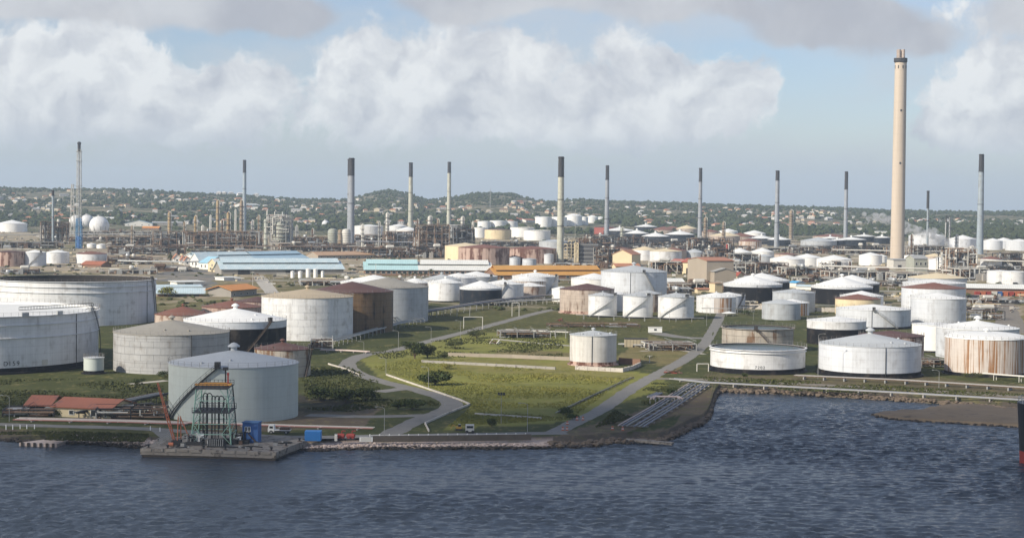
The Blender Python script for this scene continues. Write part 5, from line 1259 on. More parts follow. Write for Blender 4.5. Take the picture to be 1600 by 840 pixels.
# ================================================================== PIPE RACKS AND PIPELINES
def pipe_run(label, pix, offs, r, m, z=0.6, sup=6.0, sup_m=None, name='pipeline', cat='pipeline', group=None, post=0.18, lift=0.0, k=0):
    """pipes side by side along a line of pixels; offs = sideways offsets in metres; z = height of the pipe centres"""
    pts = [P(*q) for q in pix]; pts = smooth_poly(pts, k) if k else pts
    O = pts[0].copy(); t = thing(name, label, cat, O, 0, group); sup_m = sup_m or M_CONC
    nr = []
    for i in range(len(pts)):
        d = pts[min(i + 1, len(pts) - 1)] - pts[max(i - 1, 0)]; d.z = 0; d.normalize(); nr.append(Vector((-d.y, d.x, 0)))
    for j, o in enumerate(offs):
        mb = MB(); rj = r[j % len(r)] if isinstance(r, (list, tuple)) else r
        mj = m[j % len(m)] if isinstance(m, (list, tuple)) else m
        mb.path([pts[i] - O + nr[i] * o + Vector((0, 0, z)) for i in range(len(pts))], rj, 8); mb.build('pipe', mj, t)
    w_ = max(offs) - min(offs) + .8; mid = (max(offs) + min(offs)) / 2; me = None; L = 0; nxt = sup * .5
    for i in range(len(pts) - 1):
        a, b_ = pts[i], pts[i + 1]; seg = (b_ - a).length; ang = math.atan2(nr[i].y, nr[i].x)
        while nxt < L + seg:
            q = a.lerp(b_, (nxt - L) / seg) - O + nr[i] * mid
            if me is None:
                mb = MB(); rm = max(r) if isinstance(r, (list, tuple)) else r
                if z > 1.5:
                    for sgn in (-1, 1): mb.box((sgn * w_ / 2, 0, (z - rm) / 2 - .3), (post, post, z - rm + .6))
                    mb.box((0, 0, z - rm - .1), (w_ + .4, post * 1.2, .2))
                else: mb.box((0, 0, (z - rm) / 2 - .25), (w_, .35, max(z - rm, .1) + .5))
                me = mb.mesh('support', sup_m)
            link('support', me, t, q, ang); nxt += sup
        L += seg
    return t
M_PRED = mat('faded_red_pipe', (0.36, 0.15, 0.13), .6, 0, .2, .3, (0.52, 0.40, 0.36), .55)
M_PPINK = mat('pinkish_white_pipe', (0.56, 0.45, 0.41), .6, 0, .2, .3)
M_PBLUE = mat('blue_grey_pipe', (0.21, 0.22, 0.26), .6, 0, .3, .3, (0.32, 0.28, 0.27), .55)
pipe_run('red and white pipelines running along the quay before the pump house', [(20, 658), (120, 660), (200, 662), (290, 665)], (0, 1.3, 2.6, 4.2), [.12, .1, .12, .1], [M_PRED, M_PPINK, M_PALE, M_PPINK], .4, 9)
pipe_run('pinkish pipelines running behind the blue hut', [(290, 663), (380, 666), (470, 669), (582, 672)], (0, 1.3, 2.6), [.12, .1, .12], [M_PRED, M_PPINK, M_PALE], .4, 9)
pipe_run('grey pipes climbing from the quay past the grey tank', [(160, 652), (215, 638), (262, 628)], (0, 1.0, 2.2, 3.4), [.3, .2, .35, .25], [M_DARK, M_STEEL, M_STEEL, M_RUSTY], 2.2, 5, M_DARK)
pipe_run('lower grey pipes beside the pump house steps', [(120, 655), (180, 645), (240, 640)], (0, 1.0), [.3, .2], [M_DARK, M_STEEL], 1.6, 5, M_DARK)
pipe_run('bundle of grey pipes sloping up the headland to the cove', [(985, 669), (1040, 636), (1092, 602)], (-3.0, -2.0, -.9, .9, 1.9, 2.9), [.2, .16, .24, .2, .24, .16], [M_PBLUE, M_STEEL, M_PBLUE, M_STEEL, M_PBLUE, M_PPINK], .6, 8)
pipe_run('pale expansion loop crossing the sloping pipe bundle', [(1021, 632), (1024, 628.5), (1058, 629), (1062, 632)], (0, .7), .22, M_PPINK, 1.6, 4, M_STEEL)
pipe_run('short blue pipes lying beside the sloping bundle', [(1020, 622), (1034, 616)], (0, .7, 1.4), .28, M_PBLUE, .4, 4)
pipe_run('two white pipelines along the edge of the cove', [(1046, 594), (1100, 600), (1250, 608), (1400, 616), (1600, 628), (1720, 636)], (0, 2.0), [.15, .18], [M_STEEL, M_PBLUE], .5, 9)
pipe_run('low pipe rack along the track before the grey cone tank', [(1240, 592), (1400, 599), (1560, 609), (1700, 618)], (0, 1.0, 2.0, 3.0), [.12, .17, .12, .15], [M_RUSTY, M_STEEL, M_RUSTY, M_STEEL], 1.0, 6, M_STEEL)
pipe_run('white pipe on posts below the orange streaked tank', [(1535, 592), (1570, 595), (1640, 600)], (0, .8), .22, M_PALE, 1.8, 8, M_PALE)
pipe_run('raised pipe rack running behind the road past the white tank', [(524, 541), (570, 528), (620, 514), (664, 503)], (0, 1.2, 2.4), [.2, .16, .22], [M_SILVER, M_STEEL, M_STEEL], 2.0, 6, M_STEEL)
pipe_run('second raised pipe rack behind the rust brown tank', [(600, 508), (650, 500), (700, 490)], (0, 1.2, 2.4, 3.6), [.22, .18, .18, .22], [M_STEEL, M_DARK, M_STEEL, M_PALE], 2.6, 7, M_STEEL)
pipe_run('broad dark pipe rack crossing below the black tanks', [(664, 498), (720, 489), (780, 479), (850, 471), (910, 468)], (0, 1.3, 2.6, 3.9, 5.2), [.22, .28, .2, .28, .22], [M_DARK, M_PBLUE, M_STEEL, M_RUSTY, M_PALE], 3.0, 8, M_STEEL)
pipe_run('pale pipe rack between the black tank and the pink gridded tank', [(772, 480), (830, 476), (880, 474)], (0, 1.0, 2.0), .3, [M_PALE, M_RUSTY, M_PALE], 2.2, 7, M_PALE)
pipe_run('dark pipe trench beside the road to the crossroads', [(872, 646), (930, 618), (990, 590)], (0, .7), [.12, .1], [M_DARK, M_STEEL], .25, 9)
pipe_run('low pinkish pipes at the bend of the road', [(500, 549), (540, 550), (574, 552)], (0, .8, 1.6), .2, M_PPINK, .6, 5)
pipe_run('pipe fence along the foot of the three white tanks', [(900, 498), (960, 500), (1020, 502), (1100, 503)], (0, .5), .1, M_STEEL, 1.8, 7, M_STEEL)
pipe_run('pale pipes before the orange patched tank', [(1096, 491), (1140, 492), (1180, 488)], (0, .8), .15, M_STEEL, 3.0, 8, M_STEEL)
pipe_run('low pipe rack between the white stair tanks and the meadow', [(790, 522), (840, 524), (888, 526)], (0, .8, 1.6), .25, [M_PALE, M_RUSTY, M_STEEL], 1.8, 6, M_STEEL)
pipe_run('pale pipes in front of the low white wall tank yard', [(966, 541), (1030, 544), (1085, 547)], (0, .8, 1.6, 2.4), .25, [M_STEEL, M_SILVER, M_DARK, M_PALE], .9, 4, M_DARK)
pipe_run('blue pipe gallery leading to the pale blue roofed sheds', [(184, 418), (230, 419), (290, 420), (330, 419)], (0, 1.2, 2.4), .4, [M_SILVER, mat('pale_blue_pipe', (0.30, 0.45, 0.50), .6), M_PALE], 5.0, 9, M_STEEL)
for (lb, pix, z, m) in (('long pale pipe rack behind the great chimney foot', [(1300, 398), (1390, 400)], 5, M_PALE), ('long rusty pipe rack before the brown columns', [(268, 391), (400, 393), (560, 394)], 5, M_RUSTY),
                        ('long pale pipe rack across the flare tower yard', [(0, 374), (120, 373), (300, 373)], 5, M_PALE), ('long dark pipe rack below the far black tanks', [(960, 380), (1100, 382), (1300, 386)], 5, M_DARK),
                        ('long blue grey pipe rack before the twin stack', [(556, 386), (655, 388)], 6, M_PBLUE), ('pale pipe rack right of the great chimney', [(1420, 416), (1500, 418), (1600, 420)], 6, M_PALE),
                        ('pale pipe rack crossing behind the white cones', [(1280, 428), (1400, 432), (1450, 433)], 6, M_PALE), ('pale pipe rack before the container shed', [(1470, 436), (1540, 438)], 6, M_PALE)):
    pipe_run(lb, pix, (0, 1.5, 3, 4.5), .45, [m, M_STEEL, m, M_PALE], z, 14, M_STEEL, 'pipe_rack', 'pipe rack')
def portal(label, x0, x1, by, ty, m, group=None):
    A, B = P(x0, by), P(x1, by); s = sc_at(A); h = (by - ty) * s; t = thing('pipe_portal', label, 'frame', A, 0, group); d = B - A
    for q in (Vector((0, 0, 0)), d): mb = MB(); mb.tube(q - Vector((0, 0, .4)), q + Vector((0, 0, h)), .15); mb.build('post', m, t)
    mb = MB(); mb.tube(Vector((0, 0, h)), d + Vector((0, 0, h)), .15); mb.build('crossbar', m, t)
    return t
portal('pale goalpost shaped pipe portal over the upper road', 724.5, 754, 514, 495, M_PALE)
portal('second pale portal beside the white tank pipes', 800, 811, 494, 473, M_PALE)
portal('small grey portal beside the pipe rack', 714, 734, 495, 482, M_STEEL)
portal('pale gate frame beside the open white tank', 1089, 1107, 580, 568, M_PALE)
portal('thin gate frame among the meadow pipes', 868, 884, 528, 515, M_STEEL)
# ================================================================== BUILDINGS
B_BLUE = sheet_mat('pale_blue_sheet', (0.50, 0.61, 0.65), pitch=1.2, col2=(0.58, 0.65, 0.66), thr=.5)
B_BLUE2 = sheet_mat('mid_blue_sheet', (0.34, 0.48, 0.58), pitch=1.2)
B_TURQ = sheet_mat('turquoise_sheet', (0.44, 0.64, 0.65), pitch=1.2)
B_WHT = sheet_mat('white_sheet', (0.72, 0.72, 0.68), pitch=1.2)
B_ORG = sheet_mat('ochre_orange_sheet', (0.56, 0.29, 0.07), pitch=1.2)
B_ORT = sheet_mat('bright_orange_tiles', (0.66, 0.27, 0.06), pitch=.6)
B_RED = sheet_mat('rust_red_sheet', (0.36, 0.125, 0.065), pitch=.9, col2=(0.15, 0.085, 0.07), thr=.54)
B_REDT = sheet_mat('red_tiles', (0.42, 0.10, 0.06), pitch=.7, col2=(0.5, 0.3, 0.2), thr=.6)
B_TER = sheet_mat('terracotta_tiles', (0.44, 0.19, 0.10), pitch=.7)
B_TAN = sheet_mat('tan_sheet', (0.50, 0.32, 0.19), pitch=.9)
B_GREY = sheet_mat('grey_sheet', (0.36, 0.36, 0.35), pitch=.9)
M_BEIGE = mat('beige_cladding', (0.34, 0.29, 0.23), .85, 0, .12, .15)
M_GREYW = mat('grey_block_wall', (0.30, 0.28, 0.25), .9, 0, .2, .2)
M_BRICK = mat('brown_wall', (0.22, 0.13, 0.09), .9, 0, .2, .2)
def building(name, label, A, B, depth, hpx, ridge_px, wallm, roofm, axis='x', over=.5, windows=(), doors=(), monitor=None, roof2=None, cat='building', group=None, flat=False, inner=0):
    A = P(*A); B = P(*B); s = sc_at(A); L = (B - A).length; rz = math.atan2((B - A).y, (B - A).x); h = hpx * s; rise = ridge_px * s; D = depth
    t = thing(name, label, cat, A, rz, group); mb = MB()
    mb.box((L / 2, D / 2, h / 2 - .4), (L, D, h + .8))
    if not flat:
        if axis == 'x': mb.add([(0, 0, h), (0, D, h), (0, D / 2, h + rise), (L, 0, h), (L, D, h), (L, D / 2, h + rise)], [(0, 2, 1), (3, 4, 5)])
        else: mb.add([(0, 0, h), (L, 0, h), (L / 2, 0, h + rise), (0, D, h), (L, D, h), (L / 2, D, h + rise)], [(0, 1, 2), (4, 3, 5)])
    mb.build('wall', wallm, t)
    th = .22
    def slab(q, m, nm='roof'):
        q = [Vector(v) for v in q]; nrm = (q[1] - q[0]).cross(q[2] - q[0]).normalized()
        if nrm.z < 0: nrm = -nrm; q = q[::-1]
        mb = MB(); mb.add([v + nrm * .06 for v in q] + [v + nrm * (th + .06) for v in q], [(3, 2, 1, 0), (4, 5, 6, 7), (0, 1, 5, 4), (1, 2, 6, 5), (2, 3, 7, 6), (3, 0, 4, 7)]); return mb.build(nm, m, t)
    o = over
    if flat: slab([(-o, -o, h), (L + o, -o, h), (L + o, D + o, h + .01 + rise), (-o, D + o, h + .01 + rise)], roofm)
    elif axis == 'x':
        k = rise / (D / 2)
        splits = [(0 - o, L + o, roofm)] if not roof2 else [(-o, L * roof2[0], roofm), (L * roof2[0], L + o, roof2[1])]
        for x0, x1, rm in splits:
            slab([(x0, -o, h - o * k), (x1, -o, h - o * k), (x1, D / 2, h + rise), (x0, D / 2, h + rise)], rm)
            slab([(x0, D + o, h - o * k), (x1, D + o, h - o * k), (x1, D / 2, h + rise), (x0, D / 2, h + rise)], rm)
            if monitor:
                mw, mh = D * monitor[0], monitor[1] * s; zb = h + rise - mw / 2 * k
                slab([(x0 + 2, D / 2 - mw / 2 - .6, zb + mh), (x1 - (2 if x1 > L else 0), D / 2 - mw / 2 - .6, zb + mh), (x1 - (2 if x1 > L else 0), D / 2, zb + mh + mw / 2 * k + .6), (x0 + 2, D / 2, zb + mh + mw / 2 * k + .6)], rm, 'monitor_roof')
                slab([(x0 + 2, D / 2 + mw / 2 + .6, zb + mh), (x1 - (2 if x1 > L else 0), D / 2 + mw / 2 + .6, zb + mh), (x1 - (2 if x1 > L else 0), D / 2, zb + mh + mw / 2 * k + .6), (x0 + 2, D / 2, zb + mh + mw / 2 * k + .6)], rm, 'monitor_roof')
        if monitor:
            mb = MB(); mb.box((L / 2, D / 2, zb + mh / 2 + .1), (L - 5, mw, mh)); mb.build('clerestory', M_DARK, t)
    else:
        k = rise / (L / 2)
        slab([(-o, -o, h - o * k), (-o, D + o, h - o * k), (L / 2, D + o, h + rise), (L / 2, -o, h + rise)], roofm)
        slab([(L + o, -o, h - o * k), (L + o, D + o, h - o * k), (L / 2, D + o, h + rise), (L / 2, -o, h + rise)], roofm)
    for (f, z, w_, hh) in windows:
        mb = MB(); mb.box((L * f, -.03, h * z), (w_, .12, hh)); wn = mb.build('window', M_GLASS, t)
        mb = MB()
        for sx_ in (-1, 1): mb.box((L * f + sx_ * (w_ / 2 + .06), -.05, h * z), (.12, .16, hh + .24))
        for sz_ in (-1, 1): mb.box((L * f, -.06, h * z + sz_ * (hh / 2 + .06)), (w_, .18, .12))
        mb.build('frame', M_WHITEW, wn)
    for (f, w_, hh) in doors:
        mb = MB(); mb.box((L * f, -.03, hh / 2), (w_, .14, hh)); mb.build('door', M_DARK, t)
    return t
WIN = lambda n, z, w_, h_: [((k + .5) / n, z, w_, h_) for k in range(n)]
building('warehouse', 'long warehouse with pale blue stepped roof before the brown columns', (346, 429), (537, 428), 30, 8.5, 12, M_GREYW, B_BLUE, monitor=(.42, 2.4), doors=((.18, 8, 3.6), (.55, 5, 3.2), (.8, 5, 3.2)), over=.9)
building('warehouse', 'long warehouse with mid blue roof behind the pale blue warehouse', (312, 414), (482, 409), 26, 8, 8, M_WHITEW, B_BLUE, roof2=(.5, B_BLUE2), monitor=(.4, 1.6))
building('warehouse', 'white roofed shed between the two blue warehouses', (330, 420), (505, 416), 18, 7, 5, M_WHITEW, B_WHT)
building('warehouse', 'long warehouse with a turquoise and white stepped roof', (570, 430), (768, 431), 28, 9, 11, M_BRICK, B_TURQ, roof2=(.42, B_WHT), monitor=(.45, 2.2), windows=WIN(24, .55, 2.4, 1.6), over=.9)
building('warehouse', 'long low building with ochre orange two tier roof', (775, 436), (946, 435), 26, 6, 10, M_BRICK, B_ORG, monitor=(.5, 2.4), windows=WIN(10, .5, 2, 1.4))
building('warehouse', 'long low tan roofed building left of the turquoise warehouse', (497, 405), (585, 403), 16, 6, 5, M_BEIGE, B_TAN, windows=WIN(9, .5, 1.6, 1.2))
for i, (x0, x1, y, lb, rm, wm) in enumerate(((271, 282, 410, 'white gabled house with terracotta roof at the end of the row', B_TER, M_WHITEW), (282, 290, 413, 'small white gabled house in the middle of the row', B_TER, M_WHITEW), (288, 297, 414, 'small white gabled house nearest the warehouses', B_TER, M_WHITEW))):
    building('house', lb, (x0, y), (x1, y), 14, 7, 6, wm, rm, 'y', windows=((.5, .5, 1.2, 1.4),), cat='house')
building('house', 'white gabled house with a pale blue roof', (297, 417), (311, 418), 18, 11, 11, M_WHITEW, B_BLUE, 'y', windows=((.3, .5, 1.2, 1.8), (.7, .5, 1.2, 1.8)), cat='house')
building('house', 'white house with a bright blue roof', (311, 420), (325, 421), 16, 10, 9, M_WHITEW, sheet_mat('bright_blue_sheet', (0.30, 0.52, 0.64), pitch=1.0), 'x', windows=((.3, .5, 1.2, 1.8), (.7, .5, 1.2, 1.8)), cat='house')
building('house', 'cream two storey house beside the blue roofed house', (325, 424), (338, 425), 16, 13, 7, M_CREAM, B_WHT, 'y', windows=((.3, .35, 1.2, 1.6), (.7, .35, 1.2, 1.6), (.5, .8, 1.2, 1.4)), doors=((.5, 1.4, 2.4),), cat='house')
building('house', 'grey house with a large bright orange roof', (361, 464), (401, 460), 14, 11, 6, M_GREYW, B_ORT, 'x', over=1.4, windows=WIN(4, .35, 1.6, .9), cat='house')
building('house', 'orange roofed annex of the bright orange house', (350, 463), (376, 462), 9, 6, 4.5, M_GREYW, B_ORT, 'x', over=1.2, windows=WIN(2, .5, 1.2, 1.0), cat='house')
building('shed', 'long open shed with pale blue roof beside the leafy tree', (246, 463), (318, 463), 14, 5, 7, M_BRICK, B_BLUE, 'x', over=1.0, doors=((.5, 6, 2), (.25, 5, 2), (.8, 5, 2)))
building('shed', 'pale blue lean to roof behind the long open shed', (240, 453), (316, 452), 12, 4, 3, M_WHITEW, B_BLUE, 'x')
building('shed', 'small white flat roofed shed with a dark doorway', (277, 447), (318, 446), 10, 6, 1, M_WHITEW, B_WHT, flat=True, over=1.0, doors=((.45, 5, 1.8),))
building('shed', 'small white flat shed before the blue warehouse', (350, 438), (376, 437), 9, 4, .5, M_WHITEW, B_WHT, flat=True)
building('plant_hall', 'tall beige windowless building with a dark doorway', (1074, 443), (1104, 447), 18, 38, 4, M_BEIGE, B_TER, 'y', doors=((.65, 3.4, 4),))
building('plant_hall', 'lower stepped wing of the tall beige building', (1104, 446), (1116, 448), 14, 23, 5, M_BEIGE, B_GREY, 'x')
building('plant_hall', 'cream building with a red tiled roof beside the beige building', (1121, 440), (1152, 441), 14, 10, 5, M_CREAM, B_REDT, 'x', windows=WIN(3, .5, 1.2, 1.2))
building('shed', 'red roofed open shed over cream pipes', (1044, 424), (1066, 425), 18, 13, 6, M_CREAM, B_REDT, 'x', over=1.0)
building('shed', 'orange and red roofed shed beside the tall beige building', (1066, 428), (1090, 429), 16, 19, 5, M_CREAM, B_REDT, 'x', roof2=(.3, B_TER), over=1.0)
building('shed', 'broad white roofed shed beside the great pale tank', (1038, 452), (1072, 452), 20, 7, 9, M_WHITEW, B_WHT, 'x')
building('shed', 'small cream block with a flat roof at the yard corner', (1108, 456), (1117, 457), 5, 14, .5, M_CREAM, B_TAN, flat=True)
building('shed', 'low cream hut at the yard corner', (1090, 458), (1108, 458), 6, 6, 1.5, M_CREAM, B_TER, 'x')
building('plant_hall', 'beige gabled hall with an orange roof', (957, 415), (987, 416), 16, 18, 7, M_CREAM, B_TER, 'y')
building('shed', 'red roofed low shed in front of the beige gabled hall', (962, 420), (1000, 420), 10, 4, 4, M_CREAM, B_TER, 'x')
building('shed', 'small shed with a terracotta roof below the tanks by the flare', (127, 417), (158, 418), 12, 4, 5, M_BRICK, B_RED, 'x')
building('shed', 'long white roofed shed above red shipping containers', (1510, 460), (1606, 462), 14, 11, 5, M_BRICK, B_WHT, 'x', over=1.2)
building('plant_hall', 'grey green boiler building below the great chimney', (1428, 424), (1449, 424), 14, 20, 5, M_CLAD, B_GREY, 'x', windows=WIN(3, .6, 1.5, 2))
building('plant_hall', 'cream flat block behind the grey green boiler building', (1396, 420), (1428, 420), 12, 14, 1, M_PALE, B_GREY, flat=True, doors=((.3, 3, 3), (.7, 3, 3)))
building('hut', 'small cream hut with gabled roof left of the great chimney', (1359, 424), (1377, 424), 8, 4, 3, M_CREAM, B_CR if False else B_TAN, 'x')
building('shed', 'red roofed pipe shelter before the white tank row', (1209, 427), (1230, 427), 6, 3.5, 2, M_RUSTY, B_RED, 'x')
building('shed', 'bright blue roofed box behind the black tanks', (1233, 449), (1244, 450), 6, 8, 2, M_WHITEW, sheet_mat('vivid_blue_sheet', (0.08, 0.38, 0.68), pitch=1.0), 'x')
building('shed', 'pale blue low shed behind the black tanks', (1244, 452), (1268, 453), 8, 5, 2, M_WHITEW, B_BLUE, 'x')
building('pump_house', 'cream pump house with a long rust red roof on the quay', (84, 650), (172, 654), 12.0, 15, 10, M_CREAM, B_RED, 'x', over=.6, windows=((.32, .5, 1.2, .9), (.72, .5, 1.6, 1.4), (.9, .5, 1.0, 1.4)), doors=((.8, 1.4, 2.0),))
# long rust red canopy roof that carries on past the pump house walls
A = P(40, 646); s = sc_at(A); t = thing('open_canopy', 'long rust red open canopy roof joined to the pump house', 'canopy', A, math.radians(-2))
L = 46 * s; h = 14 * s; D = 12.0
for k in range(4):
    for y in (.3, D - .3): mb = MB(); mb.tube((L * k / 3.4 + .3, y, -.3), (L * k / 3.4 + .3, y, h), .12); mb.build('post', M_STEEL, t)
for sgn in (0, 1):
    mb = MB(); y0 = -.5 if sgn == 0 else D + .5
    q = [(-.4, y0, h - .2), (L - .7, y0, h - .2), (L - .7, D / 2, h + 10 * s), (-.4, D / 2, h + 10 * s)]; q = q if sgn == 0 else q[::-1]
    mb.add(q + [(x, y, z + .2) for x, y, z in q], [(3, 2, 1, 0), (4, 5, 6, 7), (0, 1, 5, 4), (1, 2, 6, 5), (2, 3, 7, 6), (3, 0, 4, 7)]); mb.build('roof', B_RED, t)

# shipping containers under the white roofed shed
for k, (x, m) in enumerate(((1526, M_RED), (1535, M_ORANGE), (1543, M_RED), (1553, M_PALE), (1561, M_BLUE), (1570, M_ORANGE), (1579, M_RED), (1588, M_ORANGE), (1597, M_ORANGE))):
    p = P(x, 462); s = sc_at(p); cn = ('red', 'orange', 'dull red', 'pale', 'blue', 'orange', 'dull red', 'orange', 'orange')[k]
    t = thing('shipping_container', f'{cn} shipping container under the edge of the white roofed shed', 'container', p, 0, f'{cn} containers by the white shed'); w_ = 7.2 * s
    mb = MB(); mb.box((0, -1, 1.3), (w_, 2.4, 2.6)); mb.build('body', m, t); mb = MB()
    for j in range(5): mb.box((w_ * (-.42 + .21 * j), -2.24, 1.3), (.12, .1, 2.4))
    mb.build('ribs', m, t)
for k, (x, w_, ty) in enumerate(((457, 6, 424), (469, 6.5, 424), (481.5, 7.5, 420), (493, 7, 420.5), (504, 5, 424))):
    tank('small upright white tank in front of the pale blue warehouse', x, w_, ty, ty - 1.2, 434, WW, R_W, vent=False, rail=False, group='small upright tanks by the pale blue warehouse')
# palms along the turquoise warehouse
def palm(px, by, hpx, label, group):
    p = P(px, by); s = sc_at(p); h = hpx * s; t = thing('palm_tree', label, 'palm', p, 0, group); rr = random.Random(int(px)); mb = MB(); mb.tube((0, 0, -.3), (.2, 0, h * .75), .28, .2, 7); mb.build('trunk', M_BARK, t)
    mb = MB()
    for k in range(14):
        a = k * 2.4; up_ = rr.uniform(-.3, .9); L = h * .38; pr = Vector((.2, 0, h * .75)); d = Vector((math.cos(a), math.sin(a), up_)).normalized()
        for j in range(4):
            q = pr + d * (L / 4); sd = d.cross(Vector((0, 0, 1))).normalized() * (.55 * (1 - j / 4.5)); mb.add([pr - sd, pr + sd, q + sd * .7, q - sd * .7], [(0, 1, 2, 3)]); pr = q; d = (d + Vector((0, 0, -.35))).normalized()
    mb.build('crown', L_PALM, t)
for x in (627, 633, 639, 645, 651, 657, 663): palm(x, 434, 9, 'short palm in the row before the turquoise and white warehouse', 'palms before the turquoise warehouse')
palm(673, 433, 16, 'tall palm beside the turquoise and white warehouse', 'tall palm')

# ================================================================== TOWN HOUSES ON THE HILLSIDE
rr = random.Random(5)
WALLC = {'white': (0.58, 0.56, 0.53), 'cream': (0.50, 0.43, 0.32), 'pink': (0.55, 0.38, 0.32), 'grey': (0.42, 0.41, 0.40)}
ROOFC = {'terracotta': (0.36, 0.16, 0.09), 'white': (0.56, 0.55, 0.53), 'grey': (0.27, 0.27, 0.27), 'brown': (0.20, 0.12, 0.08), 'cream': (0.58, 0.50, 0.38)}
HM = {}; SZ = ('small', 'medium sized', 'two storey', 'long low')
def house_mesh(wc, rc, v):
    key = (wc, rc, v)
    if key in HM: return HM[key]
    L, D, h, r_ = ((13, 9, 4.2, 2.4), (17, 10, 4.6, 2.8), (11, 10, 6.8, 2.4), (22, 11, 4.4, 1.6))[v]; mb = MB()
    mb.box((0, 0, h / 2 - 1.5), (L, D, h + 3), mi=0)
    o = .6; hx = L / 2 - D * .35 if v != 3 else L / 2
    e = [(-L / 2 - o, -D / 2 - o, h), (L / 2 + o, -D / 2 - o, h), (L / 2 + o, D / 2 + o, h), (-L / 2 - o, D / 2 + o, h), (-hx, 0, h + r_), (hx, 0, h + r_)]
    mb.add(e, [(0, 1, 5, 4), (1, 2, 5), (2, 3, 4, 5), (3, 0, 4), (3, 2, 1, 0)], 1)
    for k in range(3): mb.box((-L * .32 + L * .32 * k, -D / 2 - .02, h * .5), (1.5, .12, 1.4), mi=2)
    if v == 2:
        for k in range(3): mb.box((-L * .32 + L * .32 * k, -D / 2 - .02, h * .82), (1.5, .12, 1.2), mi=2)
    HM[key] = mb.mesh('house', [mat('house_wall_' + wc, WALLC[wc], .85, 0, .15, .05), mat('house_roof_' + rc, ROOFC[rc], .8, 0, .25, .08), M_GLASS]); return HM[key]
def put_house(px, py, wc, rc, v, scale=1.0, lab=None, grp=None):
    p = P(px, py); o = link('house', house_mesh(wc, rc, v), None, p, rr.uniform(-.6, .6) + (PI / 2 if rr.random() < .2 else 0)); o.scale = (scale,) * 3
    tag(o, lab or f'{SZ[v]} {wc} house with a {rc} roof among the hillside trees', 'house', grp or f'{SZ[v]} {wc} hillside houses with {rc} roofs'); return o
nh = 0; used = []
for _ in range(4000):
    if nh >= 262: break
    px = rr.uniform(-5, 1605); cr = interp(px, CXS, [c[1] for c in CREST]); py = rr.uniform(cr + 9, 352 + (px > 1000) * 4)
    if 560 < px < 900 and py < 318: continue
    if px > 880 and py < 332 and rr.random() < .8: continue
    if px > 1350 and py < 348: continue
    dn = mnoise.noise(Vector((px * .012, py * .05, 3)))
    if dn < -.1 and rr.random() < .75: continue
    if any(abs(px - a) < 9 and abs(py - b_) < 3.0 for a, b_ in used): continue
    used.append((px, py)); nh += 1
    put_house(px, py, rr.choices(list(WALLC), (5, 3, 1, 1))[0], rr.choices(list(ROOFC), (4, 4, 3, 1.5, 2))[0], rr.choices(range(4), (4, 3, 2, 1))[0], rr.uniform(.55, .95))
for k in range(16):
    px = 330 + k * 6.4 + rr.uniform(-2, 2); put_house(px, interp(px, CXS, [c[1] for c in CREST]) + 3 + rr.uniform(0, 2), 'white', 'white', 2, 1.05, 'white apartment house in the row on the ridge', 'white houses on the ridge')
# the rest of the town: too many and too small to pick apart
mb = MB(); k_ = 0
while k_ < 240:
    px = rr.uniform(-5, 1605); cr = interp(px, CXS, [c[1] for c in CREST]); py = cr + 7 + (352 - cr - 7) * rr.random() ** 1.2
    if (560 < px < 900 and py < 316) or (px > 880 and py < 330 and rr.random() < .85) or (px > 1350 and py < 344): continue
    if mnoise.noise(Vector((px * .018, py * .07, 6))) < (.0 if px < 900 else .12): continue
    k_ += 1; p = P(px, py); L, D, h = rr.uniform(5, 10), rr.uniform(5, 8), rr.uniform(2.0, 3.5); a = rr.uniform(-.7, .7); ca_, sa_ = math.cos(a), math.sin(a)
    mb.box((p.x, p.y, p.z + h / 2), (L, D, h + 2), a, 0); mi = rr.choice([1, 1, 2, 3, 3])
    q = [(p.x + x * ca_ - y * sa_, p.y + x * sa_ + y * ca_, p.z + z) for x, y, z in ((-L / 2 - .4, -D / 2 - .4, h + 1), (L / 2 + .4, -D / 2 - .4, h + 1), (L / 2 + .4, D / 2 + .4, h + 1), (-L / 2 - .4, D / 2 + .4, h + 1), (-L * .3, 0, h + 2.6), (L * .3, 0, h + 2.6))]
    mb.add(q, [(0, 1, 5, 4), (1, 2, 5), (2, 3, 4, 5), (3, 0, 4)], mi)
stuff(mb.build('far_houses', [mat('house_wall_cream', WALLC['cream']), mat('house_roof_terracotta', ROOFC['terracotta']), mat('house_roof_white', ROOFC['white']), mat('house_roof_grey', ROOFC['grey'])]), 'scatter of tiny far houses between the hillside trees', 'houses')
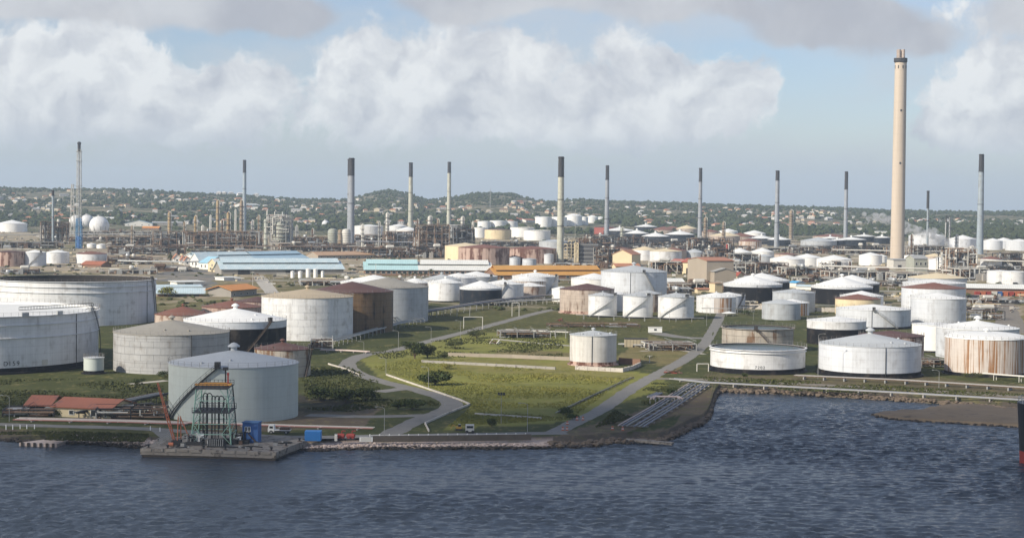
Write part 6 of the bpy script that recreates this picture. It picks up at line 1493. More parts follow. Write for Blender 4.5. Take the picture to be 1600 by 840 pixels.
for (x0, x1, y, d_, hpx, rp, wm, rm, lb) in (
    (195, 238, 353, 30, 4, 5, M_WHITEW, B_BLUE2, 'blue gabled industrial hall at the edge of the town'), (222, 248, 359, 14, 3, 2.5, M_BRICK, B_ORT, 'low orange roofed shed at the edge of the town'),
    (140, 178, 346, 24, 5, 2, M_WHITEW, B_WHT, 'long white industrial hall behind the gas spheres'), (178, 205, 350, 24, 4, 2, M_GREYW, B_GREY, 'grey flat hall right of the long white hall'), (84, 112, 346, 18, 4, 2, M_BRICK, B_TER, 'red roofed row left of the gas spheres'),
    (60, 84, 345, 18, 4, 2, M_BRICK, B_TER, 'red roofed row beside the small black headed stack'), (380, 406, 324, 18, 4, 2, M_WHITEW, B_WHT, 'long cream white school like hall on the hillside'), (238, 285, 352, 20, 4, 2, M_GREYW, B_GREY, 'long grey roofed hall right of the blue gabled hall'),
    (466, 494, 356, 16, 6, .6, M_CONC, B_GREY, 'bare concrete block on the dry grass'), (390, 408, 350, 16, 3, 1.5, M_BRICK, B_TAN, 'brown low building behind the pale blue stack'), (800, 820, 346, 14, 3, 2, M_WHITEW, B_REDT, 'red roofed row beyond the white tank cluster'), (822, 836, 347, 14, 3, 2, M_WHITEW, B_TER, 'terracotta roofed row left of the tanks on the rise'),
    (1545, 1575, 353, 18, 3, 1.5, M_WHITEW, B_WHT, 'long white hall in the trees right of the thick stack'), (1368, 1386, 367, 14, 5, .6, M_WHITEW, B_WHT, 'white block left of the great chimney'), (1340, 1368, 361, 14, 5, .6, M_WHITEW, B_GREY, 'pale block at the town edge left of the great chimney')):
    building('hall', lb, (x0, y), (x1, y + .3), d_, hpx, rp, wm, rm, 'y' if 'gabled industrial' in lb else 'x', windows=WIN(4, .5, 1.5, 1.0))

# ================================================================== QUAY, PIER, LOADING TOWER
poly = [PZ(*q, 1.75) for q in ((219, 700), (330, 702.5), (431, 706), (452, 697), (478, 688), (462, 681), (380, 679), (300, 678), (262, 684), (240, 692))]
t = thing('loading_pier', 'stained concrete loading pier with a dark waterline', 'pier', (0, 0, 0))
M_PIER = mat('stained_concrete', (0.27, 0.24, 0.205), .9, 0, .5, .3, (0.07, 0.058, 0.048), .52, bump=.4)
mb = MB(); mb.prism([(p.x, p.y) for p in poly], .45, 1.75); mb.build('deck', M_PIER, t)
cp = sum(poly, Vector()) / len(poly); mb = MB(); mb.prism([tuple((cp + (p - cp) * .985).xy) for p in poly], -1.5, .6); mb.build('dark_footing', M_DARKROCK, t)
rr = random.Random(9)
for a, b_ in ((0, 1), (1, 2), (2, 3)):
    L = (poly[b_] - poly[a]).length
    for k in range(int(L / 2.6)):
        c = poly[a].lerp(poly[b_], (k + .5) * 2.6 / L); ang = math.atan2((poly[b_] - poly[a]).y, (poly[b_] - poly[a]).x); mb = MB()
        mb.box((c.x, c.y - .02, 1.45 + rr.uniform(-.05, .03)), (rr.uniform(1.9, 2.4), .3, rr.uniform(.45, .66)), ang); mb.build('facing_block', M_PIER, t)
PZZ = 1.75
def on_pier(px, py): return PZ(px, py, PZZ)
# loading tower
A = on_pier(335, 690); s = sc_at(A); t = thing('loading_tower', 'pale green lattice loading tower with black hoses on the pier', 'tower', A)
hx0, hx1, dy = 31 * s, 24 * s, 4.2
lev = [0, 16 * s, 32 * s, 49 * s, 68 * s, 86 * s]
hw = lambda z: hx0 * 1.0 + (hx1 - hx0) * (z / lev[-1])
for sx_ in (-1, 1):
    for sy_ in (-1, 1):
        mb = MB(); mb.beam((sx_ * hw(0), sy_ * dy, 0), (sx_ * hw(lev[-1]), sy_ * dy * .8, lev[-1]), .2); mb.build('leg', M_GREEN if sx_ < 0 or sy_ < 0 else M_DARK, t)
mb = MB()
for k, z in enumerate(lev[1:], 1):
    for sy_ in (-1, 1):
        mb.beam((-hw(z), sy_ * dy, z), (hw(z), sy_ * dy, z), .14)
        for sx_ in (-1, 1):
            z0 = lev[k - 1]; mb.beam((sx_ * hw(z0) * (1 if k % 2 else .55), sy_ * dy, z0), (sx_ * hw(z) * (.55 if k % 2 else 1), sy_ * dy, z), .11)
            if sy_ > 0: mb.beam((sx_ * hw(z0), -dy, z0), (sx_ * hw(z), dy, z), .11); mb.beam((sx_ * hw(z), -dy, z), (sx_ * hw(z), dy, z), .13)
mb.build('bracing', M_GREEN, t)
for z, w_ in ((lev[3], 29 * s), (lev[5], 25 * s)):
    mb = MB(); mb.box((0, 0, z + .1), (2 * w_, 2 * dy + .8, .18)); mb.build('platform', M_DARK, t); mb = MB()
    for sy_ in (-1, 1):
        for h_ in (.55, 1.1): mb.beam((-w_, sy_ * (dy + .3), z + h_), (w_, sy_ * (dy + .3), z + h_), .09)
        for k in range(9): mb.beam((-w_ + 2 * w_ * k / 8, sy_ * (dy + .3), z), (-w_ + 2 * w_ * k / 8, sy_ * (dy + .3), z + 1.15), .09)
    mb.build('guard_rail', M_DARK, t)
mb = MB(); mb.box((-1 * s, -dy * .3, lev[5] + 5 * s), (56 * s, .5, .35)); mb.box((0, dy * .4, lev[5] + 4 * s), (50 * s, .4, .3)); mb.box((4 * s, 0, lev[5] + 6.5 * s), (40 * s, .3, .2)); mb.build('crane_beam', mat('yellow_orange_paint', (0.55, 0.27, 0.06), .6, 0, .2, .6), t)
mb = MB(); mb.beam((17 * s, 0, lev[5]), (17 * s, 0, 113 * s), .28); mb.box((17 * s, 0, 115 * s), (8 * s, 1.0, 4.6 * s)); mb.build('floodlight_mast', M_DARK, t)
mb = MB(); mb.beam((21.5 * s, -.5, lev[5]), (21.5 * s, -.5, 108 * s), .3); mb.box((21.5 * s, -.5, 107 * s), (3 * s, .5, 4 * s)); mb.build('red_post', M_RED, t)
for k in range(7):
    x = (-17 + 5.2 * k) * s; z = (62 + (k * 37 % 13)) * s; w_ = (2.4 + (k % 3)) * s; y = -2.6 + .75 * k; mb = MB(); pr = None
    for j in range(13):
        a = PI * j / 12; q = Vector((x - w_ * math.cos(a), y, z + w_ * 1.4 * math.sin(a)))
        if pr: mb.tube(pr, q, .11, n=7)
        pr = q
    mb.tube((x - w_, y, 1.0), (x - w_, y, z), .11, n=7); mb.tube((x + w_, y, (8 + k * 3) * s), (x + w_, y, z), .11, n=7); mb.build('hose', M_DARK, t)
for k in range(12):
    mb = MB(); x = rr.uniform(-22, 22) * s; y = rr.uniform(-3.5, 3.5); mb.tube((x, y, 0), (x, y, rr.uniform(14, 40) * s), rr.uniform(.06, .12), n=7); mb.build('riser', M_DARK, t)
for k in range(2): mb = MB(); mb.tube(((-4 + 3 * k) * s, -4.9, .3), ((-4 + 3 * k) * s, -4.9, 6.5 * s), .16, n=8); mb.build('white_bollard_pipe', M_WHITE, t)
# manifold on the deck around the tower
for i, (x, y, w_, lb) in enumerate(((305, 694, 26, 'tangle of white and black valves left of the loading tower'), (338, 697, 26, 'dark grille box in front of the loading tower'), (372, 692, 34, 'black pump skid right of the loading tower'))):
    c = on_pier(x, y); t = thing('deck_manifold', lb, 'manifold', c); rr = random.Random(40 + i); W_ = w_ * s
    mb = MB(); mb.box((0, 0, .35), (W_, 2.6, .7)); mb.build('skid', M_DARK, t)
    if i != 1:
        for k in range(14):
            q = Vector((rr.uniform(-.5, .5) * W_, rr.uniform(-1.2, 1.2), .6)); e = q + Vector((0, 0, rr.uniform(.4, 1.8))); f = e + Vector((rr.uniform(-1.5, 1.5), rr.uniform(-.8, .8), 0)); mb = MB(); mb.path([q, e, f], rr.uniform(.08, .17), 7)
            mb.lathe([(.05, -.04), (.28, -.04), (.28, .04), (.05, .04)], 10, (e.x, e.y, e.z + .15)); mb.build('valve', rr.choice([M_WHITE, M_DARK, M_DARK, M_STEEL]), t)
    else:
        for k in range(8): mb = MB(); mb.box((-W_ / 2 + W_ * (k + .5) / 8, -1.34, 1.0), (.14, .1, 1.4)); mb.build('grille_bar', M_STEEL, t)
        mb = MB(); mb.box((0, 0, 1.1), (W_ * .95, 2.3, .8)); mb.build('casing', M_DARK, t)
for x, y in ((232, 699), (262, 700), (318, 701), (352, 702), (392, 703), (424, 703.5), (447, 696), (468, 689)):
    t = thing('mooring_bollard', 'squat dark mooring bollard along the pier edge', 'bollard', on_pier(x, y), 0, 'bollards on the pier edge'); mb = MB(); mb.lathe([(.28, 0), (.22, .1), (.2, .5), (.34, .58), (.34, .72), (.05, .78)], 12); mb.build('post', M_DARK, t); mb = MB(); mb.box((0, 0, .03), (.9, .9, .08)); mb.build('base_plate', M_RUSTY, t)
rr = random.Random(71)
for x, y, lb in ((290, 697, 'coiled black hose left of the grille box'), (362, 699, 'black hose lying beside the grille box'), (410, 699, 'black hose lying below the blue hut'), (432, 692, 'dark hose near the pier corner')):
    t = thing('loose_hose', lb, 'hose', on_pier(x, y)); mb = MB(); q = Vector((0, 0, .15)); a = rr.random() * 6
    for k in range(16): a += rr.uniform(-.2, .9); e = q + Vector((math.cos(a), math.sin(a) * .6, 0)) * .55; mb.tube(q, e, .13, n=7); q = e
    mb.build('hose', M_DARK, t); mb = MB(); mb.tube(q, q + Vector((.35, 0, 0)), .2, n=10); mb.build('flange', M_STEEL, t)
for k in range(11):
    x, y = rr.uniform(285, 445), rr.uniform(688, 699); t = thing('deck_crate', 'small dark equipment box standing on the pier deck', 'box', on_pier(x, y), rr.uniform(-.3, .3), 'small boxes on the pier deck'); w_ = rr.uniform(.5, 1.5); h_ = rr.uniform(.4, 1.1)
    mb = MB(); mb.box((0, 0, h_ / 2), (w_, .8, h_)); mb.build('body', rr.choice([M_DARK, M_RUSTY, M_STEEL, M_DARK]), t); mb = MB(); mb.box((0, 0, h_ + .04), (w_ + .1, .9, .08)); mb.build('lid', M_DARK, t)
# orange derrick crane
c = on_pier(272, 694); t = thing('derrick_crane', 'orange derrick crane with a long leaning lattice boom', 'crane', c)
tip = Vector(((246.5 - 272) * s, 0, 95 * s)); foot = Vector((2 * s, 0, 0)); mb = MB(); prs = None
for k in range(15):
    f = k / 14; q = foot.lerp(tip, f); wd = .26 * (1 - .75 * abs(f - .35)); ring = [q + Vector((a * wd, b_ * wd, 0)) for a, b_ in ((-1, -1), (1, -1), (1, 1), (-1, 1))]
    for j in range(4):
        mb.beam(ring[j], ring[(j + 1) % 4], .05)
        if prs: mb.beam(prs[j], ring[j], .1); mb.beam(prs[j], ring[(j + 1) % 4], .05)
    prs = ring
mb.build('boom', M_ORANGE, t)
for (x, y) in ((6, -1), (9.5, 1)): mb = MB(); mb.beam((x * s, y, 0), ((x + .3) * s, 0, 44 * s), .17); mb.build('mast_leg', M_ORANGE, t)
mb = MB(); mb.beam((24 * s, 0, 9 * s), (9 * s, 0, 44 * s), .17); mb.build('back_stay', M_ORANGE, t)
mb = MB(); 
for z in (10, 20, 30, 40): mb.beam((6 * s, -1 + z * .02, z * s), (9.5 * s, 1 - z * .02, z * s), .14)
mb.build('mast_rungs', M_ORANGE, t)
mb = MB(); mb.beam((8 * s, 0, 44 * s), tip, .06); mb.build('cable', M_DARK, t)
mb = MB(); mb.box((4 * s, 0, .5), (14 * s, 2.2, 1.0)); mb.build('base', M_DARK, t)
c = on_pier(267, 697); t = thing('winch', 'small orange winch lying on the pier', 'winch', c); mb = MB(); mb.tube((-.5, 0, .45), (.5, 0, .45), .42, n=12); mb.build('winch_drum', M_ORANGE, t); mb = MB(); mb.box((0, 0, .15), (1.3, 1.0, .3)); mb.build('base', M_RUSTY, t)
# blue hut, blue container, truck, red barrels
c = on_pier(391, 691); t = thing('control_hut', 'tall blue control hut with white windows on the pier', 'hut', c, math.radians(-8)); W_, H_ = 25 * s, 31 * s
mb = MB(); mb.box((0, 1.2, H_ / 2), (W_, 2.6, H_)); mb.build('wall', M_BLUE, t); mb = MB(); mb.box((0, 1.2, H_ + .08), (W_ + .3, 2.9, .16)); mb.build('roof', mat('faded_blue_roof', (0.06, 0.15, 0.32), .6), t)
for k in range(2):
    mb = MB(); mb.box(((-.26 + .2 * k) * W_, -.12, H_ * .68), (.42, .08, .95)); wn = mb.build('window', M_GLASS, t); mb = MB()
    for sx_ in (-1, 1): mb.box(((-.26 + .2 * k) * W_ + sx_ * .24, -.15, H_ * .68), (.09, .1, 1.12))
    for sz_ in (-1, 1): mb.box(((-.26 + .2 * k) * W_, -.15, H_ * .68 + sz_ * .52), (.42, .1, .09))
    mb.build('frame', M_WHITE, wn)
mb = MB(); mb.beam((-W_ * .1, -.35, H_ * .45), (W_ * .42, -.35, .2), .5, .12); mb.build('stair_flight', M_RUSTY, t)
c = P(488.5, 689); s2 = sc_at(c); t = thing('site_container', 'plain bright blue container on the quay', 'container', c); mb = MB(); mb.box((0, 1.2, 1.12), (25 * s2, 2.4, 2.1)); mb.build('body', mat('bright_blue_paint', (0.04, 0.20, 0.50), .5, 0, .1, .8), t)
for k in range(9): mb = MB(); mb.box((25 * s2 * (-.44 + .11 * k), -.03, 1.1), (.1, .08, 1.9)); mb.build('rib', MATS['bright_blue_paint'], t)
for k in range(4): mb = MB(); mb.box((25 * s2 * (.46 if k % 2 else -.46), .2 if k < 2 else 2.2, .05), (.25, .25, .3)); mb.build('corner_foot', M_DARK, t)
c = P(437, 677); s2 = sc_at(c); t = thing('truck', 'small white flatbed truck parked behind the pier', 'truck', c, math.radians(-4)); L = 5.0
prof2 = [(-2.5, .45), (-2.5, 1.2), (-2.3, 1.95), (-1.2, 2.0), (-1.1, .45)]
mb = MB(); vs = [(x, y, z) for y in (-.85, .85) for x, z in prof2]; mb.add(vs, [(4, 3, 2, 1, 0), (5, 6, 7, 8, 9)] + [(i, (i + 1) % 5, 5 + (i + 1) % 5, 5 + i) for i in range(5)]); mb.build('cab', M_WHITE, t)
mb = MB(); mb.box((-2.44, 0, 1.5), (.1, 1.5, .55)); mb.build('windscreen', M_GLASS, t)
for sy_ in (-1, 1): mb = MB(); mb.box((-1.75, sy_ * .86, 1.5), (.75, .05, .5)); mb.build('side_window', M_GLASS, t)
mb = MB(); mb.box((.7, 0, .85), (3.5, 1.8, .14)); mb.build('flatbed', M_WHITE, t); mb = MB(); mb.box((0, 0, .55), (4.6, .8, .22)); mb.build('chassis', M_DARK, t); mb = MB(); mb.box((1.2, 0, 1.15), (2.2, 1.5, .5)); mb.build('load', M_RUSTY, t)
for x in (-1.75, 1.6):
    for sy_ in (-1, 1):
        mb = MB(); mb.tube((x, sy_ * .6, .42), (x, sy_ * .88, .42), .42, n=16); wh = mb.build('wheel', M_DARK, t); mb = MB(); mb.tube((x, sy_ * .86, .42), (x, sy_ * .9, .42), .2, n=12); mb.build('rim', M_STEEL, wh)
for (x, y, lb) in ((532, 687, 'red pump set on the quay beside the white panel'), (548, 687, 'second red pump set on the quay')):
    c = P(x, y); t = thing('pump_set', lb, 'pump', c); mb = MB(); mb.box((0, 0, .25), (1.8, 1.0, .3)); mb.build('skid', M_DARK, t); drum(t, (0, 0, .95), .5, 1.5, M_RED); mb = MB(); mb.path([(.3, 0, 1.2), (.3, 0, 2.0), (1.1, 0, 2.0)], .1); mb.build('pipe', M_RED, t)
for (x, y, w_, h_, lb) in ((525, 688, 4, 10, 'narrow white cabinet on the quay'), (572, 689, 20, 7, 'low white panel on the quay')):
    c = P(x, y); t = thing('cabinet', lb, 'cabinet', c); mb = MB(); mb.box((0, 0, h_ * s2 / 2), (w_ * s2, .5, h_ * s2)); mb.build('body', M_WHITE, t); mb = MB(); mb.box((0, -.27, h_ * s2 * .5), (w_ * s2 * .8, .04, h_ * s2 * .75)); mb.build('door', M_PALE, t)
    mb = MB(); mb.box((0, 0, h_ * s2 + .04), (w_ * s2 + .1, .62, .08)); mb.build('cap', M_STEEL, t)
# seawall behind the pale rocks, ledge jetty at the left, broken slab at the headland
def wall_run(name, label, pix, h, th, m, seg=4.0, z=None, group=None, cat='wall', post=None):
    pts = [P(*q) for q in pix]; O = pts[0]; t = thing(name, label, cat, O, 0, group)
    for a, b_ in zip(pts, pts[1:]):
        L = (b_ - a).length; nseg = max(1, round(L / seg)); ang = math.atan2((b_ - a).y, (b_ - a).x); me = MB().box((0, 0, h / 2 - .2), (L / nseg - .06, th, h + .4)).mesh('wall_panel', m)
        pm = MB().box((0, 0, h / 2 - .1), (.35, th + .25, h + .35)).mesh('pillar', m) if post else None
        for k in range(nseg):
            c = a.lerp(b_, (k + .5) / nseg) - O; link('wall_panel', me, t, c, ang)
            if pm: link('pillar', pm, t, a.lerp(b_, k / nseg) - O, ang)
    return t
M_WALLW = mat('whitewashed_wall', (0.52, 0.48, 0.43), .9, 0, .3, .4, (0.26, 0.21, 0.17), .55)
wall_run('retaining_wall', 'dark low seawall between the quay road and the pale stones', [(582, 687), (700, 686), (830, 684)], .9, .5, mat('dark_sea_wall', (0.10, 0.085, 0.07), .9, 0, .3, .4))
wall_run('low_wall', 'white kerb wall bordering the field along the winding road', [(604, 586), (660, 605), (718, 625), (734, 632)], .45, .25, M_WALLW, 3.0)
wall_run('low_wall', 'white kerb wall turning back from the bend to the quay', [(734, 632.5), (700, 646), (664, 662), (670, 674)], .45, .25, M_WALLW, 3.0)
wall_run('low_wall', 'white kerb wall along the inside of the road bend', [(513, 569), (540, 577), (561, 586)], .45, .25, M_WALLW, 3.0)
wall_run('low_wall', 'long grey concrete pipe bench with pillars across the field', [(660, 566), (760, 571), (868, 577)], .8, .5, M_CONC, 3.6, post=True)
wall_run('low_wall', 'weathered grey wall behind the long pipe bench', [(700, 556), (800, 559), (890, 563)], 1.2, .3, mat('old_grey_wall', (0.36, 0.31, 0.25), .9, 0, .25, .3), 5.0)
wall_run('low_wall', 'low white bund wall round the solitary streaked tank', [(900, 577), (935, 579), (972, 581), (988, 577), (1001, 571)], 1.2, .4, M_WALLW, 3.4, post=True)
wall_run('low_wall', 'brown rear bund wall of the solitary streaked tank', [(1001, 570.5), (967, 568)], 2.0, .4, M_BRICK, 4.0)
wall_run('low_wall', 'white line of kerb stones in the lower field', [(742, 647), (790, 650), (846, 654)], .4, .4, M_WALLW, 2.6)
wall_run('low_wall', 'white bund wall below the big black tank', [(1165, 482), (1200, 483)], 2.2, .4, M_WALLW, 4.0)
wall_run('low_wall', 'white bund wall below the broad black tank', [(1276, 487), (1312, 487.5)], 2.2, .4, M_WALLW, 4.0)
t = thing('ledge_jetty', 'low pale stone ledge jetty left of the pier', 'jetty', (0, 0, 0)); q = [PZ(a_, b_, .7) for a_, b_ in ((30, 691), (88, 693), (110, 686), (98, 683), (60, 687))]
mb = MB(); mb.prism([(p.x, p.y) for p in q], -1.0, .7); mb.build('slab', M_PALEROCK, t)
for k in range(6): a_ = q[0].lerp(q[1], (k + .5) / 6); mb = MB(); mb.box((a_.x, a_.y - .12, .2), (.5, .4, 1.2)); mb.build('fender', M_DARKROCK, t)
t = thing('broken_slab', 'tilted broken concrete slab reaching into the water at the headland', 'slab', PZ(1010, 690, .6)); mb = MB(); mb.box((1.8, .6, 0), (8.5, 2.2, .45), -.35); o = mb.build('slab', M_PIER, t); o.rotation_euler = (.02, .03, 0)
mb = MB(); mb.box((-2, 2.2, -.1), (5, 2, .7), -.2); mb.build('slab_root', M_PIER, t)
# ================================================================== SMALL THINGS
def lamp(px, by, ty, label, arm=True, group=None, flood=False):
    p = P(px, by); s = sc_at(p); h = (by - ty) * s; t = thing('street_lamp', label, 'lamp', p, 0, group); mb = MB(); mb.tube((0, 0, -.3), (0, 0, h), .075, .05, 8); mb.build('pole', M_STEEL, t)
    if flood:
        mb = MB(); mb.box((0, 0, h), (1.8, .8, .15)); mb.build('platform', M_DARK, t)
        for k in range(3): mb = MB(); mb.box((-.6 + .6 * k, -.25, h + .35), (.45, .3, .45)); mb.build('lamp_head', M_DARK, t)
    else:
        sg = 1 if not arm == 'l' else -1; mb = MB(); mb.path([(0, 0, h), (-.5 * sg, 0, h + .35), (-1.5 * sg, 0, h + .45)], .045); mb.build('arm', M_STEEL, t); mb = MB(); mb.box((-1.8 * sg, 0, h + .43), (.6, .25, .13)); mb.build('lamp_head', M_STEEL, t)
for (x, by, ty, lb) in ((622.5, 547, 518, 'lamp post at the road junction beside the round bush'), (673.5, 540, 512, 'lamp post on the upper road right of the junction'), (568.5, 553, 535, 'short lamp post at the bend by the pinkish pipes'), (719.5, 528, 502, 'lamp post beside the pale goalpost portal'),
                        (669.5, 606, 575, 'lamp post beside the large bush in the field'), (603, 586, 561, 'lamp post where the white kerb begins'), (600.5, 687, 638, 'lamp post on the quay beside the low white panel'), (824, 680, 632, 'lamp post on the quay at the corner of the field'),
                        (14.5, 658, 620, 'lamp post beside the rust red canopy'), (1467, 607, 580, 'lamp post between the grey cone tank and the orange streaked tank'), (1104, 509, 484, 'lamp post beside the crossroads by the white stair tank'), (1046, 503, 488, 'lamp post at the foot of the white tank row'), (1177, 500, 487, 'lamp post behind the rusted open tank'),
                        (694, 636, 618, 'lamp post inside the sharp bend of the road')): lamp(x, by, ty, lb)
lamp(783, 661, 616, 'floodlight mast with dark lamp heads in the grass field', flood=True)
lamp(1278, 592, 523, 'tall thin mast between the open white tank and the grey cone tank', arm='l')
# white guard posts along the quay road
gp = MB(); gp.lathe([(.11, -.2), (.11, .85), (.08, .95), (.01, .97)], 10)
gpm = gp.mesh('guard_post', M_WHITE)
for k in range(17): x = 578 + 15.2 * k; tag(link('guard_post', gpm, None, P(x, 684.5 - .008 * (x - 578))), 'short white guard post along the quay road edge', 'post', 'white guard posts along the quay')
for x in (9.5, 20, 31.5, 42, 54): tag(link('guard_post', gpm, None, P(x, 669.5)), 'white guard post at the quay road before the rust red canopy', 'post', 'white posts before the canopy')
for x, y in ((235, 672), (250, 674)): tag(link('guard_post', gpm, None, P(x, y)), 'white guard post where the road turns onto the pier', 'post', 'white posts by the pier road')
# guard rail cross bar along the quay
pts = [P(578 + 15.2 * k, 684.5 - .12 * k) for k in range(17)]
t = thing('guard_rail', 'thin white guard rail joining the quay posts', 'railing', pts[0])
for a, b_ in zip(pts, pts[1:]): mb = MB(); mb.beam(a - pts[0] + Vector((0, 0, .72)), b_ - pts[0] + Vector((0, 0, .72)), .07); mb.build('rail', M_WHITE, t)
# pier ramp fence
for k, (x0, y0, x1, y1) in enumerate(((240, 697, 263, 683), (247, 699, 266, 687))):
    A, B = P(x0, y0), P(x1, y1); t = thing('ramp_fence', ('outer', 'inner')[k] + ' grey railing of the ramp down to the pier', 'railing', A)
    for j in range(9): q = (B - A) * (j / 8); mb = MB(); mb.beam(q, q + Vector((0, 0, 1.1)), .08); mb.build('post', M_STEEL, t)
    for h_ in (.6, 1.1): mb = MB(); mb.beam(Vector((0, 0, h_)), B - A + Vector((0, 0, h_)), .07); mb.build('rail', M_STEEL, t)
# road cones and barrels at the lower road
def cone(px, py, label, group):
    p = P(px, py); t = thing('traffic_barrel', label, 'barrier', p, 0, group); mb = MB(); mb.lathe([(.42, 0), (.42, .1), (.3, .12), (.22, .85), (.05, .9)], 14); mb.build('body', M_ORANGE, t); mb = MB(); mb.lathe([(.285, .35), (.25, .55)], 14); mb.build('white_stripe', M_WHITE, t)
for x, y in ((901.5, 656), (911, 656), (879.5, 672), (886, 672), (886.5, 663)): cone(x, y, 'orange road barrel where the lower road is dug up', 'orange barrels at the road works')
for x, y in ((957, 671), (973, 672)): cone(x, y, 'red and white barrel at the lower end of the pipe bundle', 'barrels at the pipe bundle')
# white van and crates at the quay corner
p = P(734, 676); t = thing('parked_van', 'boxy pale van parked on the quay below the field', 'van', p, .05); mb = MB(); mb.box((0, 0, 1.15), (1.9, 1.7, 1.5)); mb.build('body', M_PALE, t); mb = MB(); mb.box((0, -.86, 1.45), (1.4, .05, .5)); mb.build('window', M_GLASS, t)
for sx_ in (-1, 1): mb = MB(); mb.tube((sx_ * .65, -.9, .36), (sx_ * .65, -.6, .36), .36, n=14); mb.build('wheel', M_DARK, t)
mb = MB(); mb.box((0, 0, .42), (1.8, 1.5, .2)); mb.build('chassis', M_DARK, t)
p = P(717, 672); t = thing('excavator', 'small yellow digger beside the pale van', 'digger', p); t.scale = (.75,) * 3; YL = mat('digger_yellow', (0.36, 0.22, 0.05), .6, 0, .3, .8)
mb = MB(); mb.box((0, 0, .9), (1.7, 1.3, .6)); mb.build('body', YL, t); mb = MB(); mb.box((.2, 0, 1.5), (.8, .9, .8)); mb.build('cab', M_GLASS, t); mb = MB(); mb.beam((-.7, 0, 1.1), (-1.8, 0, 1.7), .22); mb.beam((-1.8, 0, 1.7), (-2.5, 0, .5), .18); mb.build('arm', YL, t)
for sy_ in (-1, 1): mb = MB(); mb.box((0, sy_ * .55, .3), (2.0, .35, .55)); mb.build('track', M_DARK, t)
# tan switch box, valve field and site cabin by the crossroads
p = P(976, 542); s = sc_at(p); t = thing('switch_house', 'tan ribbed switch container among the valve field', 'container', p); mb = MB(); mb.box((18 * s, 1.4, 6.5 * s), (36 * s, 2.8, 12.5 * s)); mb.build('body', mat('tan_paint', (0.42, 0.36, 0.25), .7), t)
for k in range(7): mb = MB(); mb.box((36 * s * (k + .5) / 7, -.06, 6.5 * s), (.14, .14, 12 * s)); mb.build('rib', MATS['tan_paint'], t)
mb = MB(); mb.box((18 * s, 1.4, 13 * s), (37 * s, 3.1, .25)); mb.build('roof', M_DARK, t)
p = P(1014, 519); s = sc_at(p); t = thing('site_cabin', 'white site cabin behind the valve field', 'cabin', p); mb = MB(); mb.box((10 * s, 1.3, 3.8 * s), (21 * s, 2.6, 8 * s)); mb.build('body', M_WHITE, t); mb = MB(); mb.box((10 * s, -.03, 4.4 * s), (4 * s, .1, 2.6 * s)); mb.build('window', M_GLASS, t); mb = MB(); mb.box((10 * s, 1.3, 8 * s), (22 * s, 2.9, .15)); mb.build('roof', M_PALE, t)
process_unit('low valve field with pale pipe loops beside the road', 1014, 1088, 548, 537, 14, 51, M_STEEL, 0, 0, 90, 1, 0, None, 'valve_field')
process_unit('low pipe yard behind the meadow wall', 782, 860, 528, 518, 10, 52, M_STEEL, 0, 0, 50, 1, .2, None, 'valve_field')
process_unit('rusty pipe yard between the crossroads and the small grey tank', 860, 1000, 512, 507, 10, 53, M_RUSTY, 0, 0, 40, 1, 0, None, 'valve_field')
process_unit('dark pipe yard beside the pump house', 4, 84, 651, 640, 7, 54, M_DARK, 0, 0, 60, 1, .2, None, 'valve_field')
process_unit('dark pipe tangle between the pump house and the grey tank', 150, 258, 655, 638, 10, 55, M_DARK, 0, 0, 80, 2, .1, None, 'valve_field')
process_unit('pipe yard with white frames beside the white riveted tank', 486, 520, 546, 532, 10, 56, M_PALE, 0, 0, 40, 1, .1, None, 'valve_field')
process_unit('dark pipe gallery between the yard and the wide grey tank', 1512, 1570, 500, 486, 12, 57, M_DARK, 0, 2, 50, 1, .1, None, 'valve_field')
process_unit('low pipe rows beside the dark brown rusted tank', 1440, 1478, 574, 562, 8, 58, M_STEEL, 0, 0, 30, 1, .1, None, 'valve_field')
p = P(782, 440); 
# low white conical canopy by the road
p = P(1139, 493); s = sc_at(p); t = thing('canopy', 'low white conical canopy by the orange patched tank', 'canopy', p); mb = MB(); r_ = 11.5 * s; mb.lathe([(r_, 4 * s), (r_, 4.4 * s), (.1, 7 * s)], 16); mb.build('roof', M_WHITE, t)
for k in range(6): a = k * PI / 3; mb = MB(); mb.tube((r_ * .9 * math.cos(a), r_ * .9 * math.sin(a), -.2), (r_ * .9 * math.cos(a), r_ * .9 * math.sin(a), 4.1 * s), .1); mb.build('post', M_STEEL, t)
# red wreckage heap beside the meadow
p = P(772, 537); t = thing('scrap_heap', 'heap of red and white scrap beside the meadow path', 'scrap', p); rr = random.Random(2)
for k in range(9): mb = MB(); mb.beam((rr.uniform(-2.5, 2.5), rr.uniform(-1, 1), .1), (rr.uniform(-2.5, 2.5), rr.uniform(-1, 1), rr.uniform(.5, 1.7)), .4, .2); mb.build('scrap_piece', rr.choice([M_RED, M_PALE, M_RUSTY]), t)
for (x, y, lb) in ((871, 501, 'heap of orange red scrap below the pink gridded tank'), (1052, 583, 'stack of brown planks beside the open white tank')):
    p = P(x, y); t = thing('scrap_heap', lb, 'scrap', p)
    for k in range(8): mb = MB(); mb.beam((rr.uniform(-3, 3), rr.uniform(-1, 1), .1), (rr.uniform(-3, 3), rr.uniform(-1, 1), rr.uniform(.3, 1.1)), .4, .2); mb.build('scrap_piece', rr.choice([M_RED, M_RUSTY, M_RUSTY]), t)
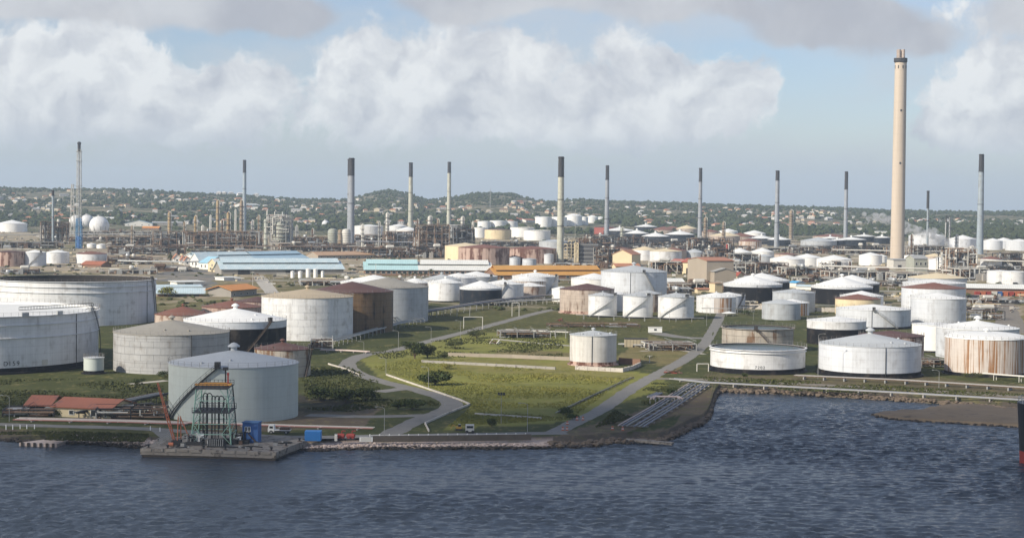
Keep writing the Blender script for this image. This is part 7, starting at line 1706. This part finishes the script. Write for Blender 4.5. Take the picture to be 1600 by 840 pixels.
# tall antenna posts in the near pipe area
for (x, by, ty, lb) in ((395 / 1.0, 448, 424, 'thin white pole before the pale blue warehouse'), (587, 440, 412, 'thin pole beside the turquoise warehouse'), (898.5, 372, 327, 'thin grey pole beside the tall pale stack'), (1015, 566, 555, 'little white mast in the dry grass')):
    p = P(x, by); s = sc_at(p); t = thing('pole', lb, 'pole', p); mb = MB(); mb.tube((0, 0, -.3), (0, 0, (by - ty) * s), .16, .1, 8); mb.build('shaft', M_PALE, t); mb = MB(); mb.beam((-.8, 0, (by - ty) * s * .96), (.8, 0, (by - ty) * s * .96), .12); mb.build('crossarm', M_PALE, t)

# ================================================================== SHIP at the right edge
S0 = PZ(1593, 722, 0.0); t = thing('moored_ship', 'black hulled ship bow with a red boot top at the quay', 'ship', S0, math.radians(-6))
def hull(z0, z1, nm, m, zs):
    mb = MB(); vs = []; nst = 15
    for z in zs:
        f = (z + 3) / 16; rake = -.9 * max(f - .2, 0) ** 1.2
        pts_ = []
        for k in range(nst):
            u = k / (nst - 1); x = rake + u * u * 60; b_ = 9.5 * (1 - (1 - min(u * 1.7, 1)) ** 2.0) * (.75 + .25 * f); pts_.append((x, -b_, z))
        vs += pts_ + [(x, -y, z_) for x, y, z_ in pts_[::-1]]
    n2 = 2 * nst
    for i in range(len(zs) - 1):
        for k in range(n2 - 1): mb.add([], []); mb.f.append((i * n2 + k, (i + 1) * n2 + k, (i + 1) * n2 + k + 1, i * n2 + k + 1)); mb.m.append(0)
    mb.v = [tuple(v) for v in vs]
    mb.f.append(tuple(range((len(zs) - 1) * n2, len(zs) * n2))); mb.m.append(0); mb.smooth = True
    return mb.build(nm, m, t)
hull(0, 0, 'boot_top', mat('antifouling_red', (0.26, 0.04, 0.03), .6, 0, .25, .4), [-2.5, -.5, 1.0, 2.6])
hull(0, 0, 'hull', mat('hull_black', (0.018, 0.019, 0.022), .4, 0, .3, .3, (0.06, 0.04, 0.03), .66), [2.6, 5, 8, 11, 12.6])
mb = MB()
for k in range(10):
    u = k / 14; x = -.9 * .75 + u * u * 60 + .3; b_ = 9.5 * (1 - (1 - min(u * 1.7, 1)) ** 2) * .98
    for sy_ in (-1, 1): mb.beam((x, sy_ * b_, 12.6), (x, sy_ * b_, 13.7), .1)
    if k:
        for sy_ in (-1, 1): mb.beam((px_, sy_ * pb_, 13.7), (x, sy_ * b_, 13.7), .08)
    px_, pb_ = x, b_
mb.build('bow_rail', M_PALE, t)
mb = MB(); mb.tube((2.2, 0, 12.6), (1.9, 0, 19.2), .35, .2); mb.beam((1.2, 0, 17.5), (2.8, 0, 17.5), .2); mb.build('foremast', mat('mast_buff', (0.5, 0.4, 0.25), .6), t)
mb = MB(); mb.box((5, 0, 13.2), (2.5, 3, 1.2)); mb.build('windlass', M_DARK, t)
mb = MB(); mb.box((3.6, -5.6, 7.6), (.9, .3, .5), -.7); mb.build('white_mark', M_WHITE, t)

# ================================================================== AIR
bm = MB(); bm.box((0, 5500, 148), (17500, 14800, 302)); hz = bm.build('haze', None)
hm = bpy.data.materials.new('haze_air'); hm.use_nodes = True; N = NT(hm.node_tree); N.n.remove(N.n['Principled BSDF'])
pv = N.new('ShaderNodeVolumePrincipled'); pv.inputs['Color'].default_value = (0.68, 0.83, 1.0, 1); pv.inputs['Density'].default_value = 0.00009; pv.inputs['Anisotropy'].default_value = 0.1
N.l.new(pv.outputs[0], N.n['Material Output'].inputs['Volume']); hz.data.materials.clear(); hz.data.materials.append(hm); hz['kind'] = 'stuff'; hz['label'] = 'thin pale haze in the air'; hz['category'] = 'haze'
# steam drifting from the plant by the great chimney
def puff(label, lobes):
    c0 = P(*lobes[0][:2]); O = None; bm_ = bmesh.new(); rr = random.Random(6)
    base = P(1448, 398); s = sc_at(base)
    for (px, py, r_) in lobes:
        q = Vector(((px - 1448) * s, rr.uniform(-3, 3), (398 - py) * s)); ret = bmesh.ops.create_icosphere(bm_, subdivisions=3, radius=r_ * s)
        for v in ret['verts']: v.co = v.co * (1 + .3 * mnoise.noise(v.co * .12 + q)) + q
    me = bpy.data.meshes.new('steam_plume'); bm_.to_mesh(me); bm_.free(); o = link('steam_plume', me, None, base)
    mm = bpy.data.materials.new('steam'); mm.use_nodes = True; n = NT(mm.node_tree); n.n.remove(n.n['Principled BSDF']); v = n.new('ShaderNodeVolumePrincipled')
    tcx = n.new('ShaderNodeTexCoord').outputs['Object']; d_ = n.ramp(n.noise(tcx, .16, 4.0, .6), .40, .62, 0.0, .30); n.l.new(d_, v.inputs['Density']); v.inputs['Color'].default_value = (.95, .95, .95, 1); v.inputs['Anisotropy'].default_value = .2
    n.l.new(v.outputs[0], n.n['Material Output'].inputs['Volume']); me.materials.append(mm); mm.volume_intersection_method = 'FAST' if hasattr(mm, 'volume_intersection_method') else None
    return stuff(o, label, 'steam')
puff('white steam drifting left from the pipes past the great chimney', [(1484, 385, 5), (1477, 378, 7), (1467, 371, 9), (1456, 364, 10), (1444, 366, 8), (1436, 362, 8), (1428, 360, 9), (1418, 357, 10), (1411, 351, 7), (1386, 344, 8), (1377, 341, 8), (1368, 341, 8), (1358, 343, 6), (1349, 336, 5)])

# ------------------------------------------------------------------ the passing cumulus whose shadow lies on the water and the near shore
def cumulus(label, ground, alt, rx, ry, seed):
    c = Vector((ground[0], ground[1], 0)) + SUN * (alt / SUN.z); rr = random.Random(seed); bm_ = bmesh.new()
    ay = Vector((SUN.x, SUN.y, 0)).normalized()
    for k in range(34):
        a = rr.random() * 6.28; r_ = math.sqrt(rr.random()); R_ = rr.uniform(45, 75) * (1.15 - .5 * r_)
        q = Vector((r_ * rx * math.cos(a), r_ * ry * math.sin(a), rr.uniform(0, 40) * (1 - r_)))
        ret = bmesh.ops.create_icosphere(bm_, subdivisions=3, radius=R_)
        for v in ret['verts']:
            v.co = v.co * (1 + .35 * mnoise.noise(v.co * .02 + q)); v.co.z *= .8 if v.co.z > 0 else .35; v.co += q
    me = bpy.data.meshes.new('cloud'); bm_.to_mesh(me); bm_.free(); me.polygons.foreach_set('use_smooth', [True] * len(me.polygons))
    mm = bpy.data.materials.new('cloud_mist'); mm.use_nodes = True; n = NT(mm.node_tree); n.n.remove(n.n['Principled BSDF'])
    tr = n.new('ShaderNodeBsdfTransparent'); tl = n.new('ShaderNodeBsdfTranslucent'); df = n.new('ShaderNodeBsdfDiffuse'); m1 = n.new('ShaderNodeMixShader'); m2 = n.new('ShaderNodeMixShader')
    tl.inputs[0].default_value = df.inputs[0].default_value = (.9, .9, .9, 1); m1.inputs[0].default_value = .5; n.l.new(tl.outputs[0], m1.inputs[1]); n.l.new(df.outputs[0], m1.inputs[2])
    f = n.ramp(n.noise(n.new('ShaderNodeTexCoord').outputs['Object'], .02, 5.0, .6), .3, .6, .04, .145); n.put(m2.inputs[0], f); n.l.new(tr.outputs[0], m2.inputs[1]); n.l.new(m1.outputs[0], m2.inputs[2]); n.l.new(m2.outputs[0], n.n['Material Output'].inputs[0])
    me.materials.append(mm); o = link('cloud', me, None, c); o['kind'] = 'structure'; return o
cumulus('', (0, 338), 640, 330, 100, 4)
